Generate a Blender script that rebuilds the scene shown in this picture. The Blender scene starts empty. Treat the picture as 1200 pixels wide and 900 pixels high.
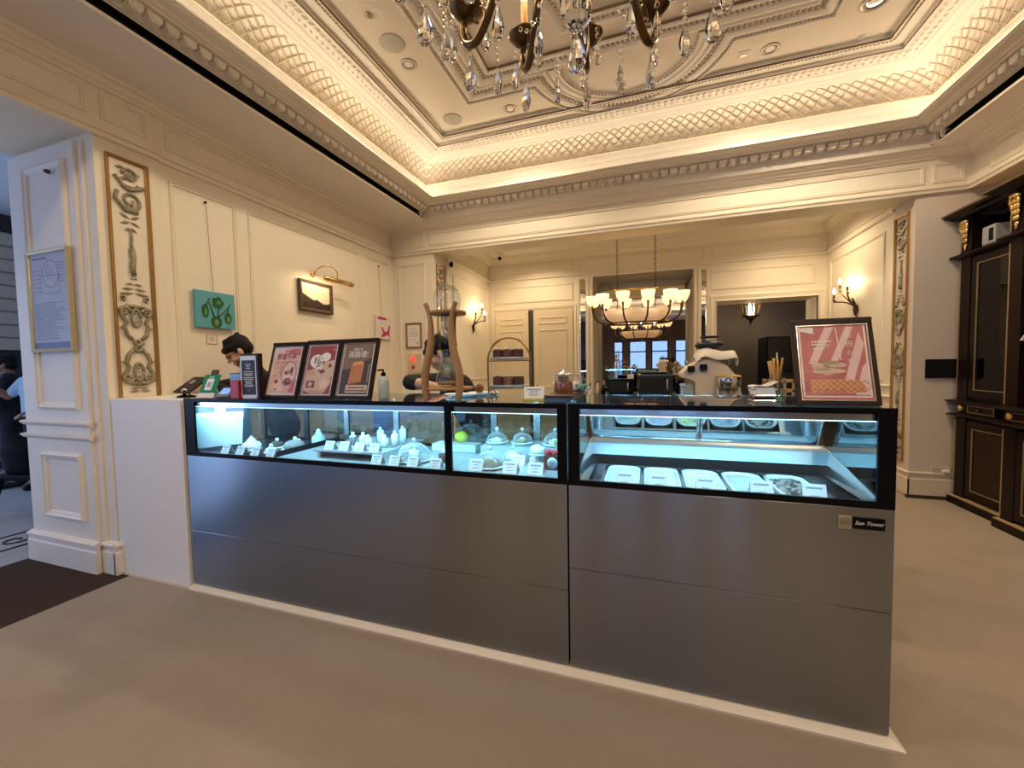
import bpy, bmesh, math, random
from mathutils import Vector, Matrix
random.seed(7)
SC = bpy.context.scene
COL = SC.collection
PI = math.pi
sin, cos, rad = math.sin, math.cos, math.radians
# ------------------------------------------------------------------ camera
EYE = 1.45
def make_camera():
    f, yaw, pitch, roll = 474.2, -.3238, .0466, .01754
    fw = Vector((sin(yaw) * cos(pitch), cos(yaw) * cos(pitch), -sin(pitch)))
    r0 = Vector((cos(yaw), -sin(yaw), 0)); d0 = fw.cross(r0)
    r = cos(roll) * r0 + sin(roll) * d0; d = -sin(roll) * r0 + cos(roll) * d0
    cam = bpy.data.cameras.new('camera'); cam.sensor_width = 36; cam.lens = f * 36 / 1200
    cam.clip_start = .05; cam.clip_end = 100
    o = bpy.data.objects.new('camera', cam); COL.objects.link(o)
    m = Matrix((r, -d, -fw)).transposed().to_4x4(); m.translation = (0, 0, EYE)
    o.matrix_world = m
    SC.camera = o
make_camera()
# ------------------------------------------------------------------ world, exposure, large lights
W = bpy.data.worlds.new('sky'); SC.world = W; W.use_nodes = True
bg = W.node_tree.nodes['Background']; bg.inputs[0].default_value = (.36, .55, 1, 1); bg.inputs[1].default_value = .5
vs = SC.view_settings; vs.view_transform = 'Standard'; vs.look = 'None'; vs.gamma = 1; vs.exposure = 0.7
vs.use_curve_mapping = False
SC.cycles.use_denoising = True
SC.cycles.max_bounces = 10; SC.cycles.diffuse_bounces = 5; SC.cycles.glossy_bounces = 5
SC.cycles.transmission_bounces = 8; SC.cycles.transparent_max_bounces = 24
SC.cycles.caustics_refractive = False; SC.cycles.caustics_reflective = False
SC.cycles.sample_clamp_indirect = 4.0; SC.cycles.use_light_tree = True
K_COVE = 8.5; K_BULB = 60.0; K_DAY = 52.0; K_CASE = 112.0; K_SCONCE = 45.0; K_BOWL = .85; K_DOWN = 68.0; K_RECESS = 46.0; K_PIC = 1.2
def area_light(name, loc, size, rot, power, color):
    l = bpy.data.lights.new(name, 'AREA'); l.shape = 'RECTANGLE'; l.size, l.size_y = size
    l.energy = power; l.color = color
    o = bpy.data.objects.new(name, l); COL.objects.link(o); o.location = loc; o.rotation_euler = rot
    return o
def point_light(name, loc, power, color, radius=.03):
    l = bpy.data.lights.new(name, 'POINT'); l.energy = power; l.color = color; l.shadow_soft_size = radius
    o = bpy.data.objects.new(name, l); COL.objects.link(o); o.location = loc
    return o
WARM = (1.0, .82, .60)
# daylight entering through the street windows behind and the hallway shopfront on the left
area_light('daylight_street', (.1, -5.4, 1.5), (3.8, 2.5), (rad(90), 0, 0), K_DAY * .42, (.28, .50, 1))
area_light('daylight_hall', (-7.5, -1.6, 1.8), (1.4, 2.4), (rad(90), 0, 0), K_DAY * .85, (.38, .57, 1))
area_light('daylight_hall_side', (-9.3, 1.6, 1.7), (3.0, 2.2), (rad(90), 0, rad(-90)), K_DAY * .45, (.62, .76, 1))
# ------------------------------------------------------------------ materials
MT = {}
def nodes_of(m):
    m.use_nodes = True
    nt = m.node_tree
    return nt, nt.nodes, nt.links, nt.nodes['Principled BSDF']
def pm(name, col, rough=.5, metal=0., var=.06, scale=18., bump=0., bscale=60., spec=.5, emit=None, es=0., trans=0., ior=1.45,
       coat=0., alpha=1., stretch=None, sub=0., sheen=0.):
    if name in MT: return MT[name]
    m = bpy.data.materials.new(name); nt, N, L, b = nodes_of(m)
    tc = N.new('ShaderNodeTexCoord'); mp = N.new('ShaderNodeMapping'); L.new(tc.outputs['Object'], mp.inputs[0])
    if stretch: mp.inputs['Scale'].default_value = stretch
    nz = N.new('ShaderNodeTexNoise'); nz.inputs['Scale'].default_value = scale; nz.inputs['Detail'].default_value = 3
    L.new(mp.outputs[0], nz.inputs[0])
    mx = N.new('ShaderNodeMixRGB'); L.new(nz.outputs[0], mx.inputs[0])
    c = Vector(col)
    mx.inputs[1].default_value = (*[max(0, x * (1 - var)) for x in c], 1)
    mx.inputs[2].default_value = (*[min(1, x * (1 + var)) for x in c], 1)
    L.new(mx.outputs[0], b.inputs['Base Color'])
    b.inputs['Roughness'].default_value = rough; b.inputs['Metallic'].default_value = metal
    b.inputs['Specular IOR Level'].default_value = spec; b.inputs['IOR'].default_value = ior
    b.inputs['Transmission Weight'].default_value = trans; b.inputs['Coat Weight'].default_value = coat
    b.inputs['Alpha'].default_value = alpha; b.inputs['Subsurface Weight'].default_value = sub
    b.inputs['Sheen Weight'].default_value = sheen
    if bump:
        n2 = N.new('ShaderNodeTexNoise'); n2.inputs['Scale'].default_value = bscale; n2.inputs['Detail'].default_value = 4
        L.new(mp.outputs[0], n2.inputs[0])
        bp = N.new('ShaderNodeBump'); bp.inputs['Strength'].default_value = bump; bp.inputs['Distance'].default_value = .01
        L.new(n2.outputs[0], bp.inputs['Height']); L.new(bp.outputs[0], b.inputs['Normal'])
    if emit:
        b.inputs['Emission Color'].default_value = (*emit, 1); b.inputs['Emission Strength'].default_value = es
    MT[name] = m
    return m
def pane_mat(name, tint=(1, 1, 1), ior=1.5, extra=0.0):
    if name in MT: return MT[name]
    m = bpy.data.materials.new(name); m.use_nodes = True; nt = m.node_tree; N, L = nt.nodes, nt.links
    N.clear()
    out = N.new('ShaderNodeOutputMaterial'); mix = N.new('ShaderNodeMixShader'); fr = N.new('ShaderNodeFresnel')
    ge = N.new('ShaderNodeNewGeometry'); mi = N.new('ShaderNodeMix'); mi.data_type = 'FLOAT'
    L.new(ge.outputs['Backfacing'], mi.inputs[0]); mi.inputs[2].default_value = ior; mi.inputs[3].default_value = 1 / ior
    L.new(mi.outputs[0], fr.inputs[0])   # both faces of a thin pane reflect alike
    ad = N.new('ShaderNodeMath'); ad.operation = 'ADD'; ad.inputs[1].default_value = extra; L.new(fr.outputs[0], ad.inputs[0])
    tr = N.new('ShaderNodeBsdfTransparent'); tr.inputs[0].default_value = (*tint, 1)
    gl = N.new('ShaderNodeBsdfGlossy'); gl.inputs['Roughness'].default_value = .02
    L.new(ad.outputs[0], mix.inputs[0]); L.new(tr.outputs[0], mix.inputs[1]); L.new(gl.outputs[0], mix.inputs[2])
    L.new(mix.outputs[0], out.inputs[0])
    MT[name] = m
    return m
def brushed(name, col, rough, aniso=.75, along=(1, 0, 0), streak=.05):
    # metal brushed along one axis: anisotropic highlights stretched across the grain
    if name in MT: return MT[name]
    m = bpy.data.materials.new(name); nt, N, L, b = nodes_of(m)
    tc = N.new('ShaderNodeTexCoord'); mp = N.new('ShaderNodeMapping'); L.new(tc.outputs['Object'], mp.inputs[0])
    s = [900, 900, 900]
    for i in range(3):
        if along[i]: s[i] = 4
    mp.inputs['Scale'].default_value = s
    nz = N.new('ShaderNodeTexNoise'); nz.inputs['Scale'].default_value = 1; nz.inputs['Detail'].default_value = 2
    L.new(mp.outputs[0], nz.inputs[0])
    mx = N.new('ShaderNodeMixRGB'); L.new(nz.outputs[0], mx.inputs[0])
    mx.inputs[1].default_value = (*[x * (1 - streak) for x in col], 1); mx.inputs[2].default_value = (*[x * (1 + streak) for x in col], 1)
    L.new(mx.outputs[0], b.inputs['Base Color'])
    b.inputs['Metallic'].default_value = 1; b.inputs['Roughness'].default_value = rough
    b.inputs['Anisotropic'].default_value = aniso
    tg = N.new('ShaderNodeTangent'); tg.direction_type = 'UV_MAP'; L.new(tg.outputs[0], b.inputs['Tangent'])
    MT[name] = m
    return m
PAINT = pm('cream_wall_paint', (.80, .72, .58), .55, var=.02, scale=6, bump=.05, bscale=300)
PAINT_TRIM = pm('cream_trim_paint', (.82, .74, .60), .42, var=.02)
PAINT_GREY = pm('greige_wall_paint', (.64, .55, .46), .55, var=.03, bump=.06, bscale=300)
PAINT_WHITE = pm('white_pier_paint', (.80, .73, .64), .5, var=.02, bump=.04, bscale=300)
CEILP = pm('ceiling_paint', (.80, .71, .58), .6, var=.02)
SOFFIT = pm('soffit_paint', (.82, .77, .72), .7, var=.03, bump=.06, bscale=400)
PLASTER = pm('plaster_moulding', (.80, .73, .62), .5, var=.05, scale=40)
PATINA = pm('antiqued_plaster', (.40, .32, .21), .5, var=.25, scale=60)
GILT_SHADOW = pm('gilt_and_shadow_line', (.20, .125, .06), .45, metal=.2, var=.2, scale=30)  # gilt, darkened so the ceiling edge lines also paint in shadow gaps
GOLD = pm('bright_brass', (.83, .56, .20), .22, metal=1, var=.08)
BRONZE = pm('dark_bronze', (.10, .055, .03), .35, metal=.8, var=.3, scale=40)
BLACK = pm('black_lacquer', (.004, .004, .005), .3, var=.1, spec=.12)
BLACKMAT = pm('matt_black', (.007, .007, .008), .6, var=.2, spec=.2)
# ------------------------------------------------------------------ mesh helpers
class MB:
    def __init__(s): s.v, s.f, s.sm = [], [], []; s.m = Matrix.Identity(4)
    def T(s, loc=(0, 0, 0), rz=0, rx=0, ry=0, sc=1):
        s.m = Matrix.Translation(loc) @ Matrix.Rotation(rz, 4, 'Z') @ Matrix.Rotation(ry, 4, 'Y') @ Matrix.Rotation(rx, 4, 'X') @ Matrix.Scale(sc, 4)
        return s
    def add(s, vs, fs, smooth=False):
        n = len(s.v); s.v += [s.m @ Vector(p) for p in vs]; s.f += [tuple(i + n for i in f) for f in fs]; s.sm += [smooth] * len(fs); return s
    def box(s, x0, x1, y0, y1, z0, z1):
        return s.add([(x0, y0, z0), (x1, y0, z0), (x1, y1, z0), (x0, y1, z0), (x0, y0, z1), (x1, y0, z1), (x1, y1, z1), (x0, y1, z1)],
                     [(3, 2, 1, 0), (4, 5, 6, 7), (0, 1, 5, 4), (1, 2, 6, 5), (2, 3, 7, 6), (3, 0, 4, 7)])
    def cbox(s, c, d): return s.box(c[0] - d[0] / 2, c[0] + d[0] / 2, c[1] - d[1] / 2, c[1] + d[1] / 2, c[2] - d[2] / 2, c[2] + d[2] / 2)
    def lathe(s, prof, c=(0, 0, 0), n=24, smooth=True, axis='Z', sx=1, sy=1):
        vs, fs = [], []
        for r, z in prof:
            for i in range(n):
                a = 2 * PI * i / n; x, y = r * cos(a) * sx, r * sin(a) * sy
                p = (x, y, z) if axis == 'Z' else ((x, z, y) if axis == 'Y' else (z, x, y))
                vs.append((p[0] + c[0], p[1] + c[1], p[2] + c[2]))
        for j in range(len(prof) - 1):
            for i in range(n):
                k = (i + 1) % n; fs.append((j * n + i, j * n + k, (j + 1) * n + k, (j + 1) * n + i))
        if prof[0][0] > 1e-6: fs.append(tuple(range(n - 1, -1, -1)))
        if prof[-1][0] > 1e-6: fs.append(tuple((len(prof) - 1) * n + i for i in range(n)))
        return s.add(vs, fs, smooth)
    def sphere(s, c, r, n=12, m=8, sx=1, sy=1, sz=1):
        pr = [(max(1e-5, r * sin(PI * j / m)), -r * cos(PI * j / m) * sz) for j in range(m + 1)]
        pr[0] = (1e-7, -r * sz); pr[-1] = (1e-7, r * sz)
        return s.lathe(pr, c, n, True, 'Z', sx, sy)
    def tube(s, pts, r, n=8, closed=False, cap=True, smooth=True):
        pts = [Vector(p) for p in pts]; k = len(pts)
        rs = r if isinstance(r, (list, tuple)) else [r] * k
        vs, fs = [], []
        up = None
        for i, p in enumerate(pts):
            a = pts[(i - 1) % k] if (closed or i > 0) else p; b = pts[(i + 1) % k] if (closed or i < k - 1) else p
            t = (b - a); t = t.normalized() if t.length > 1e-9 else Vector((0, 0, 1))
            if up is None: up = t.orthogonal().normalized()
            u = (up - t * up.dot(t)); u = u.normalized() if u.length > 1e-6 else t.orthogonal().normalized()
            up = u; w = t.cross(u)
            for j in range(n):
                an = 2 * PI * j / n; q = p + (u * cos(an) + w * sin(an)) * rs[i]; vs.append(q)
        for i in range(k if closed else k - 1):
            i2 = (i + 1) % k
            for j in range(n):
                j2 = (j + 1) % n; fs.append((i * n + j, i * n + j2, i2 * n + j2, i2 * n + j))
        if cap and not closed:
            fs.append(tuple(range(n - 1, -1, -1))); fs.append(tuple((k - 1) * n + j for j in range(n)))
        return s.add(vs, fs, smooth)
    def prism(s, poly, mp, d0, d1):   # polygon in (u,v), mp(u,v,d)
        n = len(poly)
        vs = [mp(u, v, d0) for u, v in poly] + [mp(u, v, d1) for u, v in poly]
        fs = [tuple(range(n - 1, -1, -1)), tuple(range(n, 2 * n))] + [(i, (i + 1) % n, n + (i + 1) % n, n + i) for i in range(n)]
        return s.add(vs, fs)
    def sweep(s, path, prof, mp, closed=True, smooth=False):  # offset to the left of path, height along mp's d
        n = len(path); P = [Vector(p) for p in path]; rows = []
        for i in range(n):
            a = P[(i - 1) % n] if (closed or i > 0) else None; b = P[(i + 1) % n] if (closed or i < n - 1) else None
            d1 = (P[i] - a).normalized() if a is not None else (b - P[i]).normalized()
            d2 = (b - P[i]).normalized() if b is not None else d1
            n1 = Vector((-d1.y, d1.x)); n2 = Vector((-d2.y, d2.x)); m = n1 + n2
            m = m / max(.2, 1 + n1.dot(n2))
            rows.append([mp(P[i].x + m.x * o, P[i].y + m.y * o, h) for o, h in prof])
        k = len(prof); vs = [q for r in rows for q in r]; fs = []
        for i in range(n if closed else n - 1):
            i2 = (i + 1) % n
            for j in range(k - 1): fs.append((i * k + j, i2 * k + j, i2 * k + j + 1, i * k + j + 1))
        return s.add(vs, fs, smooth)
    def build(s, name, mat, parent=None, loc=None, bevel=0, world=False, uv=None, seg=2, angle=40):
        me = bpy.data.meshes.new(name)
        vs = s.v
        off = Vector((0, 0, 0))
        if world and parent is not None: off = wloc(parent)
        if loc is not None and world: off = Vector(loc)
        me.from_pydata([tuple(p - off) for p in vs], [], s.f)
        me.polygons.foreach_set('use_smooth', s.sm)
        bm = bmesh.new(); bm.from_mesh(me)
        bmesh.ops.recalc_face_normals(bm, faces=bm.faces)
        if bevel:
            ed = [e for e in bm.edges if len(e.link_faces) == 2 and e.calc_face_angle(0) > rad(angle)]
            bmesh.ops.bevel(bm, geom=ed, offset=bevel, segments=seg, affect='EDGES', profile=.5, clamp_overlap=True)
        if uv:
            ul = bm.loops.layers.uv.new('UVMap')
            for f in bm.faces:
                for l in f.loops: l[ul].uv = uv(l.vert.co)
        bm.to_mesh(me); bm.free()
        if isinstance(mat, (list, tuple)):
            for q in mat: me.materials.append(q)
        elif mat: me.materials.append(mat)
        o = bpy.data.objects.new(name, me); COL.objects.link(o)
        if parent is not None: o.parent = parent
        if loc is not None: o.location = loc
        return o
def wloc(o):
    p = Vector(o.location)
    while o.parent is not None: o = o.parent; p += Vector(o.location)
    return p
UVX = lambda co: (co.x + co.y * .37, co.z + co.y)
def tag(o, label, cat, group=None, kind=None):
    if label: o['label'] = label
    if cat: o['category'] = cat
    if group: o['group'] = group
    if kind: o['kind'] = kind
    return o
def thing(name, label, cat, loc=(0, 0, 0), rz=0, group=None):
    o = bpy.data.objects.new(name, None); COL.objects.link(o); o.location = loc; o.rotation_euler = (0, 0, rz); o.empty_display_size = .05
    return tag(o, label, cat, group)
def struct(o): o['kind'] = 'structure'; return o
def kids(o): return [c for c in bpy.data.objects if c.parent == o]
def dup(o, loc=None, rz=None, label=None, parent=None):
    c = o.copy(); COL.objects.link(c)
    if parent is not None: c.parent = parent
    if loc is not None: c.location = loc
    if rz is not None: c.rotation_euler = (0, 0, rz)
    if label: c['label'] = label
    for ch in kids(o): dup(ch, parent=c)
    return c
def text(name, body, size, mat, parent, loc, rot=(rad(90), 0, 0), align='CENTER', ext=.0006, shear=0, bold=0):
    c = bpy.data.curves.new(name, 'FONT'); c.body = body; c.size = size; c.extrude = ext; c.align_x = align; c.align_y = 'CENTER'
    c.shear = shear; c.offset = bold
    c.materials.append(mat)
    tmp = bpy.data.objects.new(name, c); COL.objects.link(tmp)
    me = bpy.data.meshes.new_from_object(tmp.evaluated_get(bpy.context.evaluated_depsgraph_get()))
    bpy.data.objects.remove(tmp); me.materials.clear(); me.materials.append(mat)
    o = bpy.data.objects.new(name, me); COL.objects.link(o); o.location = loc; o.rotation_euler = rot
    if parent is not None: o.parent = parent
    return o
def arc(cx, cy, r, a0, a1, n=12): return [(cx + r * cos(a0 + (a1 - a0) * i / n), cy + r * sin(a0 + (a1 - a0) * i / n)) for i in range(n + 1)]
def rect(u0, u1, v0, v1): return [(u0, v0), (u1, v0), (u1, v1), (u0, v1)]
def bez(p0, p1, p2, p3, n=10):
    p0, p1, p2, p3 = map(Vector, (p0, p1, p2, p3)); o = []
    for i in range(n + 1):
        t = i / n; o.append(p0 * (1 - t) ** 3 + p1 * 3 * t * (1 - t) ** 2 + p2 * 3 * t * t * (1 - t) + p3 * t ** 3)
    return o
def spline(pts, n=6):    # Catmull-Rom
    P = [Vector(p) for p in pts]; P = [P[0]] + P + [P[-1]]; o = []
    for i in range(1, len(P) - 2):
        for k in range(n):
            t = k / n; a, b, c, d = P[i - 1], P[i], P[i + 1], P[i + 2]
            o.append(.5 * ((2 * b) + (c - a) * t + (2 * a - 5 * b + 4 * c - d) * t * t + (3 * b - a - 3 * c + d) * t ** 3))
    return o + [P[-2]]
# ================================================================== THE SETTING
# wall mappings: (u along the wall, v up, d out of the wall)
XW = -3.635; YB = 5.26; XP = 3.0
def on_left(x): return lambda u, v, d: (x + d, u, v)
def on_back(y): return lambda u, v, d: (u, y - d, v)
def on_right(x): return lambda u, v, d: (x - d, u, v)
PANEL = [(0, 0), (.002, .011), (.008, .013), (.012, .005), (.018, .006), (.021, .011), (.026, .011), (.029, 0)]
def panel(mb, mp, u0, u1, v0, v1, prof=PANEL): mb.sweep(rect(u0, u1, v0, v1), prof, mp)
def ledge(mb, mp, u0, u1, prof): # straight moulding: prof of (v, d)
    vs = [mp(u, v, d) for u in (u0, u1) for v, d in prof]; k = len(prof)
    mb.add(vs, [(j, k + j, k + j + 1, j + 1) for j in range(k - 1)] + [tuple(range(k)), tuple(range(2 * k - 1, k - 1, -1))])
LEDGE = [(3.085, 0), (3.085, .03), (3.105, .034), (3.11, .022), (3.118, .022), (3.125, .04), (3.138, .04), (3.145, 0)]
CROWN = [(3.42, 0), (3.425, .02), (3.44, .024), (3.45, .05), (3.475, .062), (3.48, .085), (3.495, .1), (3.505, .1), (3.505, 0)]
# floor
m = pm('brown_carpet', (.335, .262, .198), .95, var=.12, scale=3, spec=.1, sheen=.2)
nt = m.node_tree; N, L = nt.nodes, nt.links; b = N['Principled BSDF']
tc = N.new('ShaderNodeTexCoord'); nz = N.new('ShaderNodeTexNoise'); nz.inputs['Scale'].default_value = 260; nz.inputs['Detail'].default_value = 3
L.new(tc.outputs['Object'], nz.inputs[0]); bp = N.new('ShaderNodeBump'); bp.inputs['Strength'].default_value = .6; bp.inputs['Distance'].default_value = .006
L.new(nz.outputs[0], bp.inputs['Height']); L.new(bp.outputs[0], b.inputs['Normal'])
ov = N.new('ShaderNodeMixRGB'); ov.blend_type = 'OVERLAY'; ov.inputs[0].default_value = .35
src = b.inputs['Base Color'].links[0].from_socket; L.new(src, ov.inputs[1]); L.new(nz.outputs[0], ov.inputs[2]); L.new(ov.outputs[0], b.inputs['Base Color'])
struct(MB().box(-3.5, 5, -5.2, 10, -.1, 0).box(-4.0, -3.5, 1.9, 10, -.1, 0).build('floor', m))
m2 = pm('dark_threshold_carpet', (.060, .038, .028), .95, var=.2, scale=200, bump=.5, bscale=300, spec=.1)
struct(MB().box(-4.62, -3.5, -5.2, 1.9, -.1, 0.0).build('floor_threshold', m2))
# hallway marble: pale slabs, grey joints, dark scrolled border
m = pm('grey_marble', (.50, .50, .52), .12, var=.18, scale=3)
struct(MB().box(-13, -4.62, -5.2, 8, -.1, 0).build('floor_hallway', m))
bd = MB()
for x in (-5.02, -5.42): bd.box(x - .02, x + .02, -5, 8, 0, .0015)
for i in range(34):
    y = -2 + i * .3
    bd.tube([(-5.22 + .11 * sin(t * .6) * (1 if i % 2 else -1) * (1 - t / 14), y + .13 * cos(t * .6) * (1 - t / 14), .001) for t in range(13)], .012, 4)
struct(bd.build('trim_hallway_border', pm('black_marble', (.02, .02, .022), .15, var=.2)))
# ---- left wall with its deep pier and the opening to the hallway
struct(MB().box(-4.56, XW, 2.19, YB + .4, 0, 3.6).build('wall_left', PAINT))
struct(MB().box(-4.56, XW + .022, 1.80, 2.19, 0, 3.12).box(-4.56, XW + .022, 2.0, 2.19, 3.12, 3.6).build('wall_left_pilaster', PAINT))
struct(MB().box(-4.56, XW + .022, -5.2, 2.0, 3.10, 3.6).build('wall_left_beam', PAINT))
lw = MB(); L0 = on_left(XW); L1 = on_left(XW + .022)
for a, b_ in ((2.277, 2.825), (2.948, 4.52), (4.655, 5.19)): panel(lw, L0, a, b_, .98, 2.975)
panel(lw, L1, 1.85, 2.127, 3.215, 3.40); panel(lw, L0, 2.265, 5.205, 3.21, 3.40)
panel(lw, L1, .35, 1.775, 3.215, 3.40); panel(lw, L1, -1.6, .28, 3.215, 3.40)
ledge(lw, L1, -5.2, 2.19, LEDGE); ledge(lw, L0, 2.19, YB, LEDGE)
ledge(lw, L1, -5.2, 2.19, CROWN); ledge(lw, L0, 2.19, YB, CROWN)
struct(lw.build('trim_left_wall', PAINT_TRIM))
# pier face that turns into the opening (faces the street windows): two stepped faces
pj_ = MB()
pj_.box(-4.58, -3.775, 1.765, 1.80, 0, 3.06).box(-3.775, -3.72, 1.785, 1.80, 0, 3.06)
F1 = on_back(1.765)
panel(pj_, F1, -4.37, -3.86, 1.18, 2.95, [(0, 0), (.006, .02), (.02, .026), (.03, .016), (.045, .012), (.055, 0)])
panel(pj_, F1, -4.37, -3.88, .36, .86, [(0, 0), (.006, .02), (.02, .026), (.03, .016), (.045, .012), (.055, 0)])
for z in (.975, 1.075): ledge(pj_, F1, -4.60, -3.75, [(z - .02, 0), (z - .012, .014), (z + .006, .03), (z + .016, .03), (z + .02, 0)])
for x in (-3.775, -3.72):
    pass
struct(pj_.build('wall_left_pier_face', PAINT_WHITE))
bs = MB()
BASEP = [(0, 0), (0, .03), (.155, .03), (.165, .022), (.19, .02), (.2, .036), (.215, .036), (.222, .02), (.23, 0)]
ledge(bs, F1, -4.6, -3.745, BASEP); ledge(bs, on_back(1.80), -3.76, -3.60, BASEP); ledge(bs, L1, 1.77, 1.86, BASEP)
struct(bs.build('baseboard_left', PAINT_WHITE))
# ---- back beam and the two piers of the wide opening
struct(MB().box(-3.7, 3.1, YB, 5.62, 3.10, 3.6).build('wall_back_beam', PAINT))
struct(MB().box(-3.7, -2.93, YB, 5.62, 0, 3.10).build('wall_back_left_pier', PAINT))
struct(MB().box(2.575, 3.7, YB, 5.62, 0, 3.10).build('wall_back_right_pier', PAINT_GREY))
bw = MB(); B0 = on_back(YB)
panel(bw, B0, -3.52, -3.063, 1.0, 2.955); panel(bw, B0, -3.505, -3.06, 3.185, 3.38)
panel(bw, B0, -2.975, 2.634, 3.185, 3.38); panel(bw, B0, 2.692, 2.945, 3.185, 3.38)
ledge(bw, B0, XW, 3.0, LEDGE); ledge(bw, B0, XW, 3.0, CROWN)
struct(bw.build('trim_back_beam', PAINT_TRIM))
bs = MB()
BASE2 = [(.035, 0), (.035, .02), (.2, .02), (.21, .012), (.245, .012), (.255, .024), (.268, .024), (.275, 0)]
ledge(bs, B0, 2.56, 3.2, BASE2); ledge(bs, on_right(2.575), YB - .02, 5.62, BASE2)
struct(bs.build('baseboard_back_right', pm('greige_trim', (.66, .57, .47), .45)))
struct(MB().box(2.555, 3.2, 5.235, 5.27, 0, .036).build('baseboard_back_right_plinth', pm('dark_skirting', (.05, .03, .02), .5)))
# ---- recess behind the counter
struct(MB().box(-3.1, -2.90, 5.62, 7.5, 0, 3.6).build('wall_recess_left', PAINT))
struct(MB().box(2.575, 2.8, 5.62, 7.5, 0, 3.6).build('wall_recess_right', PAINT))
struct(MB().box(-3.1, 2.8, 5.5, 7.5, 3.5, 3.6).build('ceiling_recess', SOFFIT))
rb = MB()
rb.box(-3.1, -.92, 7.4, 8.3, 0, 3.5).box(-.92, .72, 7.4, 8.3, 2.99, 3.5).box(.72, 1.07, 7.4, 8.3, 0, 3.5).box(-.92, .72, 8.16, 8.3, 0, 2.99).box(1.07, 2.47, 7.4, 7.9, 2.43, 3.5).box(2.47, 2.8, 7.4, 7.9, 0, 3.5)
struct(rb.build('wall_recess_back', PAINT))
rt = MB(); R0 = on_back(7.4); RL = on_left(-2.9); RR = on_right(2.575)
for a, b_ in ((-2.80, -1.28), (-1.17, .90), (1.0, 2.5)): panel(rt, R0, a, b_, 3.15, 3.33)
for a, b_ in ((-2.78, -1.28), (.98, 2.42)): panel(rt, R0, a, b_, 2.62, 2.93)
LEDR = [(3.05, 0), (3.05, .02), (3.065, .03), (3.08, .03), (3.09, 0)]
CRR = [(3.36, 0), (3.37, .03), (3.42, .05), (3.45, .09), (3.5, .11), (3.5, 0)]
for mp, a, b_ in ((R0, -2.9, 2.575), (RL, 5.62, 7.4), (RR, 5.62, 7.4)):
    ledge(rt, mp, a, b_, LEDR); ledge(rt, mp, a, b_, CRR)
for mp, a, b_ in ((RL, 5.8, 7.25), (RR, 5.8, 7.25)): panel(rt, mp, a, b_, 3.13, 3.33); panel(rt, mp, a, b_, 1.2, 2.9)
for z in (1.14, 1.02): ledge(rt, RR, 5.62, 7.4, [(z - .012, 0), (z - .008, .018), (z + .008, .018), (z + .012, 0)])
# casing of the opening and of the mirror niche
for x0, x1, z1 in ((1.07, 2.47, 2.43),):
    rt.sweep([(x1, 0), (x1, z1), (x0, z1), (x0, 0)], [(-.11, 0), (-.11, .02), (-.08, .03), (-.03, .02), (0, .035), (0, -.05)], R0, closed=False)
rt.sweep([(.72, 0), (.72, 2.99), (-.92, 2.99), (-.92, 0)], [(-.06, 0), (-.055, .02), (-.02, .026), (0, .012), (0, -.05)], R0, closed=False)
for a, b_ in ((-1.22, -.99), (.78, .98)): rt.sweep(rect(a, b_, .95, 3.03), [(0, 0), (.01, .02), (.05, .02), (.075, 0)], R0)
struct(rt.build('trim_recess', PAINT_TRIM))
# the two panelled doors (left one ajar, dark gap between them)
dm = pm('cream_door_paint', (.76, .65, .47), .45, var=.02)
def door(name, x0, x1, tilt):
    o = MB(); w = x1 - x0; f = lambda u, v, d: (u, -d, v)
    o.box(0, w, 0, .045, 0, 2.46)
    P2 = [(0, 0), (.008, .012), (.02, .012), (.03, 0)]
    panel(o, f, .10, w - .10, 2.2, 2.33, P2); panel(o, f, .10, w - .10, 1.02, 2.1, P2); panel(o, f, .10, w - .10, .15, .9, P2)
    d = o.build(name, dm, bevel=0); d.location = (x0, 7.375, 0); d.rotation_euler = (0, 0, tilt); struct(d)
    h = MB(); xx = w - .055 if tilt == 0 and name == 'door_1' else .06
    h.lathe([(.02, 0), (.024, -.01), (.012, -.02), (.012, -.04)], (xx, 0, 1.05), 12, axis='Y').tube(bez((xx, -.04, 1.05), (xx + .03, -.06, 1.06), (xx + .07, -.045, 1.03), (xx + .11, -.04, 1.05), 8), .008)
    h.build('door_handle', GOLD, d)
    return d
d1 = door('door_1', -2.79, -2.13, 0); d2 = door('door_2', -2.03, -1.29, 0)
dg = MB().box(-2.13, -2.03, 7.395, 7.41, 0, 2.47)
struct(dg.build('door_gap', pm('dark_gap', (.06, .055, .04), .8)))
rt = MB(); rt.sweep([(-1.27, 0), (-1.27, 2.49), (-2.82, 2.49), (-2.82, 0)], [(-.05, 0), (-.045, .02), (0, .015), (0, -.02)], R0, closed=False)
struct(rt.build('door_1_casing', PAINT_TRIM))
# kitchen beyond the opening: dark taupe
dk = pm('taupe_wall', (.19, .155, .135), .7, var=.06)
struct(MB().box(.9, 3.6, 9.6, 9.7, 0, 3).box(3.4, 3.5, 7.9, 9.7, 0, 3).box(.9, 1.06, 8.3, 9.7, 0, 3).build('wall_kitchen', dk))
struct(MB().box(.7, 3.6, 7.5, 9.7, 2.9, 3).build('ceiling_kitchen', pm('kitchen_ceiling', (.3, .26, .22), .7)))
# ---- right side: beam over the cabinet alcove, outer wall
struct(MB().box(XP, 3.6, -5.2, YB, 3.10, 3.6).build('wall_right_beam', PAINT))
struct(MB().box(3.6, 3.7, -5.2, YB, 0, 3.6).build('wall_right', PAINT_GREY))
rw = MB(); R1 = on_right(XP)
panel(rw, R1, 2.2, 5.02, 3.185, 3.38); ledge(rw, R1, -5.2, YB, LEDGE); ledge(rw, R1, -5.2, YB, CROWN)
struct(rw.build('trim_right_beam', PAINT_TRIM))
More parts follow.
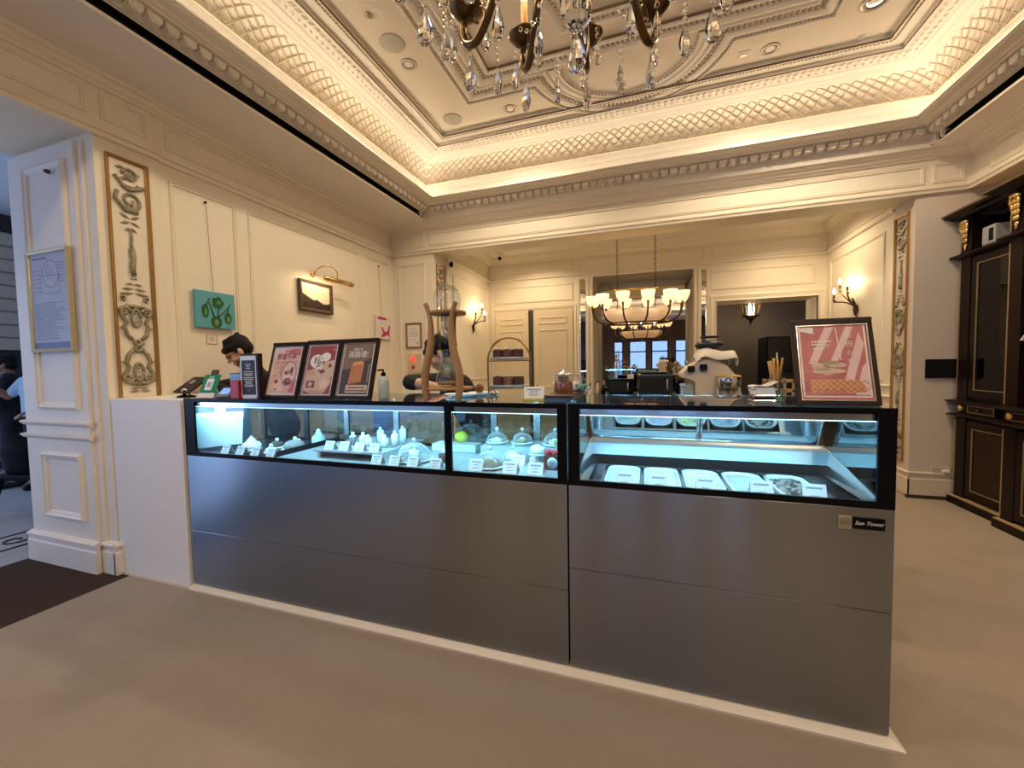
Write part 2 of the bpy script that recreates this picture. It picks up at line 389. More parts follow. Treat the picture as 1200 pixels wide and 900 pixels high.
# ---- wall behind the camera with tall street windows
wood = pm('dark_walnut_panelling', (.10, .062, .04), .5, var=.25, scale=5)
WX = ((-1.64, -1.18), (-.88, -.05), (.18, .97), (1.27, 1.79)); bx = MB(); xs = [-4.6] + [q for w in WX for q in w] + [3.7]
for i in range(0, len(xs), 2): bx.box(xs[i], xs[i + 1], -5.2, -5, 0, 3.6)
for w in WX: bx.box(w[0], w[1], -5.2, -5, 2.55, 3.6).box(w[0], w[1], -5.2, -5, 0, .35)
struct(bx.build('wall_street', wood))
GLASS = pane_mat('window_glass', (.97, .98, 1))
for i, w in enumerate(WX):
    fr = MB(); fr.sweep(rect(w[0], w[1], .35, 2.55), [(0, 0), (0, .05), (.05, .05), (.05, 0)], on_back(-5.08)); fr.box(w[0], w[1], -5.12, -5.07, 1.98, 2.04)
    o = struct(fr.build('window_%d' % (i + 1), BLACKMAT)); MB().box(w[0] + .04, w[1] - .04, -5.105, -5.10, .39, 2.51).build('glass_pane', GLASS, o)
# ---- hallway shell: far shopfront with a pale slatted awning, dark interior below, pale ceiling
struct(MB().box(-13, -4.56, -5.2, 8, 3.9, 4.0).build('ceiling_hallway', pm('hall_ceiling', (.62, .64, .68), .7)))
hw = MB()
hw.box(-9.44, -9.36, 1.5, 6.5, 1.82, 3.62)
for k in range(9): hw.box(-9.40, -9.30 - .03 * (k % 2), 1.5, 6.5, 1.82 + k * .2, 1.99 + k * .2)
struct(hw.build('wall_hallway_shutter', pm('beige_slats', (.52, .45, .36), .6, var=.1)))
struct(MB().box(-9.5, -9.38, -5.2, 6.5, 3.6, 4.0).box(-9.5, -9.38, 2.5, 6.5, 0, 1.84).build('wall_hallway', pm('dark_shop_interior', (.035, .03, .028), .6, var=.6, scale=3)))
struct(MB().box(-9.38, -4.62, 7.8, 8, 0, 4).build('wall_hallway_end', pm('hall_wall', (.55, .56, .6), .6)))
# ================================================================== CEILING
X0, X1, Y0, Y1 = -2.975, 2.645, -2.9, 5.15
def ring(mb, prof, smooth=False, sides=(0, 1, 2, 3)):
    vs = []
    for e, z in prof: vs += [(X0 + e, Y1 - e, z), (X1 - e, Y1 - e, z), (X1 - e, Y0 + e, z), (X0 + e, Y0 + e, z)]
    fs = [(j * 4 + i, j * 4 + (i + 1) % 4, j * 4 + 4 + (i + 1) % 4, j * 4 + 4 + i) for j in range(len(prof) - 1) for i in sides]
    return mb.add(vs, fs, smooth)
sf = MB()
sf.box(XW, X0, -5.2, YB, 3.50, 3.521).box(X1, XP, -5.2, YB, 3.50, 3.521).box(XW, X0 - .09, -5.2, YB, 3.521, 3.6).box(X1 + .09, XP, -5.2, YB, 3.521, 3.6).box(X0, X1, Y1, YB, 3.50, 3.56).box(X0, X1, -5.2, Y0, 3.50, 3.56)
struct(sf.build('ceiling', SOFFIT))
co = MB()
ring(co, [(-.002, 3.50), (.006, 3.50), (.006, 3.522), (-.05, 3.522)])
ring(co, [(-.05, 3.59), (.006, 3.59), (.012, 3.596), (.025, 3.598), (.028, 3.604), (.034, 3.606), (.036, 3.655), (.125, 3.66), (.13, 3.668), (.15, 3.67), (.17, 3.682), (.215, 3.686), (.235, 3.69), (.24, 3.698), (.255, 3.70), (.255, 3.714), (.225, 3.714), (.225, 3.692), (.015, 3.692), (.015, 3.90), (.028, 3.985)])
for s_ in ((X0 + .03, X0 + .006), (X1 - .006, X1 - .03)):  # end caps of the air slot next to the back corner
    co.box(min(s_) - .0, max(s_), 4.98, 5.0, 3.522, 3.59); co.box(min(s_), max(s_), 5.06, 5.15, 3.522, 3.59)
co.box(X0 - .03, X1 + .03, Y1 - .006, Y1 + .03, 3.522, 3.59)
struct(co.build('ceiling_cornice', PLASTER))
struct(MB().box(X0 - .09, X0 - .05, -5, 5.2, 3.521, 3.6).box(X1 + .05, X1 + .09, -5, 5.2, 3.521, 3.6).box(X0 - .05, X0 + .004, -5, 4.98, 3.583, 3.5895).box(X1 - .004, X1 + .05, -5, 4.98, 3.583, 3.5895).box(X0 - .05, X0 + .003, -5, 4.98, 3.5225, 3.524).box(X1 - .003, X1 + .05, -5, 4.98, 3.5225, 3.524).build('trim_air_slot', BLACKMAT))
# scalloped dentils
dn = MB()
def dentil(mp):
    poly = [(-.040, 0), (.040, 0), (.040, -.030), (.034, -.036), (.030, -.047), (.022, -.055), (-.022, -.055), (-.030, -.047), (-.034, -.036), (-.040, -.030)]
    dn.prism(poly, mp, .034, .100)
    dn.prism([(-.026, -.006), (.026, -.006), (.026, -.030), (.014, -.044), (-.014, -.044), (-.026, -.030)], mp, .100, .104)
k = int((X1 - X0 - .2) / .1)
for i in range(k): 
    x = X0 + .1 + (i + .5) * (X1 - X0 - .2) / k; dentil(lambda u, v, d, x=x: (x + u, Y1 - d, 3.652 + v))
k = int((Y1 - Y0 - .2) / .1)
for i in range(k):
    y = Y0 + .1 + (i + .5) * (Y1 - Y0 - .2) / k
    dentil(lambda u, v, d, y=y: (X0 + d, y + u, 3.652 + v)); dentil(lambda u, v, d, y=y: (X1 - d, y + u, 3.652 + v))
struct(dn.build('ceiling_dentils', PLASTER))
# LED strip hidden in the cove trough
LED = pm('warm_led', (1, .8, .5), .5, emit=(1, .90, .76), es=K_COVE)
ld = MB(); ring(ld, [(.028, 3.698), (.075, 3.698)])
struct(ld.build('trim_cove_led', LED))
# lattice cove: curved shell plus crossing ribs
def cove(t): return (.028 + .15 * (1 - cos(t * PI / 2)), 3.985 + .215 * sin(t * PI / 2))
cv = MB(); ring(cv, [cove(i / 8) for i in range(9)], True)
struct(cv.build('ceiling_cove', pm('cove_plaster', (.84, .76, .62), .5, var=.02)))
rib = MB(); SP = .105
def side_pts(side, s, t):     # s along the side at the cove's outer line, squeezed to the mitre
    e, z = cove(t); e += .004
    if side == 0: a, b_ = X0 + e, X1 - e; return (a + (b_ - a) * s, Y1 - e, z)
    a, b_ = Y0 + e, Y1 - e
    return ((X0 + e) if side == 1 else (X1 - e), a + (b_ - a) * s, z)
for side, Ln in ((0, X1 - X0), (1, Y1 - Y0), (2, Y1 - Y0)):
    n = int(Ln / SP); w = 3.0
    for i in range(-3, n + 1):
        for dr in (1, -1):
            pts = []
            for k in range(9):
                t = k / 8; s_ = (i + w * (t if dr > 0 else 1 - t)) / n
                if 0 <= s_ <= 1: pts.append(side_pts(side, s_, t))
            if len(pts) > 1: rib.tube(pts, .0075, 4, cap=False)
for t_ in (0, 1): e_, z_ = cove(t_); ring(rib, [(e_ - .002, z_ - .008), (e_ + .008, z_ - .006), (e_ + .010, z_ + .004), (e_ - .002, z_ + .010)])
struct(rib.build('ceiling_lattice', pm('lattice_rib', (.62, .50, .34), .45, var=.1)))
# upper mouldings and the flat field
um = MB()
ring(um, [(.17, 4.20), (.168, 4.182), (.19, 4.176), (.215, 4.19), (.235, 4.188), (.26, 4.20), (.31, 4.206), (.32, 4.213), (.45, 4.222), (.455, 4.21), (.48, 4.205), (.485, 4.236), (.575, 4.24), (.58, 4.222), (.60, 4.216), (.615, 4.222), (.625, 4.212), (.638, 4.212), (.645, 4.25)])
struct(um.build('ceiling_upper_moulding', PLASTER))
gl = MB(); ring(gl, [(.474, 4.206), (.484, 4.203), (.488, 4.21)]); ring(gl, [(.634, 4.213), (.646, 4.209), (.652, 4.222)])
struct(gl.build('trim_ceiling_gilt', GILT_SHADOW))
struct(MB().box(X0, X1, Y0, Y1, 4.25, 4.3).build('ceiling_field', CEILP))
lf = MB()
def leaf(mb, p, u, v, n, a, b_, h):   # small carved leaf: pyramid-like dome
    p, u, v, n = Vector(p), Vector(u), Vector(v), Vector(n)
    mb.add([p - u * a, p + v * b_, p + u * a, p - v * b_, p + n * h], [(0, 4, 1), (1, 4, 2), (2, 4, 3), (3, 4, 0)], False)
DZ = Vector((0, 0, -1))
def band(mb, pts, step, w, h):
    d = 0
    for i in range(len(pts) - 1):
        a, b_ = Vector(pts[i]), Vector(pts[i + 1]); Ln = (b_ - a).length; t = (b_ - a) / max(Ln, 1e-6); nn = t.cross(DZ)
        while d < Ln:
            q = a + t * d
            for sg in (-1, 1): leaf(mb, q + nn * w * .27 * sg, t * .8 + nn * .5 * sg, nn * .6 - t * .3 * sg, DZ, step * .55, w * .26, h)
            d += step
        d -= Ln
e = .385; z = 4.218
band(lf, [(X0 + e, Y0 + .4, z), (X0 + e, Y1 - e, z), (X1 - e, Y1 - e, z), (X1 - e, Y0 + .4, z)], .062, .11, .018)
struct(lf.build('ceiling_leaf_band', PLASTER))
# great frame on the field: rectangle with a round lobe on the long axis
CX, CYL = -.18, 3.83
def ceil_map(u, v, d): return (u, v, 4.25 - d)
ax, r = 1.645, .957; a0 = math.acos((1.10 - .18) / r)
yl = CYL + r * sin(a0)
def lobed(off, ymax, ymin):
    rr = r - off; yb = yl - off; h = math.asin(min(1, (yb - CYL) / rr))
    p = [(CX - ax + off, yb)] + [(CX + rr * cos(t), CYL + rr * sin(t)) for t in [PI - h - (PI - 2 * h) * i / 20 for i in range(21)]] + [(CX + ax - off, yb)]
    return p + [(CX + ax - off, ymin + off), (CX - ax + off, ymin + off)]
fm = MB(); gm = MB(); om = MB()
def stack(path_fn, prof, mb):
    rows = [[(x, y, 4.25 - h) for x, y in path_fn(o)] for o, h in prof]; n = len(rows[0])
    mb.add([p for r_ in rows for p in r_], [(j * n + i, j * n + (i + 1) % n, (j + 1) * n + (i + 1) % n, (j + 1) * n + i) for j in range(len(rows) - 1) for i in range(n)])
lp = lambda o: lobed(o, 0, -1.85)
stack(lp, [(0, 0), (.004, .03), (.02, .034), (.035, .02), (.05, .018), (.06, .026), (.085, .03), (.11, .024), (.125, .012), (.175, .01), (.18, .022), (.20, .026), (.215, .018), (.225, 0)], fm)
stack(lp, [(-.006, 0), (-.004, .014), (.004, .02), (.006, .03)], gm)
P = [(x, y, 4.234) for x, y in lobed(.15, 0, -1.85)]; band(om, P + P[:1], .042, .05, .012)
P = [(x, y, 4.226) for x, y in lobed(.04, 0, -1.85)]; band(om, P + P[:1], .03, .016, .008)
rc = lambda o: [(CX - 1.42 + o, 3.87 - o), (CX + 1.42 - o, 3.87 - o), (CX + 1.42 - o, -1.6 + o), (CX - 1.42 + o, -1.6 + o)]
stack(rc, [(0, 0), (.004, .02), (.03, .026), (.06, .02), (.075, .008), (.12, .008), (.13, .026), (.16, .03), (.175, .014), (.18, 0)], fm)
stack(rc, [(.172, .02), (.178, .016), (.182, 0)], gm)
P = [(x, y, 4.238) for x, y in rc(.1)]; band(om, P + P[:1], .042, .04, .012)
# half-round bead inside the lobe
fm.sweep([(CX + .62 * cos(t), CYL + .06 + .60 * sin(t)) for t in [PI * i / 24 for i in range(25)]], [(-.10, 0), (-.09, .02), (-.05, .026), (-.03, .012), (-.015, .02), (.015, .02), (.025, 0)], ceil_map, closed=False)
band(om, [(CX + .60 * cos(t), CYL + .06 + .58 * sin(t), 4.23) for t in [PI * i / 24 for i in range(25)]], .035, .024, .01)
# inner panel with hollowed corners
def hollow(o):
    hx, yt, yb, rr = 1.12 - o, 3.52 - o, -1.26 + o, .57 + o * .4
    p = []
    for cx, cy, s0 in ((CX - hx, yt, 0), (CX + hx, yt, PI), (CX + hx, yb, PI), (CX - hx, yb, 0)):
        pass
    p += [(CX - hx + rr * cos(t), yt + rr * sin(t)) for t in [-PI / 2 + PI / 2 * i / 8 for i in range(9)]]
    p += [(CX + hx + rr * cos(t), yt + rr * sin(t)) for t in [PI + PI / 2 * i / 8 for i in range(9)]]
    p += [(CX + hx + rr * cos(t), yb + rr * sin(t)) for t in [PI / 2 + PI / 2 * i / 8 for i in range(9)]]
    p += [(CX - hx + rr * cos(t), yb + rr * sin(t)) for t in [PI / 2 * i / 8 for i in range(9)]]
    return p
stack(hollow, [(0, 0), (.004, .022), (.03, .026), (.045, .012), (.08, .01), (.09, .024), (.12, .026), (.13, 0)], fm)
stack(hollow, [(.124, .02), (.130, .012), (.133, 0)], gm)
P = [(x, y, 4.238) for x, y in hollow(.062)]; band(om, P + P[:1], .04, .03, .01)
# second band along the field's edge
P = [(X0 + .612, Y0 + .6, 4.216), (X0 + .612, Y1 - .612, 4.216), (X1 - .612, Y1 - .612, 4.216), (X1 - .612, Y0 + .6, 4.216)]; band(om, P, .03, .02, .008)
struct(fm.build('ceiling_frame_moulding', PLASTER)); struct(gm.build('trim_ceiling_frame_gilt', GILT_SHADOW)); struct(om.build('ceiling_frame_ornament', PATINA))
# ================================================================== THE TWO DISPLAY CASES
STEEL = brushed('brushed_steel', (.30, .325, .35), .21, 1.0)
DECKW = pm('satin_white_deck', (.62, .66, .68), .25, metal=.35, var=.03)
STEELB = brushed('bright_steel', (.72, .74, .76), .22, .5)
CHROME = pm('polished_steel', (.75, .76, .78), .12, metal=1, var=.03)
CLEAR = pane_mat('case_glass', (.96, .99, .99))
DARKGLASS = pane_mat('dark_case_glass', (.75, .85, .9), extra=.18)
LEDC = pm('cool_led', (.7, .9, 1), .5, emit=(.22, .68, 1.0), es=K_CASE)
CREAMST = pm('cream_stone', (.72, .64, .54), .4, var=.05)
YF, YK = 1.82, 2.41
# stone plinth under both cases, with its mitred end
pl = MB()
prof = [(0, 0), (-.042, 0), (-.044, .012), (-.03, .02), (-.012, .028), (0, .03)]
pl.sweep([(-2.885, YF + .01), (.85, YF + .01), (.85, YK + .1)], [(o, h) for o, h in prof], lambda u, v, d: (u, v, d), closed=False)
o = pl.box(-2.885, .845, YF + .012, YK + .1, 0, .028).build('plinth_moulding', CREAMST)
tag(o, 'low cream stone plinth strip running along the carpet under both steel cases', 'plinth')
# white end cabinet on the left
t = thing('end_cabinet', 'plain white end cabinet between the left pier and the long steel pastry case', 'cabinet', (-3.25, 2.1, 0))
WLAM = pm('white_laminate', (.80, .77, .74), .45, var=.02)
MB().box(-3.605, -2.89, YF - .015, 2.30, .02, 1.262).build('carcass', WLAM, t, world=True, bevel=.004)
MB().box(-3.60, -2.89, YF - .022, 2.30, 0, .02).build('plinth', CREAMST, t, world=True)
def sk(x, z): return lambda co: (co.x, co.z)
XZ = lambda co: (co.z, co.x)
def shell(x0, x1, y0, y1, z0, z1, t):
    v = [(x, y, z) for z in (z0, z1) for x, y in ((x0, y0), (x1, y0), (x1, y1), (x0, y1), (x0 + t, y0 + t), (x1 - t, y0 + t), (x1 - t, y1 - t), (x0 + t, y1 - t))]
    f = []
    for i in range(4):
        j = (i + 1) % 4
        f += [(i, j, 8 + j, 8 + i), (4 + j, 4 + i, 12 + i, 12 + j), (8 + i, 8 + j, 12 + j, 12 + i), (j, i, 4 + i, 4 + j)]
    return v, f
def case(name, label, x0, x1, seam, posts, xroot):
    t = thing(name, label, 'display case', (xroot, 2.1, .03))
    g = .0008
    b = MB().box(x0 + g, x1 - g, YF, YK, .037, seam - g).build('lower_panel', STEEL, t, world=True, bevel=.0012, uv=XZ)
    b = MB().add(*shell(x0 + g, x1 - g, YF, YK, seam + g, .895, .018)).build('upper_panel', STEEL, t, world=True, bevel=.0012, uv=XZ)
    MB().box(x0 + .02, x1 - .02, YF + .03, YK - .02, .03, .036).box(x0 + .02, x1 - .02, YF + .03, YK - .03, seam, .69).build('inner_carcass', BLACKMAT, t, world=True)
    # black printed border of the front glass
    f = MB(); y0, y1 = YF + .001, YF + .013
    f.box(x0, x1, y0, y1, .896, .921).box(x0, x1, y0, y1, 1.247, 1.262)
    for a, c in posts: f.box(a, c, y0, y1, .921, 1.247)
    f.box(x0, x0 + .02, YF + .013, YK, .896, .916); f.box(x1 - .02, x1, YF + .013, YK, .896, .916)
    f.box(x0, x1, YK - .02, YK, .896, .93)
    for xx in (x0, x1 - .02): f.box(xx, xx + .02, YK - .025, YK, .93, 1.258)
    f.box(x0, x1, YK - .02, YK, 1.236, 1.258)
    f.build('black_frame', BLACK, t, world=True)
    MB().box(x0 + .001, x1 - .001, YF + .0135, YF + .0195, .921, 1.247).build('front_glass', CLEAR, t, world=True)
    tg = MB().box(x0, x1, YF, YK + .002, 1.2585, 1.27).build('top_glass', DARKGLASS, t, world=True, bevel=.002)
    ed = MB(); ed.box(x0, x1, YF - .001, YF + .0, 1.258, 1.27); ed.box(x0, x1, YF - .001, YF + .045, 1.252, 1.2585); ed.build('top_edge_band', BLACK, t, world=True)
    br = MB().box(x0 + .03, x1 - .03, YF + .022, YF + .06, 1.236, 1.247).box(x0 + .03, x1 - .03, YF + .022, YF + .027, 1.2185, 1.236).build('light_rail', STEELB, t, world=True, uv=XZ)
    MB().add([(x0 + .05, YF + .030, 1.221), (x1 - .05, YF + .030, 1.221), (x1 - .05, YF + .038, 1.2355), (x0 + .05, YF + .038, 1.2355), (x0 + .05, YF + .0275, 1.2225), (x1 - .05, YF + .0275, 1.2225), (x1 - .05, YF + .0355, 1.237), (x0 + .05, YF + .0355, 1.237)], [(0, 1, 2, 3), (7, 6, 5, 4), (0, 4, 5, 1), (2, 6, 7, 3)]).build('led_strip', [LEDC], t, world=True)
    MB().box(x0 + .05, x1 - .05, YF + .0275, YF + .031, 1.2145, 1.2185).build('led_diffuser', pm('led_diffuser', (.8, .95, 1), .4, emit=(.55, .88, 1), es=1.7), t, world=True)
    return t
PX0, PX1, GX0, GX1 = -2.88, -.352, -.346, .857
pc = case('pastry_display_case', 'long brushed steel pastry case with low black framed glass front, left of the gelato case', PX0, PX1, .3965,
          ((PX0, -2.79), (-.977, -.939), (-.396, PX1)), -1.6)
gc = case('gelato_display_case', 'shorter brushed steel gelato case of tubs at the right end of the counter', GX0, GX1, .507,
          ((GX0, -.293), (.802, GX1)), .25)
# interior of the pastry case
MB().box(PX0 + .02, -2.14, YF + .03, YK - .03, .905, .916).build('deck', pm('black_deck', (.012, .013, .015), .25), pc, world=True)
MB().box(-2.14, PX1 - .02, YF + .03, YK - .03, .905, .916).build('deck', DECKW, pc, world=True)
sh = MB().box(-1.90, -1.42, 1.895, 2.36, .957, .967)
for x in (-1.88, -1.44): sh.box(x - .01, x + .01, 1.92, 2.3, .916, .957)
sh.build('raised_shelf', DECKW, pc, world=True)
MB().box(-.93, -.40, 2.17, 2.365, .916, .985).build('rear_step', DECKW, pc, world=True)
MB().box(-.95, -.944, YF + .03, YK - .03, .916, 1.225).build('divider_glass', CLEAR, pc, world=True)
MB().box(-2.145, -2.139, YF + .03, YK - .03, .916, .95).build('divider_lip', STEELB, pc, world=True, uv=XZ)
for x in (-2.86, -2.43, -2.06, -1.64, -1.23, -.92, -.64, -.42): MB().box(x - .02, x + .02, YK - .042, YK - .026, .93, 1.235).build('sliding_door_stile', STEELB, pc, world=True, uv=XZ)
for a, b_ in ((-2.85, -2.08), (-2.04, -1.23), (-1.19, -.42)): MB().box(a, b_, YK - .036, YK - .032, .93, 1.235).build('sliding_door_glass', pane_mat('door_glass', (.62, .80, .88), extra=.20), pc, world=True)
MB().box(PX0 + .002, PX0 + .008, YF + .03, YK - .03, .92, 1.25).build('side_glass', DARKGLASS, pc, world=True)
MB().box(PX1 - .008, PX1 - .002, YF + .05, YK - .03, .92, 1.25).build('side_glass', CLEAR, pc, world=True)
# interior of the gelato case: well, bars between tubs, sloping rear ledge, mirrored rear door
MIRROR_R = pm('mirrored_door_glass', (.80, .90, .94), .04, metal=1, var=.02)
MB().box(GX0 + .02, GX1 - .02, YF + .03, YK - .03, .70, .74).build('well_floor', STEELB, gc, world=True, uv=XZ)
w = MB(); PW = .178; PXS = -.205
w.box(GX0 + .03, GX1 - .03, YF + .022, YF + .038, .86, .915)
for i in range(6): x = PXS + PW * i; w.box(x - .006, x + .006, YF + .038, 2.225, .88, .903)
w.box(GX0 + .03, GX1 - .03, 2.225, 2.238, .87, .905)
w.build('tub_rails', STEELB, gc, world=True, uv=XZ)
for a, b_ in ((.70, GX1 - .03), (GX0 + .03, PXS - .01)): MB().box(a, b_, YF + .04, 2.225, .868, .872).build('blank_cover', STEELB, gc, world=True, uv=XZ)
MB().box(GX0 + .03, GX1 - .03, 2.238, 2.262, .87, .88).box(GX0 + .03, GX1 - .03, 2.262, 2.266, .87, .95).build('air_slot', BLACKMAT, gc, world=True)
s_ = MB(); s_.add([(GX0 + .03, 2.262, .950), (GX1 - .03, 2.262, .950), (GX1 - .03, 2.30, 1.005), (GX0 + .03, 2.30, 1.005), (GX0 + .03, 2.375, 1.02), (GX1 - .03, 2.375, 1.02)], [(0, 1, 2, 3), (3, 2, 5, 4)])
s_.build('rear_ledge', brushed('ledge_steel', (.50, .52, .53), .42, .6), gc, world=True, uv=XZ)
s_ = MB(); A, B_ = Vector((0, 2.345, 1.035)), Vector((0, 2.24, 1.232)); nn = Vector((0, .88, .47)) * .006
s_.add([(GX0 + .04, A.y, A.z), (GX1 - .06, A.y, A.z), (GX1 - .06, B_.y, B_.z), (GX0 + .04, B_.y, B_.z), (GX0 + .04, A.y + nn.y, A.z + nn.z), (GX1 - .06, A.y + nn.y, A.z + nn.z), (GX1 - .06, B_.y + nn.y, B_.z + nn.z), (GX0 + .04, B_.y + nn.y, B_.z + nn.z)],
       [(0, 1, 2, 3), (7, 6, 5, 4), (0, 4, 5, 1), (1, 5, 6, 2), (2, 6, 7, 3), (3, 7, 4, 0)])
s_.build('mirrored_rear_door', MIRROR_R, gc, world=True)
s_ = MB()
for x in (GX0 + .045, .25, .265, GX1 - .07): s_.tube([(x, A.y - .004, A.z - .005), (x, B_.y - .004, B_.z - .005)], .007, 6)
s_.tube([(GX0 + .04, A.y - .004, A.z), (GX1 - .06, A.y - .004, A.z)], .008, 6)
s_.build('rear_door_rail', CHROME, gc, world=True)
s_ = MB(); s_.box(GX1 - .032, GX1 - .026, YF + .03, YK - .03, .90, 1.235); s_.build('side_lining', pm('dark_side_mirror', (.32, .40, .43), .05, metal=1), gc, world=True)
s_ = MB(); s_.add([(GX1 - .033, 1.85, .905), (GX1 - .033, 2.37, .905), (GX1 - .033, 2.37, 1.03), (GX1 - .033, 1.85, .915), (GX1 - .075, 1.85, .907), (GX1 - .075, 2.37, .907)], [(0, 1, 2, 3), (3, 2, 5, 4)])
s_.build('side_sill', STEELB, gc, world=True, uv=lambda co: (co.y, co.z))
s_ = MB(); s_.box(GX0 + .026, GX0 + .030, YF + .05, 2.30, .90, 1.235); s_.build('side_glass', pane_mat('left_side_glass', (.8, .93, 1), extra=.25), gc, world=True)
s_ = MB(); s_.add([(GX0 + .031, 1.85, .905), (GX0 + .031, 2.36, .905), (GX0 + .031, 2.36, 1.03), (GX0 + .031, 1.85, .915), (GX0 + .08, 1.85, .907), (GX0 + .08, 2.36, .907)], [(0, 1, 2, 3), (3, 2, 5, 4)])
s_.build('side_sill', STEELB, gc, world=True, uv=lambda co: (co.y, co.z))
MB().box(GX1 - .022, GX1, YF + .013, YK, .896, 1.258).build('side_cheek', BLACK, gc, world=True)
# maker's badge
bd = MB().box(.683, .726, YF - .004, YF, .812, .862).build('badge', pm('badge_gold', (.42, .37, .25), .35, metal=.6), gc, world=True, bevel=.001)
r_ = MB(); r_.tube([(.7045 + .016 * cos(t), YF - .0045, .837 + .017 * sin(t)) for t in [2 * PI * i / 20 for i in range(20)]], .0014, 5, closed=True)
r_.tube([(.7045 + .009 * cos(t) - .002, YF - .0045, .837 + .007 * sin(2 * t)) for t in [2 * PI * i / 20 for i in range(20)]], .0014, 5, closed=True)
o = r_.build('emblem', pm('badge_line', (.16, .13, .07), .4), bd); o.location = -wloc(bd)
np_ = MB().box(.728, .827, YF - .004, YF, .815, .859).build('name_plate', BLACK, gc, world=True, bevel=.001)
SILV = pm('silver_lettering', (.70, .68, .62), .4)
ob = text('lettering', 'Sun Tower', .0195, SILV, np_, (0, 0, 0), shear=.35)
ob.location = Vector((.7775, YF - .0046, .838)) - wloc(np_)
# ------------------------------------------------------------------ gelato tubs
TUB = pm('white_tub', (.82, .84, .85), .35, var=.02)
def gelato_mat(name, col, chips=None, dens=.62):
    m = pm(name, col, .55, var=.12, scale=30, bump=.5, bscale=60, sub=.0)
    if chips:
        nt = m.node_tree; N, L = nt.nodes, nt.links; b = N['Principled BSDF']
        tc = N.new('ShaderNodeTexCoord'); nz = N.new('ShaderNodeTexNoise'); nz.inputs['Scale'].default_value = 55; L.new(tc.outputs['Object'], nz.inputs[0])
        rp = N.new('ShaderNodeValToRGB'); rp.color_ramp.elements[0].position = dens; rp.color_ramp.elements[1].position = dens + .03
        L.new(nz.outputs[0], rp.inputs[0]); mx = N.new('ShaderNodeMixRGB'); L.new(rp.outputs[0], mx.inputs[0])
        src = b.inputs['Base Color'].links[0].from_socket; L.new(src, mx.inputs[1]); mx.inputs[2].default_value = (*chips, 1); L.new(mx.outputs[0], b.inputs['Base Color'])
    return m
def rrect(w, h, r, n=6):
    p = []
    for cx, cy, a in ((w - r, h - r, 0), (-w + r, h - r, PI / 2), (-w + r, -h + r, PI), (w - r, -h + r, PI * 1.5)): p += [(cx + r * cos(a + PI / 2 * i / n), cy + r * sin(a + PI / 2 * i / n)) for i in range(n + 1)]
    return p
def tub(x, label, gm_, dip):
    t = thing('gelato_tub', label, 'ice cream tub', (x, 2.035, .74), 0, 'gelato tubs in the case')
    w, h = .080, .172; o = MB(); rows = []
    for i, (k, z, rr) in enumerate(((.96, 0, .05), (1, .155, .055), (1.0, .165, .055), (.985, .168, .054), (.88, .165, .052), (.84, .155, .05), (.83, .10, .05))):
        kw = 1 - (1 - k) * 1.0; rows.append([(q[0], q[1], z) for q in rrect(w * kw, h - w * (1 - kw), rr)])
    n = len(rows[0]); o.add([p for r_ in rows for p in r_], [(j * n + i, j * n + (i + 1) % n, (j + 1) * n + (i + 1) % n, (j + 1) * n + i) for j in range(len(rows) - 1) for i in range(n)] + [tuple(range(n))], True)
    o.build('tub', TUB, t)
    g = MB(); rnd = random.Random(int(x * 1000)); nx, ny = 14, 26; vs = []; fs = []
    for j in range(ny + 1):
        for i in range(nx + 1):
            u, v = -1 + 2 * i / nx, -1 + 2 * j / ny
            a = max(abs(u), abs(v)); q = Vector((u, v)); ln = (abs(u) ** 5 + abs(v) ** 5) ** .2
            if ln > 1e-6: q = q * (a / ln)
            z = .150 + .014 * (1 - a ** 4) + .008 * sin(u * 4 + v * 9 + x * 30) * (1 - a ** 6) - dip * max(0, -v) * (1 - a ** 6) * .5
            vs.append((q.x * w * .845, q.y * (h - w * .155), z + rnd.uniform(-.0015, .0015)))
    for j in range(ny):
        for i in range(nx): k = j * (nx + 1) + i; fs.append((k, k + 1, k + nx + 2, k + nx + 1))
    g.add(vs, fs, True); g.build('gelato', gm_, t)
    return t
tub(PXS + PW * .5, 'white tub of smooth pale white gelato at the left end of the tub row', gelato_mat('gelato_white', (.80, .84, .82)), .0)
tub(PXS + PW * 1.5, 'white tub of pale lilac gelato, second from the left end', gelato_mat('gelato_lilac', (.72, .66, .80)), .02)
tub(PXS + PW * 2.5, 'white tub of pale yellow gelato flecked with green and orange bits', gelato_mat('gelato_yellow', (.82, .80, .46), (.50, .48, .16), .58), .0)
tub(PXS + PW * 3.5, 'white tub of grey lavender gelato with a few dark chips, half scooped out', gelato_mat('gelato_grey', (.50, .49, .53), (.06, .05, .05), .68), .06)
tub(PXS + PW * 4.5, 'white tub of brown gelato covered in chocolate crumbs, at the right end', gelato_mat('gelato_brown', (.34, .25, .22), (.05, .03, .02), .5), .03)
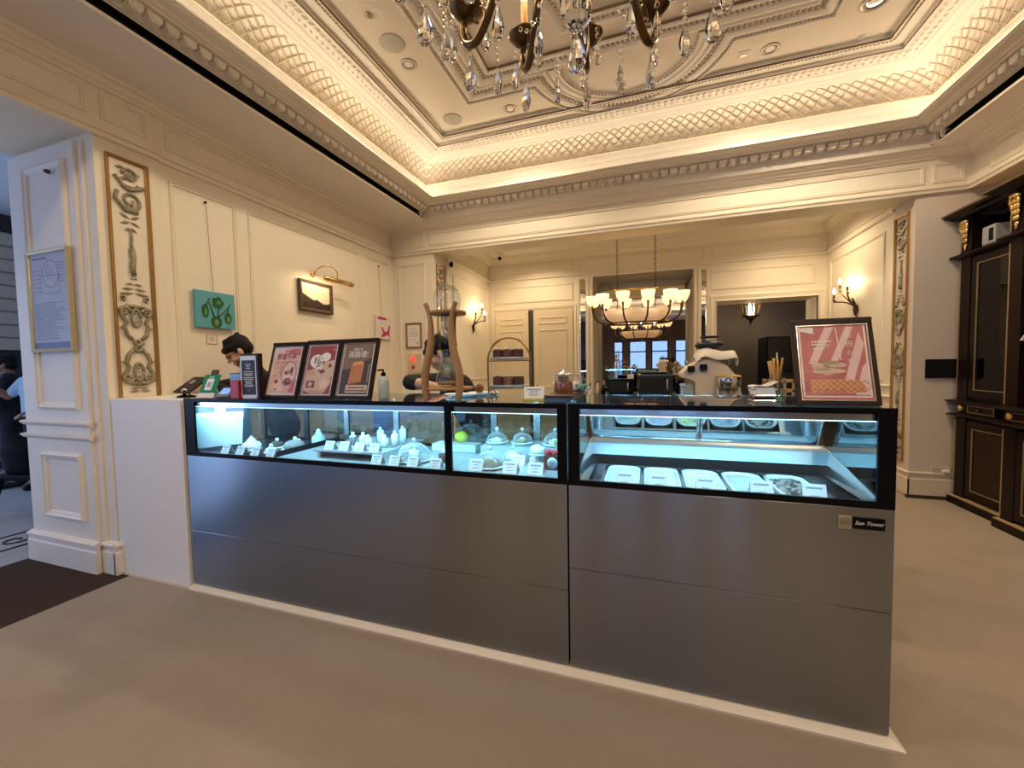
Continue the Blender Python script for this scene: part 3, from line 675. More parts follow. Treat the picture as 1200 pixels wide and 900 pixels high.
# ------------------------------------------------------------------ price cards
CARD = pm('white_card', (.84, .86, .86), .5, var=.02)
INK = pm('card_ink', (.10, .14, .22), .6)
_c = {}
def card(x, y, z, label, w=.062, h=.050, lean=25, rz=0, n=3, group='price cards in the cases', name='price_card', cat='price card', cm=None):
    t = thing(name, label, cat, (x, y, z), rz, group)
    key = (w, h, lean, n)
    dy = h * sin(rad(lean)); hz = h * cos(rad(lean))
    if key not in _c:
        a = MB().add([(-w / 2, 0, 0), (w / 2, 0, 0), (w / 2, dy, hz), (-w / 2, dy, hz), (-w / 2, 2 * dy, 0), (w / 2, 2 * dy, 0),
                      (-w / 2, .0012, 0), (w / 2, .0012, 0), (w / 2, dy, hz - .002), (-w / 2, dy, hz - .002), (-w / 2, 2 * dy - .0012, 0), (w / 2, 2 * dy - .0012, 0)],
                     [(0, 1, 2, 3), (3, 2, 5, 4), (7, 6, 9, 8), (8, 9, 10, 11), (0, 6, 7, 1), (4, 5, 11, 10), (0, 3, 9, 6), (3, 4, 10, 9), (1, 7, 8, 2), (2, 8, 11, 5)])
        me = a.build('fold', cm or CARD, t); b_ = MB(); rnd = random.Random(3)
        for i in range(n):
            v = .74 - .5 * i / max(1, n - 1); hw = w * (.34 if i == 0 else rnd.uniform(.16, .3)); th = h * (.06 if i == 0 else .035)
            q = lambda s, v: (s, dy * v - .0006, hz * v + .0003)
            k = int(hw * 2 / .0055)
            for j in range(k):
                s = -hw + (j + .1) * 2 * hw / k; e = s + 1.3 * hw / k
                b_.add([q(s, v - th / h), q(e, v - th / h), q(e, v + th / h), q(s, v + th / h)], [(0, 1, 2, 3)])
        pr = b_.build('lettering', INK, me); _c[key] = (me.data, pr.data)
    else:
        me = bpy.data.objects.new('fold', _c[key][0]); COL.objects.link(me); me.parent = t
        pr = bpy.data.objects.new('lettering', _c[key][1]); COL.objects.link(pr); pr.parent = me
    return t
Z1 = .9165
for x, y, lb in ((-2.575, 1.848, 'white price card below the hanging paper sheet, leftmost of the front row'), (-2.445, 1.848, 'white price card in front of the small white cream cake'),
                 (-2.318, 1.848, 'white price card in front of the small pale ball topped cake on the black deck'), (-2.192, 1.848, 'white price card in front of the large brown cake, next to the metal divider'),
                 (-1.425, 1.852, 'white price card at the front of the steel deck, just right of the raised shelf'), (-1.312, 1.855, 'white price card in front of the left half of the big glass dome'),
                 (-1.198, 1.858, 'white price card in front of the right half of the big glass dome'), (-1.058, 1.850, 'white price card in front of the small dark cup beside the black mullion')):
    card(x, y, Z1, lb, .066, .056)
for x, lb in ((-1.795, 'white price card at the left end of the raised shelf'), (-1.688, 'white price card in front of the single ball topped cup on the shelf'),
              (-1.582, 'white price card on the shelf before the left cluster of ball topped cups'), (-1.478, 'white price card at the right end of the raised shelf')): card(x, 1.905, .968, lb, .064, .054)
card(-2.335, 2.17, .9175, 'white price card set far back beside the small white jar on the black deck', .06, .05)
for x, y, lb in ((-.832, 1.866, 'white price card in front of the dome over the brown loaf'), (-.648, 1.862, 'white price card between the brown loaf and the stacked cups'), (-.518, 1.868, 'white price card in front of the dark red box with the round seal')):
    card(x, y, Z1, lb, .076, .062)
card(-.655, 2.02, Z1, 'white price card set back between the white cake dome and the white cup tower', .072, .058)
for i, (x, lb) in enumerate(((-.10, 'pale price card standing on the tub of white gelato'), (.045, 'pale price card standing on the tub of lilac gelato'), (.235, 'pale price card standing on the tub of yellow gelato'),
                             (.445, 'pale price card standing on the tub of grey lavender gelato'), (.63, 'pale price card standing on the tub of brown gelato'))):
    card(x, 1.878, .895, lb, .082, .062, 20, n=2, group='price cards on the gelato tubs')
# ------------------------------------------------------------------ pastries
CREAM = pm('whipped_cream', (.86, .85, .78), .5, var=.03)
CHOC = pm('chocolate_sponge', (.10, .055, .04), .7, var=.4, scale=60, bump=.5, bscale=120)
GREYC = pm('mocha_cake', (.30, .25, .22), .6, var=.3, scale=80, bump=.6, bscale=150)
BALL = pm('white_ball', (.88, .90, .88), .3)
CUPG = pm('pale_green_cream', (.70, .80, .66), .4, var=.06)
def top(o, label, cat, group=None): return tag(o, label, cat, group)
t = thing('cream_cake', 'small white cream cake with a piped peak behind the second card', 'cake', (-2.50, 1.98, Z1))
MB().lathe([(.058, 0), (.06, .008), (.056, .012)], n=24).build('board', TUB, t)
MB().lathe([(.055, .012), (.058, .03), (.05, .048), (.03, .058), (.02, .075), (.008, .088), (1e-4, .096)], n=20).build('cream', CREAM, t)
def ball_cake(x, y, z, r, h, label, mt, group, dome=.6):
    t = thing('ball_topped_cake', label, 'cake', (x, y, z), 0, group)
    MB().lathe([(r * 1.25, 0), (r * 1.3, .005), (r * 1.15, .009)], n=20).build('cake_board', TUB, t)
    pr = [(r, .009), (r * 1.02, h * .5)] + [(r * cos(a), h * .5 + h * .5 * sin(a)) for a in (rad(30), rad(55), rad(75), rad(89.9))]
    MB().lathe(pr, n=20).build('sponge', mt, t)
    MB().sphere((r * .1, 0, h + .010), .0125, 10, 8).build('ball', BALL, t)
ball_cake(-2.40, 2.085, .917, .042, .045, 'dark dome cake with a white ball, next to the white cream cake', CHOC, 'ball topped cakes on the black deck')
ball_cake(-2.29, 1.945, .917, .034, .036, 'small pale cake with a white ball, third along the black deck', CREAM, 'ball topped cakes on the black deck')
ball_cake(-2.235, 2.075, .917, .062, .062, 'large brown cake with a white ball against the metal divider', GREYC, 'ball topped cakes on the black deck')
t = thing('glass_jar', 'small white stoppered jar standing far back past the divider', 'jar', (-2.19, 2.24, .917))
MB().lathe([(.04, 0), (.044, .02), (.046, .05), (.03, .07), (.016, .078)], n=18).build('bowl', pm('milky_glass', (.62, .75, .78), .15, var=.03), t)
MB().lathe([(.02, .078), (.024, .084), (.012, .09), (.015, .1), (.008, .11), (1e-4, .112)], n=14).build('stopper', BALL, t)
def ball_cup(x, y, z, label, mt, h=.062, r=.022):
    t = thing('ball_topped_cup', label, 'dessert cup', (x, y, z), 0, 'ball topped dessert cups on the raised shelf')
    MB().lathe([(r * .8, 0), (r, h * .9), (r * .95, h)], n=16).build('cup', mt, t)
    MB().lathe([(r * .95, h), (r * .8, h + .006), (r * .3, h + .012), (1e-4, h + .013)], n=16).build('cream_top', CREAM, t)
    MB().sphere((0, 0, h + .018), .0105, 10, 8).build('ball', BALL, t)
SH = .968
for x, y, h, lb, mt in ((-1.745, 2.06, .055, 'single grey cup with a white ball near the left of the shelf', GREYC), (-1.66, 2.05, .060, 'pale green cup with a white ball, left of the front pair', CUPG),
                        (-1.615, 2.04, .048, 'shortest pale cup with a white ball in the middle of the left cluster', CREAM), (-1.60, 2.14, .080, 'tallest pale green cup at the back of the cluster', CUPG),
                        (-1.545, 2.08, .064, 'pale green cup with a white ball, right of the cluster', CUPG), (-1.505, 2.05, .05, 'cream cup with a white ball beside the big dome', CREAM),
                        (-1.47, 2.19, .085, 'tall cream cup with a white ball behind the big dome', CREAM), (-1.46, 2.09, .07, 'yellow white cup with a white ball at the right shelf end', CREAM)): ball_cup(x, y, SH, lb, mt, h)
def painted_rim_dome():
    m = bpy.data.materials.new('painted_rim_dome'); m.use_nodes = True; N, L = m.node_tree.nodes, m.node_tree.links; N.clear()
    out = N.new('ShaderNodeOutputMaterial'); lw = N.new('ShaderNodeLayerWeight'); lw.inputs[0].default_value = .5
    pw = N.new('ShaderNodeMath'); pw.operation = 'POWER'; pw.inputs[1].default_value = 1.7; L.new(lw.outputs['Facing'], pw.inputs[0])
    tr = N.new('ShaderNodeBsdfTransparent'); df = N.new('ShaderNodeBsdfDiffuse'); df.inputs[0].default_value = (.85, .93, .95, 1)
    gl = N.new('ShaderNodeBsdfGlossy'); gl.inputs['Roughness'].default_value = .05
    a, b = N.new('ShaderNodeMixShader'), N.new('ShaderNodeMixShader'); a.inputs[0].default_value = .45
    L.new(df.outputs[0], a.inputs[1]); L.new(gl.outputs[0], a.inputs[2]); L.new(pw.outputs[0], b.inputs[0]); L.new(tr.outputs[0], b.inputs[1]); L.new(a.outputs[0], b.inputs[2]); L.new(b.outputs[0], out.inputs[0])
    return m
DOMEG = painted_rim_dome()  # brightly lit rims are put in as white colour at grazing angles
def dome(x, y, z, r, label, food, plate=TUB, group='glass domes in the right cell', pz=.0):
    t = thing('glass_dome', label, 'cake dome', (x, y, z), 0, group)
    pr = [(r, .012)] + [(r * cos(a), .012 + r * .92 * sin(a)) for a in [rad(q) for q in (0, 12, 25, 38, 50, 62, 74, 84, 89.9)]]
    MB().lathe(pr, n=32).lathe([(r * .965, .012)] + [(r * .965 * cos(a), .012 + r * .885 * sin(a)) for a in [rad(q) for q in (12, 25, 38, 50, 62, 74, 84, 89.9)]], n=32).build('cover', DOMEG, t)
    MB().tube([(r * cos(a), r * sin(a), .012) for a in [2 * PI * i / 32 for i in range(32)]], .0028, 5, closed=True).build('rim', BALL, t)
    MB().lathe([(.004, .012 + r * .92), (.006, .018 + r * .92), (.011, .026 + r * .92), (.010, .036 + r * .92), (1e-4, .041 + r * .92)], n=12).build('knob', pm('glass_knob', (.8, .92, .97), .08, trans=.3), t)
    MB().lathe([(r * .5, 0), (r * .95, .003), (r * 1.12, .011), (r * 1.06, .0115), (r * .9, .006), (1e-4, .006)], n=32).build('plate', plate, t)
    if food: food(t, r)
    return t
def top_food(name, label, cat, x, y, z, fn, group=None):
    t = thing(name, label, cat, (x, y, z), 0, group); fn(t); return t
def round_cake(mt, r=.05, h=.045):
    def f(t): MB().lathe([(r, 0), (r * 1.02, h * .8), (r * .9, h), (1e-4, h * 1.03)], n=24).build('sponge', mt, t); MB().lathe([(r * .5, h), (r * .45, h + .008), (1e-4, h + .012)], n=14).build('icing', CREAM, t)
    return f
def loaf(t):
    p = MB(); n = 12; m_ = 8; vs = []; fs = []
    for i in range(n + 1):
        a = -1 + 2 * i / n; s = (1 - abs(a) ** 4) ** .5 + .02
        for j in range(m_ + 1): b_ = PI * j / m_; vs.append((a * .062, .034 * cos(b_) * s, .040 * sin(b_) * s * (1 + .08 * sin(a * 9))))
    for i in range(n):
        for j in range(m_): k = i * (m_ + 1) + j; fs.append((k, k + 1, k + m_ + 2, k + m_ + 1))
    p.add(vs, fs, True).build('crust', pm('brown_loaf', (.30, .20, .13), .7, var=.4, scale=60, bump=.6, bscale=120), t)
dome(-1.262, 1.985, .9175, .098, 'big glass dome on a plate at the right of the steel deck', None, group='glass domes in the left cell')
top_food('cream_cup', 'small pale cream cup under the big glass dome', 'dessert cup', -1.262, 1.985, .9245, lambda t: (MB().lathe([(.022, 0), (.03, .05), (.026, .05), (1e-4, .052)], n=16).build('cup', CUPG, t), MB().sphere((0, 0, .058), .011, 10, 8).build('ball', BALL, t)))
dk_ = CHOC
top_food('ball_topped_cup', 'small dark chocolate cup with a white ball beside the black mullion', 'dessert cup', -1.075, 1.99, .917, lambda t: (MB().lathe([(.026, 0), (.03, .045), (.024, .05), (1e-4, .052)], n=16).build('cup', CHOC, t), MB().sphere((0, 0, .06), .012, 10, 8).build('ball', BALL, t)))
top_food('lemon', 'bright yellow lemon at the back of the steel deck', 'fruit', -1.13, 2.33, .9985, lambda t: MB().sphere((0, 0, 0), .036, 14, 10, sx=1.2).build('rind', pm('lemon_rind', (.80, .72, .05), .4, bump=.3, bscale=120), t))
tag(MB().box(-1.30, -1.0, 2.25, 2.36, .917, .962).build('white_box', TUB, bevel=.004), 'low white box under the lemon at the back of the deck', 'box')
RS = .9865
dome(-.855, 2.25, RS, .062, 'glass dome at the back left of the right cell', None)
top_food('cake', 'pale flat cake under the back left dome', 'cake', -.855, 2.25, RS + .0065, round_cake(CREAM, .035, .02))
dome(-.70, 2.26, RS, .060, 'glass dome at the back, between the back left dome and the back right dome', None)
top_food('cake', 'caramel brown cake under the middle back dome', 'cake', -.70, 2.26, RS + .0065, round_cake(pm('caramel', (.5, .32, .14), .5), .03, .022))
dome(-.505, 2.26, RS, .066, 'glass dome at the back right, above the dark red box', None)
top_food('cake', 'yellow cake under the back right dome', 'cake', -.505, 2.26, RS + .0065, round_cake(pm('yellow_cake', (.66, .56, .28), .5), .04, .022))
dome(-.785, 1.955, .9175, .080, 'largest glass dome of the right cell, over a brown loaf at the front', None)
top_food('loaf_cake', 'brown crusty loaf on a plate under the front dome', 'bread', -.785, 1.955, .9245, loaf)
dome(-.70, 2.09, .9175, .062, 'glass dome over a plain white cake, behind the loaf dome', None)
top_food('cake', 'tall plain white cake under the dome behind the loaf', 'cake', -.70, 2.09, .9245, round_cake(CREAM, .042, .045))
t = thing('cup_tower', 'tapering tower of stacked white plastic cups between the cards', 'cups', (-.553, 1.965, .917))
for i in range(7): MB().lathe([(.026 - i * .0022, i * .009), (.029 - i * .0024, i * .009 + .011), (.027 - i * .0024, i * .009 + .011)], n=18).build('cup', TUB, t)
t = thing('cake_stand', 'small footed glass stand with a round cream cake, behind the cup tower', 'cake stand', (-.565, 2.10, .917))
MB().lathe([(.03, 0), (.026, .004), (.006, .01), (.005, .035), (.01, .045), (.052, .05), (.054, .055), (1e-4, .053)], n=24).build('stand', pm('stand_glass', (.6, .75, .8), .1), t)
top_food('cake', 'round cream cake on the small footed stand', 'cake', -.565, 2.10, .973, round_cake(CREAM, .04, .035))
t = thing('gift_box', 'dark red box with a round silver seal, right end of the pastry case', 'box', (-.455, 1.99, .917))
MB().box(-.045, .05, -.02, .06, 0, .072).build('box', pm('dark_red_box', (.11, .025, .02), .45), t, bevel=.002)
MB().lathe([(.027, -.0205), (.027, -.023), (1e-4, -.023)], (0, 0, .038), 24, axis='Y').build('seal', pm('seal_silver', (.6, .7, .75), .3, metal=.3), t)
sl = MB(); sl.tube([(.017 * cos(a), -.0236, .038 + .017 * sin(a)) for a in [2 * PI * i / 24 for i in range(24)]], .0013, 4, closed=True)
for a in range(6): sl.tube([(0, -.0236, .038), (.014 * cos(a * PI / 3), -.0236, .038 + .014 * sin(a * PI / 3))], .001, 4)
sl.build('seal_engraving', pm('seal_lines', (.2, .25, .28), .4), t)
rb = MB()
for i in range(5): rb.sphere((-.035 + .019 * i, .005 + .012 * (i % 2), .084 + .004 * (i % 2)), .014, 8, 6)
tag(rb.build('red_tissue_flowers', pm('red_tissue', (.62, .05, .06), .6, var=.3), None, loc=(-.455, 1.99, .917)), 'row of crumpled red tissue flowers on the dark red box', 'decoration')
t = thing('fruit_cup', 'clear cup of yellow fruit standing above the red tissue', 'dessert cup', (-.445, 2.11, .917))
MB().lathe([(.022, 0), (.03, .125), (.028, .125), (.021, .004)], n=18).build('cup', DOMEG, t)
MB().lathe([(.02, .06), (.027, .115), (.015, .13), (1e-4, .132)], n=18).build('fruit', pm('yellow_fruit', (.75, .70, .06), .4, var=.2, scale=90), t)
# paper hung inside the left end, with its tape
pp = MB().add([(-2.868, 1.875, .93), (-2.635, 2.02, .945), (-2.615, 2.02, 1.168), (-2.865, 1.872, 1.164), (-2.8685, 1.876, .93), (-2.6355, 2.021, .945), (-2.6155, 2.021, 1.168), (-2.8655, 1.873, 1.164)],
              [(0, 1, 2, 3), (7, 6, 5, 4), (0, 4, 5, 1), (1, 5, 6, 2), (2, 6, 7, 3), (3, 7, 4, 0)])
t = thing('paper_sheet', 'large blank white paper sheet taped up inside the left end of the pastry case', 'paper', (-2.74, 1.95, .93))
pp.build('sheet', pm('paper', (.84, .86, .88), .7, var=.02), t, world=True)
MB().add([(-2.762, 1.934, 1.15), (-2.705, 1.966, 1.15), (-2.705, 1.966, 1.25), (-2.762, 1.934, 1.25)], [(0, 1, 2, 3)]).build('tape', pm('tape', (.8, .85, .9), .3), t, world=True)
# ================================================================== LAMPS
BULB = pm('warm_bulb', (1, .85, .6), .4, emit=(1, .80, .52), es=K_BULB)
CRYS = pm('crystal', (1, 1, 1), .0, var=0, trans=1, ior=1.55)
CANDLE = pm('amber_candle_sleeve', (.62, .33, .12), .4, var=.1)
ARMB = pm('aged_bronze_arm', (.13, .075, .03), .28, metal=.9, var=.4, scale=25)
def teardrop(mb, c, h, r):   # faceted pendant, tip up
    n = 8; pr = [(1e-4, 0), (r * .55, -h * .0 + -h * .90 + h * .0), ]
    prof = [(1e-4, -h), (r * .62, -h * .93), (r, -h * .72), (r * .82, -h * .48), (r * .42, -h * .2), (r * .12, -.004), (1e-4, 0)]
    mb.lathe(prof, c, n, False, sy=.62)
def make_chandelier():
    t = thing('crystal_chandelier', 'large bronze chandelier with crystal drops hanging from the ornate ceiling', 'chandelier', (-.18, 1.13, 4.25))
    Z = lambda z: z - 4.25
    c = MB(); c.lathe([(.10, 0), (.12, -.02), (.10, -.05), (.04, -.09), (.015, -.11)], n=24)
    c.lathe([(.012, -.11), (.012, -1.05)], n=10)
    c.lathe([(.012, Z(3.2)), (.04, Z(3.17)), (.05, Z(3.10)), (.025, Z(3.04)), (.035, Z(2.97)), (.07, Z(2.90)), (.075, Z(2.82)), (.03, Z(2.74)), (.04, Z(2.66)), (.055, Z(2.60)), (.03, Z(2.54)), (.012, Z(2.48)), (1e-4, Z(2.47))], n=24)
    c.build('stem', ARMB, t)
    b = MB().lathe([(1e-4, Z(2.47)), (.026, Z(2.458)), (.046, Z(2.415)), (.038, Z(2.37)), (.014, Z(2.345)), (1e-4, Z(2.34))], n=12, smooth=False); b.build('crystal_ball', CRYS, t)
    arm = cup = slv = blb = None; drops = {}
    def put(name, me_o, rz=0, loc=(0, 0, 0)):
        o = bpy.data.objects.new(name, me_o.data); COL.objects.link(o); o.parent = t; o.rotation_euler = (0, 0, rz); o.location = loc; return o
    for i in range(12):
        a = rad(4 + 30 * i); R = lambda x, z: (x, 0, Z(z))
        if arm is None:
            m_ = MB(); path = spline([R(.05, 2.86), R(.12, 2.95), R(.22, 2.86), R(.31, 2.64), R(.39, 2.545), R(.45, 2.555), R(.475, 2.61), R(.452, 2.645)], 6)
            m_.tube(path, [.014] * (len(path) - 6) + [.013, .012, .012, .011, .010, .010], 8)
            m_.tube(spline([R(.39, 2.545), R(.36, 2.60), R(.385, 2.635), R(.41, 2.61), R(.395, 2.595)], 5), .006, 6)
            arm = m_.build('arm', ARMB, t); arm.rotation_euler = (0, 0, a)
            m_ = MB().lathe([(.008, Z(2.635)), (.03, Z(2.64)), (.058, Z(2.665)), (.060, Z(2.67)), (.045, Z(2.66)), (.02, Z(2.655)), (.02, Z(2.69)), (1e-4, Z(2.69))], (.45, 0, 0), 20); cup = m_.build('candle_cup', ARMB, t); cup.rotation_euler = (0, 0, a)
            m_ = MB().lathe([(.013, Z(2.685)), (.013, Z(2.79)), (1e-4, Z(2.79))], (.45, 0, 0), 12); slv = m_.build('candle_sleeve', CANDLE, t); slv.rotation_euler = (0, 0, a)
            m_ = MB().lathe([(.006, Z(2.79)), (.015, Z(2.81)), (.014, Z(2.835)), (.006, Z(2.865)), (1e-4, Z(2.88))], (.45, 0, 0), 10); blb = m_.build('bulb', BULB, t); blb.rotation_euler = (0, 0, a)
            for nm, (x, y, z, h, r, beads) in {'low': (.44, 0, 2.545, .105, .027, 2), 'out': (.508, .02, 2.66, .10, .024, 2), 'in': (.40, -.04, 2.655, .085, .021, 2), 'mid': (.30, 0, 2.64, .11, .026, 2), 'swag': (.43, .11, 2.60, .10, .024, 3)}.items():
                m_ = MB(); zz = Z(z)
                for k in range(beads): m_.sphere((x, y, zz - .010 - k * .021), .0085, 8, 6)
                teardrop(m_, (x, y, zz - .006 - beads * .021), h, r); drops[nm] = m_.build('crystal_drop', CRYS, t); drops[nm].rotation_euler = (0, 0, a)
        else:
            for nm, src in (('arm', arm), ('candle_cup', cup), ('candle_sleeve', slv), ('bulb', blb)): put(nm, src, a)
            for nm in ('low', 'out', 'in', 'mid', 'swag'):
                put('crystal_drop', drops[nm], a)
    m_ = MB(); teardrop(m_, (0, 0, Z(2.34)), .11, .027); m_.build('crystal_drop', CRYS, t)
    # bead garlands from stem to cups
    g = MB()
    for i in range(12):
        a = rad(4 + 30 * i)
        for k in range(7):
            q = k / 7; rr = .07 + .36 * q; z = 2.82 - .30 * sin(q * PI) * .6 - .13 * q
            g.sphere((rr * cos(a + .1), rr * sin(a + .1), Z(z)), .008, 6, 5)
    g.build('bead_garland', CRYS, t)
    return t
make_chandelier()
# ---- recess chandelier: oval hoop with white glass bowls on two chains
BOWL = pm('lit_white_glass', (.9, .82, .62), .35, emit=(1, .71, .36), es=K_BOWL * .95, var=.05)
ALAB = pm('lit_alabaster', (.8, .62, .45), .4, emit=(1, .55, .24), es=K_BOWL * .26, var=.12, scale=12)
t = thing('bowl_chandelier', 'oval chandelier of lit white glass bowls on two chains before the mirror', 'chandelier', (-.155, 6.1, 3.5))
Z = lambda z: z - 3.5
for x in (-.26, .26):
    c = MB(); z = Z(2.53); k = 0
    while z < -.03:
        c.tube([(x + .012 * cos(q) * (1 if k % 2 else 0), .012 * cos(q) * (0 if k % 2 else 1), z + .024 * sin(q) + .02) for q in [2 * PI * j / 10 for j in range(10)]], .0035, 5, closed=True); z += .040; k += 1
    c.lathe([(.03, -.02), (.035, 0)], (x, 0, 0), 14); c.lathe([(.008, Z(2.5)), (.02, Z(2.52)), (.012, Z(2.545)), (1e-4, Z(2.55))], (x, 0, 0), 12)
    c.tube([(x, 0, Z(2.52)), (x, 0, Z(2.04))], .005, 6)
    c.build('chain', BRONZE, t)
MB().tube([(-.30, 0, Z(2.51)), (.30, 0, Z(2.51))], .016, 10).build('cross_bar', GOLD, t)
hp = MB(); hp.tube([(.44 * cos(q), .20 * sin(q), Z(2.02)) for q in [2 * PI * j / 40 for j in range(40)]], .014, 8, closed=True); hp.build('hoop', BRONZE, t)
MB().lathe([(1e-4, Z(2.03)), (.32, Z(2.035)), (.40, Z(2.06)), (.46, Z(2.13)), (.475, Z(2.20)), (.465, Z(2.20)), (.44, Z(2.13)), (.3, Z(2.06)), (1e-4, Z(2.05))], n=40, sy=.46).build('alabaster_dish', ALAB, t)
b0 = None
for i in range(12):
    q = 2 * PI * (i + .5) / 12; x, y = .63 * cos(q), .36 * sin(q); x0, y0 = .43 * cos(q), .19 * sin(q)
    MB().tube(bez((x0, y0, Z(2.02)), (x0 + (x - x0) * .7, y0 + (y - y0) * .7, Z(2.04)), (x, y, Z(2.12)), (x, y, Z(2.29)), 10), [.013] * 7 + [.012, .012, .014, .018], 8).build('arm', BRONZE, t)
    if b0 is None:
        b0 = MB().lathe([(.022, 0), (.05, .012), (.075, .045), (.088, .09), (.094, .135), (.088, .135), (.080, .09), (.066, .05), (.04, .022), (1e-4, .016)], n=24).build('glass_bowl', BOWL, t); b0.location = (x, y, Z(2.285))
    else:
        o = bpy.data.objects.new('glass_bowl', b0.data); COL.objects.link(o); o.parent = t; o.location = (x, y, Z(2.285))
# ---- wall sconces: bronze branches with three candle bulbs
SB = pm('sconce_bulb', (1, .85, .6), .4, emit=(1, .76, .42), es=K_SCONCE)
def sconce(label, loc, sgn, pts):
    t = thing('wall_sconce', label, 'wall lamp', loc, 0, 'branch sconces in the recess')
    b = MB(); s = sgn
    b.tube(spline([(0.0, 0, -.17), (s * .025, .0, -.10), (s * .03, 0, 0), (s * .05, .01, .08)], 5), [.006] * 3 + [.016] * 10 + [.012] * 3, 8)
    leaf_ = [(0, -.01, -.17), (s * .02, .045, -.08), (s * .012, .03, .03), (s * .02, -.04, -.05)]
    b.sphere((s * .012, .0, -.06), .03, 10, 8, sx=.5, sy=1.0, sz=2.0)
    for p in pts:
        p = Vector(p); q = Vector((s * .05, .01, .06))
        path = spline([(s * .03, 0, -.02), q + (p - q) * .35 + Vector((0, .03 * (1 if p.y > 0 else -1), -.04)), p - Vector((0, 0, .06)), p], 6)
        b.tube(path, [.011 - .004 * i / len(path) for i in range(len(path))], 7)
        b.lathe([(.004, -.01), (.018, 0), (.012, .012), (.010, .045), (1e-4, .045)], p, 10)
        b.sphere(p - Vector((0, .02, .05)), .016, 8, 6, sy=1.6, sz=.6)
    b.build('branch', BRONZE, t)
    for p in pts:
        MB().lathe([(.007, .045), (.019, .068), (.017, .09), (.006, .115), (1e-4, .12)], p, 10).build('bulb', SB, t)
    return t
sconce('branch sconce with lit bulbs left of the panelled doors', (-2.895, 6.52, 2.18), 1, [(.10, -.08, .15), (.10, .20, .26), (.16, .17, .12)])
sconce('branch sconce with three lit bulbs above the large pink poster', (2.57, 6.42, 2.16), -1, [(-.10, .02, .20), (-.10, .24, .26), (-.17, .22, .13)])
# ---- hanging lantern in the dark kitchen
t = thing('hanging_lantern', 'small glass lantern hanging in the dark kitchen opening', 'lantern', (1.82, 8.6, 2.9))
b = MB(); b.tube([(0, 0, 0), (0, 0, -.22)], .008, 6); b.lathe([(.02, -.20), (.10, -.24), (.03, -.25)], n=8)
for i in range(8): a = 2 * PI * i / 8; b.tube([(.09 * cos(a), .09 * sin(a), -.24), (.17 * cos(a), .17 * sin(a), -.34), (.13 * cos(a), .13 * sin(a), -.62)], .007, 5)
b.tube([(.13 * cos(q), .13 * sin(q), -.62) for q in [2 * PI * j / 24 for j in range(24)]], .012, 6, closed=True); b.lathe([(.12, -.62), (.06, -.68), (.03, -.70), (.012, -.76), (1e-4, -.78)], n=12)
b.build('lantern_frame', BRONZE, t)
MB().lathe([(.085, -.25), (.165, -.34), (.125, -.61)], n=8, smooth=False).build('lantern_glass', pane_mat('lantern_glass', (.95, .9, .8)), t)
for i in range(3): MB().lathe([(.008, -.60), (.008, -.47), (.014, -.45), (.006, -.40), (1e-4, -.39)], (.04 * cos(i * 2.1), .04 * sin(i * 2.1), 0), 8).build('bulb', BULB, t)
# ---- ceiling fittings
DLR = pm('downlight_trim', (.52, .44, .34), .35, metal=.5); DLW = pm('downlight_lens', (.75, .70, .62), .3)
SPK = pm('speaker_grille', (.56, .52, .43), .6, bump=.4, bscale=600)
def downlight(x, y, label, r=.055, dark=False):
    t = thing('downlight', label, 'ceiling light', (x, y, 4.25), 0, 'downlights in the ceiling')
    MB().lathe([(r * 1.35, 0), (r * 1.32, -.006), (r * 1.02, -.010), (r, -.004), (r * .98, 0)], n=28).build('trim_ring', DLR, t)
    MB().lathe([(r * .98, -.002), (r * .6, -.005), (1e-4, -.006)], n=24).build('lens', CHROME if dark else DLW, t)
    s = bpy.data.lights.new('downlight_beam', 'SPOT'); s.energy = K_DOWN; s.color = (1, .81, .58); s.spot_size = rad(150); s.spot_blend = .6; s.shadow_soft_size = .05
    o = bpy.data.objects.new('downlight_beam', s); COL.objects.link(o); o.parent = t; o.location = (0, 0, -.02)
for x, y, lb in ((-2.09, 3.39, 'small round downlight beside the first speaker on the left ceiling strip'), (-1.42, 4.33, 'small round downlight between the corner speaker and the round lobe'),
                 (1.05, 4.33, 'small round downlight right of the square vent near the back edge')): downlight(x, y, lb)
downlight(1.70, 4.06, 'larger chrome downlight at the top right of the ceiling', .075, True)
for x, y in ((-2.09, .9), (-2.09, -1.5), (1.73, .9), (1.73, -1.5), (-1.42, -2.1), (1.05, -2.1)): downlight(x, y, 'small round downlight in the front half of the ceiling, added out of view to light the room')  # unseen downlights added to light the room evenly
def speaker(x, y, label):
    t = thing('ceiling_speaker', label, 'speaker', (x, y, 4.25), 0, 'ceiling speakers')
    MB().lathe([(.105, 0), (.105, -.008), (.096, -.011), (1e-4, -.011)], n=32).build('grille', SPK, t)
    MB().lathe([(.007, -.011), (.006, -.014), (1e-4, -.0145)], n=10).build('led_dot', DLW, t)
speaker(-2.09, 3.13, 'round ceiling speaker on the left strip, next to a downlight'); speaker(-2.09, 4.28, 'round ceiling speaker in the back left corner of the ceiling')
t = thing('sprinkler', 'tiny round sprinkler left of the first speaker', 'sprinkler', (-2.10, 2.83, 4.25)); MB().lathe([(.035, 0), (.033, -.006), (.015, -.009), (.012, -.02), (1e-4, -.022)], n=18).build('cap', DLR, t)
t = thing('sprinkler', 'tiny white sprinkler near the back right corner of the ceiling field', 'sprinkler', (1.77, 4.45, 4.25)); MB().lathe([(.03, 0), (.028, -.006), (.012, -.009), (.01, -.02), (1e-4, -.022)], n=18).build('cap', DLW, t)
t = thing('ceiling_vent', 'small square vent between the round lobe and a downlight', 'vent', (.84, 4.33, 4.25))
MB().box(-.05, .05, -.05, .05, -.006, 0).build('plate', CEILP, t, bevel=.002); MB().box(-.03, .03, -.02, .02, -.009, -.006).build('grille', DLR, t)
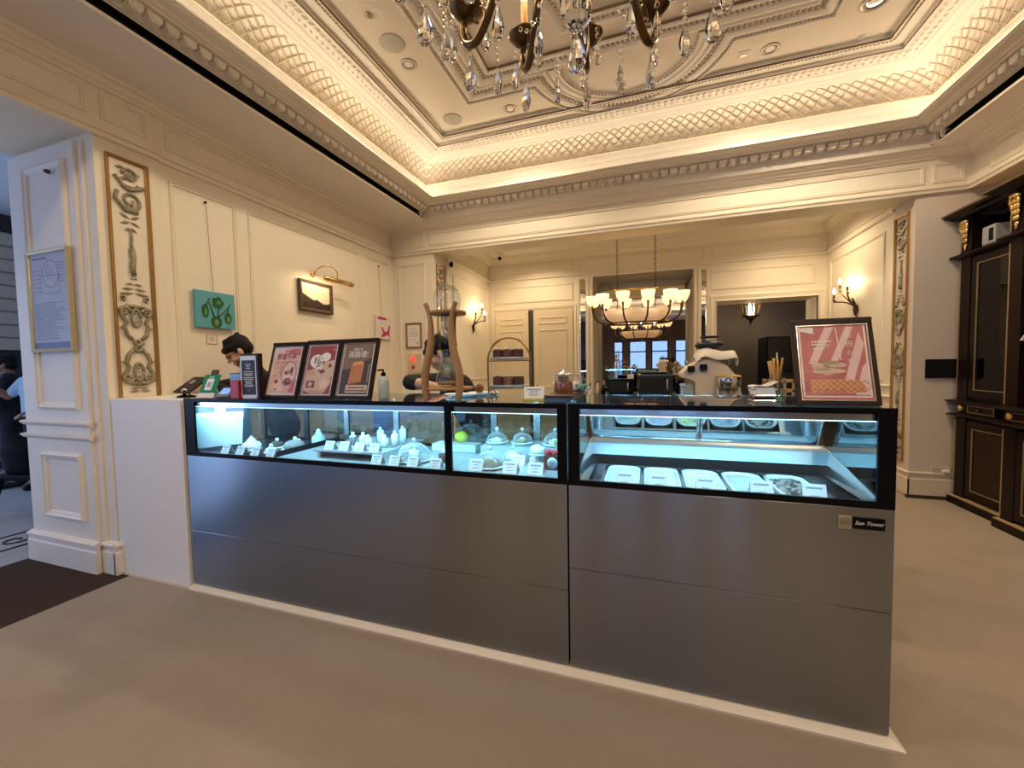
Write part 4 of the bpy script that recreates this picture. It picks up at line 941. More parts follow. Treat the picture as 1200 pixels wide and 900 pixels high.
# ---- unseen spots added to brighten the recess and kitchen, no fixtures modelled
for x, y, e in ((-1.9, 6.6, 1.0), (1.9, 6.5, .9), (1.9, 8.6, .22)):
    s = bpy.data.lights.new('added_fill_spot', 'SPOT'); s.energy = K_RECESS * e; s.color = (1, .78, .50); s.spot_size = rad(150); s.spot_blend = .6; s.shadow_soft_size = .06
    o = bpy.data.objects.new('added_fill_spot', s); COL.objects.link(o); o.location = (x, y, 3.47 if y < 7.4 else 2.86)
# ================================================================== THINGS ON THE WALLS
# gilt framed relief panels
RELIEF = pm('antique_relief', (.30, .26, .17), .42, metal=.25, var=.4, scale=60)
GFRAME = pm('gilt_brown_frame', (.36, .19, .05), .35, metal=.4, var=.15, scale=20)
def relief_panel(label, mp, u0, u1, v0, v1, mirror_bottom=False):
    t = thing('relief_panel', label, 'wall panel', mp((u0 + u1) / 2, v0, 0), 0, 'gilt framed relief panels')
    f = MB(); f.sweep(rect(u0, u1, v0, v1), [(0, 0), (0, .018), (.008, .02), (.016, .010), (.022, .006), (.022, 0)], mp); f.build('frame', GFRAME, t, world=True)
    o = MB(); uc = (u0 + u1) / 2; W_ = (u1 - u0) / 2 - .03; H = (v1 - v0) - .06; top_ = v1 - .03
    def Pm(u, v, d=.006): return mp(uc + u * W_, top_ - v * H, d)
    def tb(pts, r): o.tube([Pm(*p) for p in pts], [q * 1.8 for q in r] if isinstance(r, list) else r * 1.8, 5)
    asp = W_ / H
    def sp(u, v, r, turns, a0, dr, w=.006):   # spiral, radius in W units
        n = int(18 * turns); tb([(u + r * (1 - .8 * i / n) * cos(a0 + dr * 2 * PI * turns * i / n), v + asp * r * (1 - .8 * i / n) * sin(a0 + dr * 2 * PI * turns * i / n), .008) for i in range(n + 1)], [w * (1 - .4 * i / n) for i in range(n + 1)])
    def lf_(u, v, ang, ln, wd=.35):
        c, s = cos(ang), sin(ang); q = lambda a, b, d: Pm(u + (a * c - b * s), v + asp * (a * s + b * c), d)
        o.add([q(0, 0, .002), q(ln * .45, wd * ln * .5, .003), q(ln, 0, .004), q(ln * .45, -wd * ln * .5, .003), q(ln * .4, 0, .016)], [(0, 4, 1), (1, 4, 2), (2, 4, 3), (3, 4, 0)], True)
    def fan(v, n, ln, up=1, spread=2.4, wd=.4):
        for i in range(n): lf_(0, v, -up * PI / 2 + (i - (n - 1) / 2) * spread / n, ln, wd)
    def pair(fn):
        fn(1); fn(-1)
    def motif(y0, sg):   # v runs from y0 in direction sg
        Y = lambda v: y0 + sg * v
        up = sg
        # upper S scrolls
        for i in range(5): lf_(-.35 + .18 * i, Y(.018 + .006 * abs(i - 2)), (PI if i < 2 else 0) + .3 * sg, .45)
        sp(.15, Y(.048), .5, 1.4, PI, sg); sp(-.1, Y(.075), .75, .7, .2, sg, .008); tb([(-.8, Y(.062)), (-.3, Y(.098)), (.5, Y(.100)), (.95, Y(.085))], .008); sp(.15, Y(.05), .18, 1, 0, 1)
        sp(.05, Y(.155), .75, 1.5, PI * .9, -sg, .007); sp(.1, Y(.18), .35, 1, 0, sg); tb([(-.7, Y(.125)), (-.85, Y(.16)), (-.3, Y(.20)), (.5, Y(.20))], .008)
        for s in (1, -1): lf_(0, Y(.235), (0 if s > 0 else PI) - .5 * s * sg, .75); lf_(0, Y(.245), (0 if s > 0 else PI) + .4 * s * sg, .7); lf_(0, Y(.27), (0 if s > 0 else PI) + .7 * s * sg, .55)
        tb([(0, Y(.28)), (.02, Y(.31)), (-.02, Y(.345)), (0, Y(.36))], .005)
        for k in range(4): pair(lambda s, k=k: lf_(0, Y(.385 + .02 * k), (0 if s > 0 else PI) + 1.0 * s * sg * (1 if k > 1 else -1), .42, .5))
        tb([(0, Y(.36)), (.06, Y(.40)), (-.05, Y(.44)), (.03, Y(.475))], .010)
        lf_(0, Y(.49), 0, .25); lf_(0, Y(.49), PI, .25)
        for k, w in enumerate((.55, .8, .95)): pair(lambda s, k=k, w=w: lf_(0, Y(.512 + .02 * k), (0 if s > 0 else PI) + .12 * s * sg, w, .28))
        pair(lambda s: sp(.75 * s, Y(.575), .2, 1, PI / 2, s))
        lyre(y0 + sg * .60, sg)
    def lyre(y0, sg):
        Y = lambda v: y0 + sg * v
        fan(Y(.0), 5, .5, -sg, 2.0)
        for s in (1, -1):
            sp(.72 * s, Y(.035), .34, 1.4, PI if s > 0 else 0, s * sg, .008)
            tb([(.1 * s, Y(.012)), (.5 * s, Y(.01)), (.85 * s, Y(.02)), (.9 * s, Y(.05)), (.6 * s, Y(.08)), (.75 * s, Y(.10)), (.6 * s, Y(.135)), (.3 * s, Y(.155))], .008)
            lf_(.7 * s, Y(.10), (0 if s > 0 else PI) + .3 * s * sg, .4)
        tb([(.28 * cos(a), Y(.06 + .038 * sin(a))) for a in [2 * PI * i / 20 for i in range(21)]], .006)
        for k in range(4): lf_(0, Y(.035 + .017 * k), PI / 2 * sg, .22, .6)
        sp(0, Y(.165), .28, 1, 0, 1, .009)
    if mirror_bottom:
        sc0 = .62
        _P = Pm
        def Pm2(u, v, d=.006): return _P(u, v * .62, d)
        globals_ = None
        Pm = Pm2; asp = W_ / H / .62
        motif(.0, 1)
        lyre(.80 + .155, -1) if False else None
        def Pm3(u, v, d=.006): return _P(u, 1 - v * .62, d)
        Pm = Pm3; motif(.0, 1)
    else:
        motif(.0, 1); lyre(.955, -1)
        for k, w in enumerate((.4, .6, .7)): lf_(0, .955 + .012 * k, 0, w, .3); lf_(0, .955 + .012 * k, PI, w, .3)
        lf_(0, .94, PI / 2, .5)
    o.build('relief', RELIEF, t, world=True)
    return t
relief_panel('gilt framed relief panel on the left wall above the white end cabinet', on_left(XW + .0225), 1.858, 2.118, 1.24, 3.0)
relief_panel('narrow gilt framed relief panel on the right side of the wide opening', on_right(2.5745), 5.35, 5.60, .36, 2.965, True)
relief_panel('small gilt framed relief panel behind the glass globe of the drip stand', on_left(-2.9295), 5.33, 5.58, 1.2, 2.96)
# paintings hung on wires
def hung(label, cat, y0, y1, z0, z1, wz, mk, nm, wy=None):
    t = thing(nm, label, cat, (XW + .012, (y0 + y1) / 2, z0))
    w, h = y1 - y0, z1 - z0
    MB().box(0, .024, -w / 2, w / 2, 0, h).build('canvas', mk[0], t, bevel=.002)
    p = MB(); mk[1](lambda u, v, d=0: (.0245 + d, -w / 2 + u * w, v * h), p, t)
    wr = MB(); c = (wy if wy else (y0 + y1) / 2) - (y0 + y1) / 2; wr.tube([(.004, c, wz - z0), (.004, 0, h)], .0016, 5); wr.lathe([(.011, 0), (.011, .008), (1e-4, .01)], (0.0, c, wz - z0), 10, axis='X'); wr.build('hanging_wire', BLACKMAT, t)
    return t
TEAL = pm('teal_canvas', (.10, .36, .42), .7, var=.1); GRN = pm('green_oil_paint', (.02, .10, .03), .5, var=.5, scale=60); GRN2 = pm('light_green_oil_paint', (.12, .30, .08), .5, var=.3)
def blob(p, P_, cu, cv, ru, rv, d=.001, n=20, f=lambda a: 1): p.add([P_(cu + ru * cos(a) * f(a), cv + rv * sin(a) * f(a), d) for a in [2 * PI * i / n for i in range(n)]], [tuple(range(n))])
def plant_art(P_, p, t):
    # a dark green branching plant form with hanging pods
    blob(p, P_, .5, .17, .14, .17); blob(p, P_, .55, .70, .15, .17, f=lambda a: 1 + .12 * cos(5 * a)); blob(p, P_, .23, .45, .09, .19); blob(p, P_, .80, .30, .10, .17)
    def br(a, b, w=.016): p.tube([P_(*a), P_(*b)], .006, 4)
    br((.45, .3), (.32, .72)); br((.55, .3), (.82, .62)); br((.55, .3), (.55, .6)); br((.30, .74), (.36, .82)); br((.82, .62), (.88, .72)); br((.80, .44), (.82, .62)); br((.25, .6), (.31, .74))
    p.build('painted_plant', GRN, t)
    q = MB(); blob(q, P_, .50, .16, .05, .09, .0022); blob(q, P_, .57, .72, .05, .05, .0022); blob(q, P_, .24, .43, .03, .1, .0022); blob(q, P_, .81, .27, .04, .08, .0022); q.build('painted_highlights', GRN2, t)
hung('teal canvas with a dark green plant form hung on a wire near the bent figure', 'painting', 2.405, 2.75, 1.82, 2.135, 2.90, (TEAL, plant_art), 'teal_painting', 2.547)
PNK = pm('magenta_paint', (.48, .04, .16), .6, var=.2)
def pink_art(P_, p, t):
    for poly in ([(.3, .05), (.45, .30), (.30, .50), (.40, .52), (.6, .3), (.75, .35), (.9, .62), (.98, .6), (.9, .3), (.95, .05), (.8, .2), (.6, .12)], [(.05, .86), (.2, .97), (.7, .93), (.72, .84), (.3, .82)]):
        p.add([P_(u, v, .001) for u, v in poly], [tuple(range(len(poly)))])
    p.build('painted_shapes', PNK, t)
hung('white canvas with magenta shapes hung on a wire in the corner', 'painting', 4.80, 5.13, 1.86, 2.185, 2.885, (pm('white_canvas', (.74, .68, .60), .7), pink_art), 'pink_painting', 4.925)
def caption(y, z, label):
    t = thing('caption_card', label, 'card', (XW + .001, y, z)); MB().box(0, .003, -.045, .045, -.042, .042).build('card', pm('caption_card', (.74, .65, .50), .6), t)
    b = MB()
    b.sweep(rect(-.045, .045, -.042, .042), [(0, .003), (0, .0045), (.003, .0045), (.003, .003)], lambda u, v, d: (d, u, v)); b.build('edge_line', pm('brown_line', (.25, .16, .10), .6), t)
    l = MB()
    for k in range(4): l.box(.003, .0034, -.02 + .004 * k, .02 - .003 * k, .015 - k * .012, .018 - k * .012)
    l.build('lettering', pm('brown_line', (.25, .16, .10), .6), t)
caption(2.55, 1.722, 'small outlined caption card below the teal canvas'); caption(4.88, 1.80, 'small caption card below the white and magenta canvas')
# framed picture with brass picture lamp
t = thing('framed_picture', 'dark framed picture of a dark mountain slope below the brass lamp', 'picture', (XW + .012, 3.74, 2.095))
P_ = lambda u, v, d=0: (d, -.245 + u * .49, v * .345)
WALNUT = pm('walnut_frame', (.075, .042, .025), .35, var=.25, scale=30)
f = MB(); f.sweep([(-.245, 0), (.245, 0), (.245, .345), (-.245, .345)], [(0, 0), (0, .03), (.01, .036), (.035, .03), (.04, .014)], lambda u, v, d: (d, u, v)); f.build('frame', WALNUT, t)
MB().add([P_(.05, .07, .014), P_(.95, .07, .014), P_(.95, .93, .014), P_(.05, .93, .014)], [(0, 1, 2, 3)]).build('paper', pm('picture_paper', (.82, .72, .55), .6), t)
MB().add([P_(u, v, .0155) for u, v in [(.05, .07), (.95, .07), (.95, .42), (.88, .33), (.72, .30), (.52, .42), (.42, .38), (.22, .50), (.05, .60)]], [tuple(range(9))]).build('dark_slope', pm('sepia_mountain', (.035, .022, .015), .7, var=.8, scale=40, bump=.2), t)
INKB = pm('sepia_ink', (.22, .14, .08), .6)
for k, (u, v, s) in enumerate(((.45, .76, '.vf h'), (.6, .57, 'Le + c'))):
    pass
sg = MB()
for (u, v, n) in ((.38, .78, 4), (.5, .60, 5)):
    for i in range(n): sg.tube([P_(u + .06 * i, v, .0156), P_(u + .02 + .06 * i, v + .05 * (1 + i % 2), .0156), P_(u + .03 + .06 * i, v + .01, .0156)], .0012, 4)
sg.build('brush_strokes', INKB, t)
MB().box(.018, .020, -.21, .21, .03, .315).build('glass', pane_mat('picture_glass', (1, 1, 1)), t)
t = thing('picture_lamp', 'brass picture lamp with curved arm above the dark mountain picture', 'wall lamp', (XW, 3.72, 2.53))
b = MB(); b.lathe([(.034, 0), (.034, .012), (.02, .022), (1e-4, .024)], (0, 0, 0), 18, axis='X'); b.build('wall_plate', GOLD, t)
b = MB(); b.tube(spline([(.02, 0, 0), (.05, .02, .05), (.10, .08, .10), (.16, .15, .09), (.185, .19, .03), (.175, .195, -.05)], 6), .0075, 8); b.build('curved_arm', GOLD, t)
hd = MB(); hd.lathe([(.020, -.19), (.029, -.18), (.029, .27), (.020, .28)], (.17, .19, -.055), 16, axis='Y'); hd.lathe([(.033, -.15), (.033, -.13)], (.17, .19, -.055), 16, axis='Y'); hd.lathe([(.033, .23), (.033, .25)], (.17, .19, -.055), 16, axis='Y'); hd.build('lamp_head', GOLD, t)
lt = bpy.data.lights.new('picture_lamp_tube', 'AREA'); lt.shape = 'RECTANGLE'; lt.size, lt.size_y = .03, .34; lt.energy = K_PIC; lt.color = (1, .72, .38)
o = bpy.data.objects.new('picture_lamp_tube', lt); COL.objects.link(o); o.parent = t; o.location = (.165, .02, -.09); o.rotation_euler = (0, rad(35), 0)
# framed certificate, alarm panel, cameras on the back left pier
t = thing('framed_certificate', 'wood framed certificate on the back left pier above the red alarm light', 'picture', (-3.284, YB - .001, 1.725))
f = MB(); f.sweep(rect(-.133, .133, 0, .374), [(0, 0), (0, .018), (.012, .022), (.026, .014), (.026, .006)], lambda u, v, d: (u, -d, v)); f.build('frame', pm('oak_frame', (.26, .13, .05), .4, var=.2), t)
MB().box(-.11, .11, -.007, -.004, .024, .35).build('sheet', pm('certificate_paper', (.78, .74, .66), .6), t)
l = MB()
for z, w in ((.29, .05), (.265, .03), (.235, .07), (.215, .065), (.195, .07), (.175, .06), (.12, .03)): l.box(-w, w, -.0076, -.007, z, z + .004)
l.box(.045, .065, -.0076, -.007, .06, .08); l.build('lettering', INK, t)
t = thing('alarm_panel', 'beige fire alarm panel with a glowing red light on the back left pier', 'alarm', (-3.283, YB - .001, 1.365))
MB().box(-.105, .105, -.03, 0, 0, .275).build('housing', pm('beige_plastic', (.62, .50, .36), .45), t, bevel=.004)
MB().lathe([(.038, -.03), (.036, -.045), (.022, -.058), (1e-4, -.062)], (-.01, 0, .20), 20, axis='Y').build('red_lamp', pm('red_lamp', (.8, .02, .02), .25, emit=(1, .03, .02), es=1.6), t)
MB().lathe([(.03, -.03), (.03, -.034), (1e-4, -.035)], (-.01, 0, .08), 18, axis='Y').build('push_button', pm('red_plastic', (.4, .06, .05), .4), t)
t = thing('security_camera', 'small black camera hanging from the recess ceiling near the corner', 'camera', (-2.56, 7.05, 3.5))
MB().lathe([(.05, 0), (.045, -.02), (.02, -.03), (.018, -.08)], n=16).build('mount', WLAM, t); MB().sphere((0, 0, -.10), .034, 14, 10).build('camera_body', BLACK, t)
t = thing('wall_sensor', 'white and black sensor box at the top of the left pier', 'sensor', (-2.93, 5.68, 3.03))
MB().box(.0, .06, -.03, .03, -.02, .04).build('bracket', WLAM, t, bevel=.004); MB().sphere((.075, 0, -.02), .032, 12, 8, sz=1.4).build('lens_housing', BLACK, t)
# framed menu on the pier face
t = thing('framed_menu', 'narrow gold framed plan and text sheet on the left pier face', 'picture', (-4.095, 1.752, 1.605))
f = MB(); f.sweep(rect(-.255, .255, 0, .735), [(0, 0), (0, .022), (.008, .026), (.024, .018), (.026, .008)], lambda u, v, d: (u, -d, v)); f.build('frame', pm('pale_gold_frame', (.62, .50, .28), .3, metal=.5), t)
MB().box(-.231, .231, -.009, -.004, .024, .711).build('sheet', pm('menu_sheet', (.40, .40, .48), .5), t)
MB().box(-.231, .231, -.0095, -.0091, .024, .07).build('sheet_footer', pm('menu_footer', (.12, .12, .26), .5), t)
l = MB(); rnd = random.Random(5)
l.box(-.20, -.02, -.0096, -.009, .672, .682)
for k in range(22):
    z = .09 + k * .0125; l.box(-.20, .20 - rnd.uniform(0, .16), -.0096, -.009, z, z + .0035)
for k in range(6): l.box(-.20, -.09, -.0096, -.009, .44 + k * .03, .443 + k * .03)
for k in range(7): l.box(.11, .19, -.0096, -.009, .50 + k * .022, .503 + k * .022)
l.sweep([(.02 + .10 * cos(a), .56 + .10 * sin(a)) for a in [2 * PI * i / 28 for i in range(28)]], [(0, .0096), (.004, .0096)], lambda u, v, d: (u, -d, v))
l.sweep(rect(-.11, .12, .42, .55), [(0, .0097), (.003, .0097)], lambda u, v, d: (u, -d, v)); l.sweep([(.0 + .035 * cos(a), .58 + .035 * sin(a)) for a in [2 * PI * i / 20 for i in range(20)]], [(0, .0096), (.004, .0096)], lambda u, v, d: (u, -d, v))
l.build('lettering', INK, t)
t = thing('wall_hook', 'small dark hook high on the left pier face above the framed sheet', 'hook', (-4.02, 1.753, 2.875)); MB().lathe([(.014, 0), (.016, -.012), (.010, -.03), (1e-4, -.032)], n=12, axis='Y').build('knob', BRONZE, t)
# black sign plate, outlet
t = thing('black_sign_plate', 'blank black rectangular sign plate on the right pier beside the cabinet', 'sign', (2.82, YB - .001, 1.245)); MB().box(-.136, .20, -.018, 0, 0, .19).build('plate', BLACKMAT, t, bevel=.002)
t = thing('wall_outlet', 'beige wall outlet above the skirting of the right pier', 'outlet', (2.84, YB - .001, .30))
MB().box(-.075, .075, -.012, 0, -.035, .035).build('plate', pm('beige_plate', (.55, .47, .38), .4), t, bevel=.003); MB().box(.0, .055, -.04, -.012, -.022, .012).build('white_plug', WLAM, t, bevel=.006)
# mirrors in the recess
MIR = pm('mirror', (.72, .70, .66), .015, metal=1, var=.0)
t = thing('wall_mirror', 'tall mirror in the recess niche behind the bowl chandelier', 'mirror', (-.1, 8.12, .9))
for a, b_ in ((-.92, -.72), (-.716, .40), (.404, .72)): MB().box(a + .1, b_ + .1, 0, .02, 0, 2.09).build('mirror_leaf', MIR, t)
for lb, x in (('narrow mirror strip beside the right hand panelled door', -1.105), ('narrow mirror strip between the mirror niche and the kitchen opening', .862)):
    t = thing('mirror_strip', lb, 'mirror', (x, 7.396, 1.03)); MB().box(-.055, .055, -.004, .003, 0, 1.92).build('mirror_leaf', MIR, t)
    b = MB(); b.sweep(rect(-.055, .055, 0, 1.92), [(0, .004), (0, .007), (.008, .006), (.010, .004)], lambda u, v, d: (u, -d, v)); b.build('bevelled_edge', CHROME, t)
# ================================================================== DARK CABINET ON THE RIGHT
MAHO = pm('dark_mahogany', (.012, .0055, .0035), .3, var=.4, scale=8, stretch=(1, 1, .15), spec=.18)
MAHO2 = pm('mahogany_panel', (.022, .009, .005), .3, var=.45, scale=10, stretch=(1, 1, .2), spec=.2)
GLINE = pm('gilt_line', (.42, .31, .17), .35, metal=.6, var=.1)
t = thing('display_cabinet', 'tall dark mahogany cabinet with gilt lines against the right wall', 'cabinet', (3.2, 4.0, 0))
def cb(name, mat, fn, parent=t, bevel=.002):
    m = MB(); fn(m); return m.build(name, mat, parent, world=True, bevel=bevel)
XA, XB = 2.90, 2.83          # front planes: side bay, projecting middle bay
YA0, YA1, YB0 = 4.51, 5.20, 2.4
cb('carcass', MAHO, lambda m: m.box(XA + .03, 3.56, YB0, YA1, .06, 2.46).box(3.3, 3.56, YB0, YA1, 2.4, 2.80).box(XA, 3.56, YA1 - .02, YA1, 2.4, 2.8))
cb('plinth', MAHO, lambda m: m.box(XA - .035, 3.56, YA0, YA1 + .02, 0, .07).box(XB - .035, 3.56, YB0, YA0 + .03, 0, .07))
cb('plinth_moulding', pm('gilt_and_lit_edge', (.42, .29, .16), .4, var=.2), lambda m: m.box(XA - .03, XA + .03, YA0, YA1 + .015, .07, .082).box(XB - .03, XB + .03, YB0, YA0 + .025, .07, .082))  # lit top edge of the plinth is put into this strip's colour
def post(y0, y1, x, z0, z1):
    cb('pilaster', MAHO, lambda m: m.box(x, x + .08, y0, y1, z0, z1))
for y0, y1, x in ((5.06, 5.19, XA), (4.385, 4.51, XB)):
    post(y0, y1, x, .08, .86); post(y0, y1, x, 1.04, 2.40); post(y0, y1, x, 2.46, 2.78)
for y, x in ((5.185, XA), (4.505, XB)):
    for z0, z1 in ((.10, .84), (1.05, 2.38), (2.47, 2.77)): MB().box(x - .004, x + .004, y - .006, y + .006, z0, z1).build('gilt_edge_line', GLINE, t, world=True)
def door_(name, y0, y1, x, z0, z1, inset, pane, knob=None):
    d = cb(name, MAHO, lambda m: m.sweep(rect(y0, y1, z0, z1), [(0, 0), (0, .012), (inset - .012, .012), (inset, .004)], lambda u, v, dd: (x + .012 - dd, u, v)))
    MB().box(x + .008, x + .014, y0 + inset, y1 - inset, z0 + inset, z1 - inset).build('door_pane' if pane is not MAHO2 else 'door_panel', pane, d).location = -wloc(d)
    g = MB(); g.sweep(rect(y0 + inset - .008, y1 - inset + .008, z0 + inset - .008, z1 - inset + .008), [(0, .012), (.001, .016), (.008, .016), (.009, .008)], lambda u, v, dd: (x + .012 - dd, u, v)); g.build('gilt_line', GLINE, d).location = -wloc(d)
    return d
CABG = pane_mat('cabinet_glass', (.30, .30, .27), extra=-.015)
door_('upper_door', 4.525, 5.04, XA, 1.07, 2.39, .075, CABG); door_('lower_door', 4.525, 5.04, XA, .11, .84, .075, MAHO2)
door_('lower_door', 3.68, 4.375, XB, .11, .84, .075, MAHO2); door_('lower_door', 2.95, 3.65, XB, .11, .84, .075, MAHO2)
def dr(y0, y1, x):
    d = cb('drawer', MAHO, lambda m: m.box(x, x + .03, y0, y1, .905, 1.005)); g = MB(); g.sweep(rect(y0 + .012, y1 - .012, .92, .99), [(0, 0), (.001, .003), (.006, .003), (.007, 0)], lambda u, v, dd: (x - dd, u, v)); g.build('gilt_line', GLINE, d).location = -wloc(d)
    k = MB().lathe([(.012, 0), (.014, -.01), (.006, -.018), (.010, -.026), (1e-4, -.03)], (x, (y0 + y1) / 2, .955), 10, axis='X'); k.build('drawer_knob', GOLD, d).location = -wloc(d)
dr(4.71, 5.05, XA); dr(3.75, 4.48, XB); dr(2.95, 3.65, XB)
for y, x in ((5.125, XA), (4.447, XB)):
    r_ = MB(); r_.lathe([(.034, 0), (.034, -.006), (.02, -.012), (.012, -.02), (1e-4, -.022)], (x, y, .955), 16, axis='X')
    for i in range(8): a = PI * i / 4; r_.sphere((x - .008, y + .024 * cos(a), .955 + .024 * sin(a)), .010, 6, 5, sx=.6)
    r_.build('rosette', GOLD, t, world=True)
    c_ = MB(); c_.lathe([(.05, 0), (.055, -.02), (.045, -.05)], (x - .02, y, 2.76), 10, sx=.5)
    for k in range(5):
        for s in (-1, 0, 1): c_.sphere((x - .022 + .004 * k, y + s * (.036 - .006 * k), 2.70 - .045 * k), .021 - .0025 * k, 8, 6, sx=.7, sz=1.6)
    c_.sphere((x - .005, y, 2.50), .012, 8, 6, sz=2.6); c_.build('acanthus_bracket', GOLD, t, world=True)
def cornice(name, z, prof, mat=MAHO):
    m = MB()
    for x, y0, y1 in ((XA, YA0, YA1 + .0), (XB, YB0, YA0)):
        m.sweep([(x, y0), (x, y1), (3.56, y1)], [(o, h) for o, h in prof], lambda u, v, d: (u, v, z + d), closed=False)
    return m.build(name, mat, t, world=True)
cornice('waist_moulding', 1.005, [(0, 0), (.05, .006), (.055, .02), (.02, .03), (0, .035)]); cornice('lower_moulding', .865, [(0, 0), (.02, .006), (.045, .014), (.048, .026), (.01, .038), (0, .038)])
cornice('upper_moulding', 2.40, [(0, 0), (.03, .01), (.055, .02), (.055, .036), (.02, .05), (0, .055)])
cornice('cornice', 2.775, [(0, 0), (.04, .01), (.06, .03), (.10, .04), (.12, .055)]); cornice('cornice_gilt', 2.83, [(.12, 0), (.13, .012), (.10, .022), (-.3, .025)], pm('gilt_and_lit_edge', (.42, .29, .16), .4))
cb('niche_back', BLACKMAT, lambda m: m.box(3.2, 3.25, YB0, YA1, 2.45, 2.80))
for z in (1.55, 2.0): cb('shelf', MAHO, lambda m, z=z: m.box(XB + .02, 3.3, 2.6, 4.375, z, z + .022))
cb('bay_back', BLACKMAT, lambda m: m.box(XB + .002, XB + .02, 2.45, 2.94, 1.05, 2.4))
t2 = thing('silver_tin', 'silver tin with a dark printed figure standing in the cabinet top niche', 'tin', (2.97, 4.88, 2.4605))
MB().box(-.06, .06, -.075, .075, 0, .17).build('tin_body', pm('tin', (.42, .41, .39), .4, metal=.1, var=.15), t2, bevel=.012); MB().box(-.0615, -.0602, -.06, -.01, .03, .14).build('tin_print', BLACKMAT, t2)
t2 = thing('tent_sign', 'small white edged tent sign on the cabinet waist shelf at the right edge', 'sign', (2.885, 4.28, 1.5725))
MB().add([(-.05, -.1, 0), (-.05, .1, 0), (.0, .04, .16), (.0, -.04, .16), (.05, -.1, 0), (.05, .1, 0)], [(0, 1, 2, 3), (3, 2, 5, 4), (1, 5, 2), (0, 3, 4), (0, 4, 5, 1)]).build('sign_body', pm('olive_sign', (.20, .17, .10), .5), t2)
MB().tube([(-.052, -.1, .004), (-.052, .1, .004), (-.002, .04, .16), (-.002, -.04, .16)], .006, 6, closed=True).build('white_edge', WLAM, t2)
# ================================================================== ON TOP OF THE CASES
TOPZ = 1.2705
FRM = pm('dark_poster_frame', (.028, .013, .010), .35, var=.2, spec=.2); SLV = pm('silver_inner_edge', (.62, .58, .52), .25, metal=.8)
WHT = pm('white_print', (.86, .82, .78), .5); 
def flat(mb, poly, d): mb.add([(u, -d, v) for u, v in poly], [tuple(range(len(poly)))])
def ell(cu, cv, ru, rv, n=28, a0=0, a1=2 * PI): return [(cu + ru * cos(a0 + (a1 - a0) * i / (n if a1 - a0 < 6.28 else n)), cv + rv * sin(a0 + (a1 - a0) * i / n)) for i in range(n)]
def lay(t, name, mat, polys, d, parent):
    m = MB()
    for p in polys: flat(m, p, d)
    return m.build(name, mat, parent)
def clip(a, b, c, d): return [(a, c), (b, c), (b, d), (a, d)]
def poster(label, x, w, h, lean, base, art, name='poster_stand'):
    t = thing(name, label, 'poster', (x, 1.885, TOPZ + .003), 0, 'poster stands on the counter')
    t.rotation_euler = (-lean, 0, 0)
    f = MB(); f.sweep(rect(-w / 2, w / 2, 0, h), [(0, -.012), (0, .006), (.002, .008), (.014, .008), (.016, .003)], lambda u, v, d: (u, -d, v)); f.box(-w / 2, w / 2, .010, .014, 0, h)
    f.box(-w / 2 - .0, w / 2 + .0, -.010, .014, h - .004, h + .010); f.build('frame', FRM, t)
    MB().add([(-.02, .014, h * .8), (.02, .014, h * .8), (.02, .10, .031), (-.02, .10, .031), (-.02, .018, h * .8), (.02, .018, h * .8), (.02, .106, .033), (-.02, .106, .033)], [(0, 1, 2, 3), (4, 5, 6, 7), (0, 3, 7, 4), (1, 2, 6, 5), (3, 2, 6, 7)]).build('easel_leg', FRM, t)
    s = MB(); s.sweep(rect(-w / 2 + .015, w / 2 - .015, .015, h - .015), [(0, .003), (.001, .006), (.004, .006), (.005, .002)], lambda u, v, d: (u, -d, v)); s.build('silver_edge', SLV, t)
    sh = MB().box(-w / 2 + .018, w / 2 - .018, -.001, .004, .018, h - .018).build('printed_sheet', base, t)
    art(sh, w / 2 - .024, h)
    MB().box(-w / 2 + .016, w / 2 - .016, -.0062, -.0046, .016, h - .016).build('acrylic_cover', pane_mat('acrylic', (1, 1, 1), 1.35), t)
    return t
PINK = pm('pale_pink_print', (.72, .42, .40), .5, var=.12, scale=9); ROSE = pm('rose_print', (.55, .16, .17), .5, var=.15, scale=9); MAR = pm('maroon_print', (.30, .060, .055), .5, var=.1, scale=12)
BEIGE = pm('beige_print', (.66, .47, .36), .5, var=.1); DKB = pm('dark_taupe_print', (.060, .046, .045), .5); TAU = pm('taupe_print', (.22, .15, .11), .5); PINKL = pm('light_pink_print', (.80, .58, .55), .5); DOT = pm('plum_print', (.16, .06, .08), .5); ORG = pm('orange_print', (.50, .20, .08), .5, var=.2, scale=20); ORG2 = pm('light_orange_print', (.70, .36, .16), .5)
def lines(sh, mat, spec, d=.0022):
    m = MB()
    for u0, u1, v, t_ in spec:
        k = max(1, int((u1 - u0) / .009))
        for i in range(k): a = u0 + (u1 - u0) * i / k; m.add([(a, -d, v), (a + (u1 - u0) / k * .78, -d, v), (a + (u1 - u0) / k * .78, -d, v + t_), (a, -d, v + t_)], [(0, 1, 2, 3)])
    m.build('lettering', mat, sh)
def T_(sh, s, size, mat, u, v, d=.0026, bold=0): return text('lettering', s, size, mat, sh, (u, -d, v), bold=bold, ext=.0002)
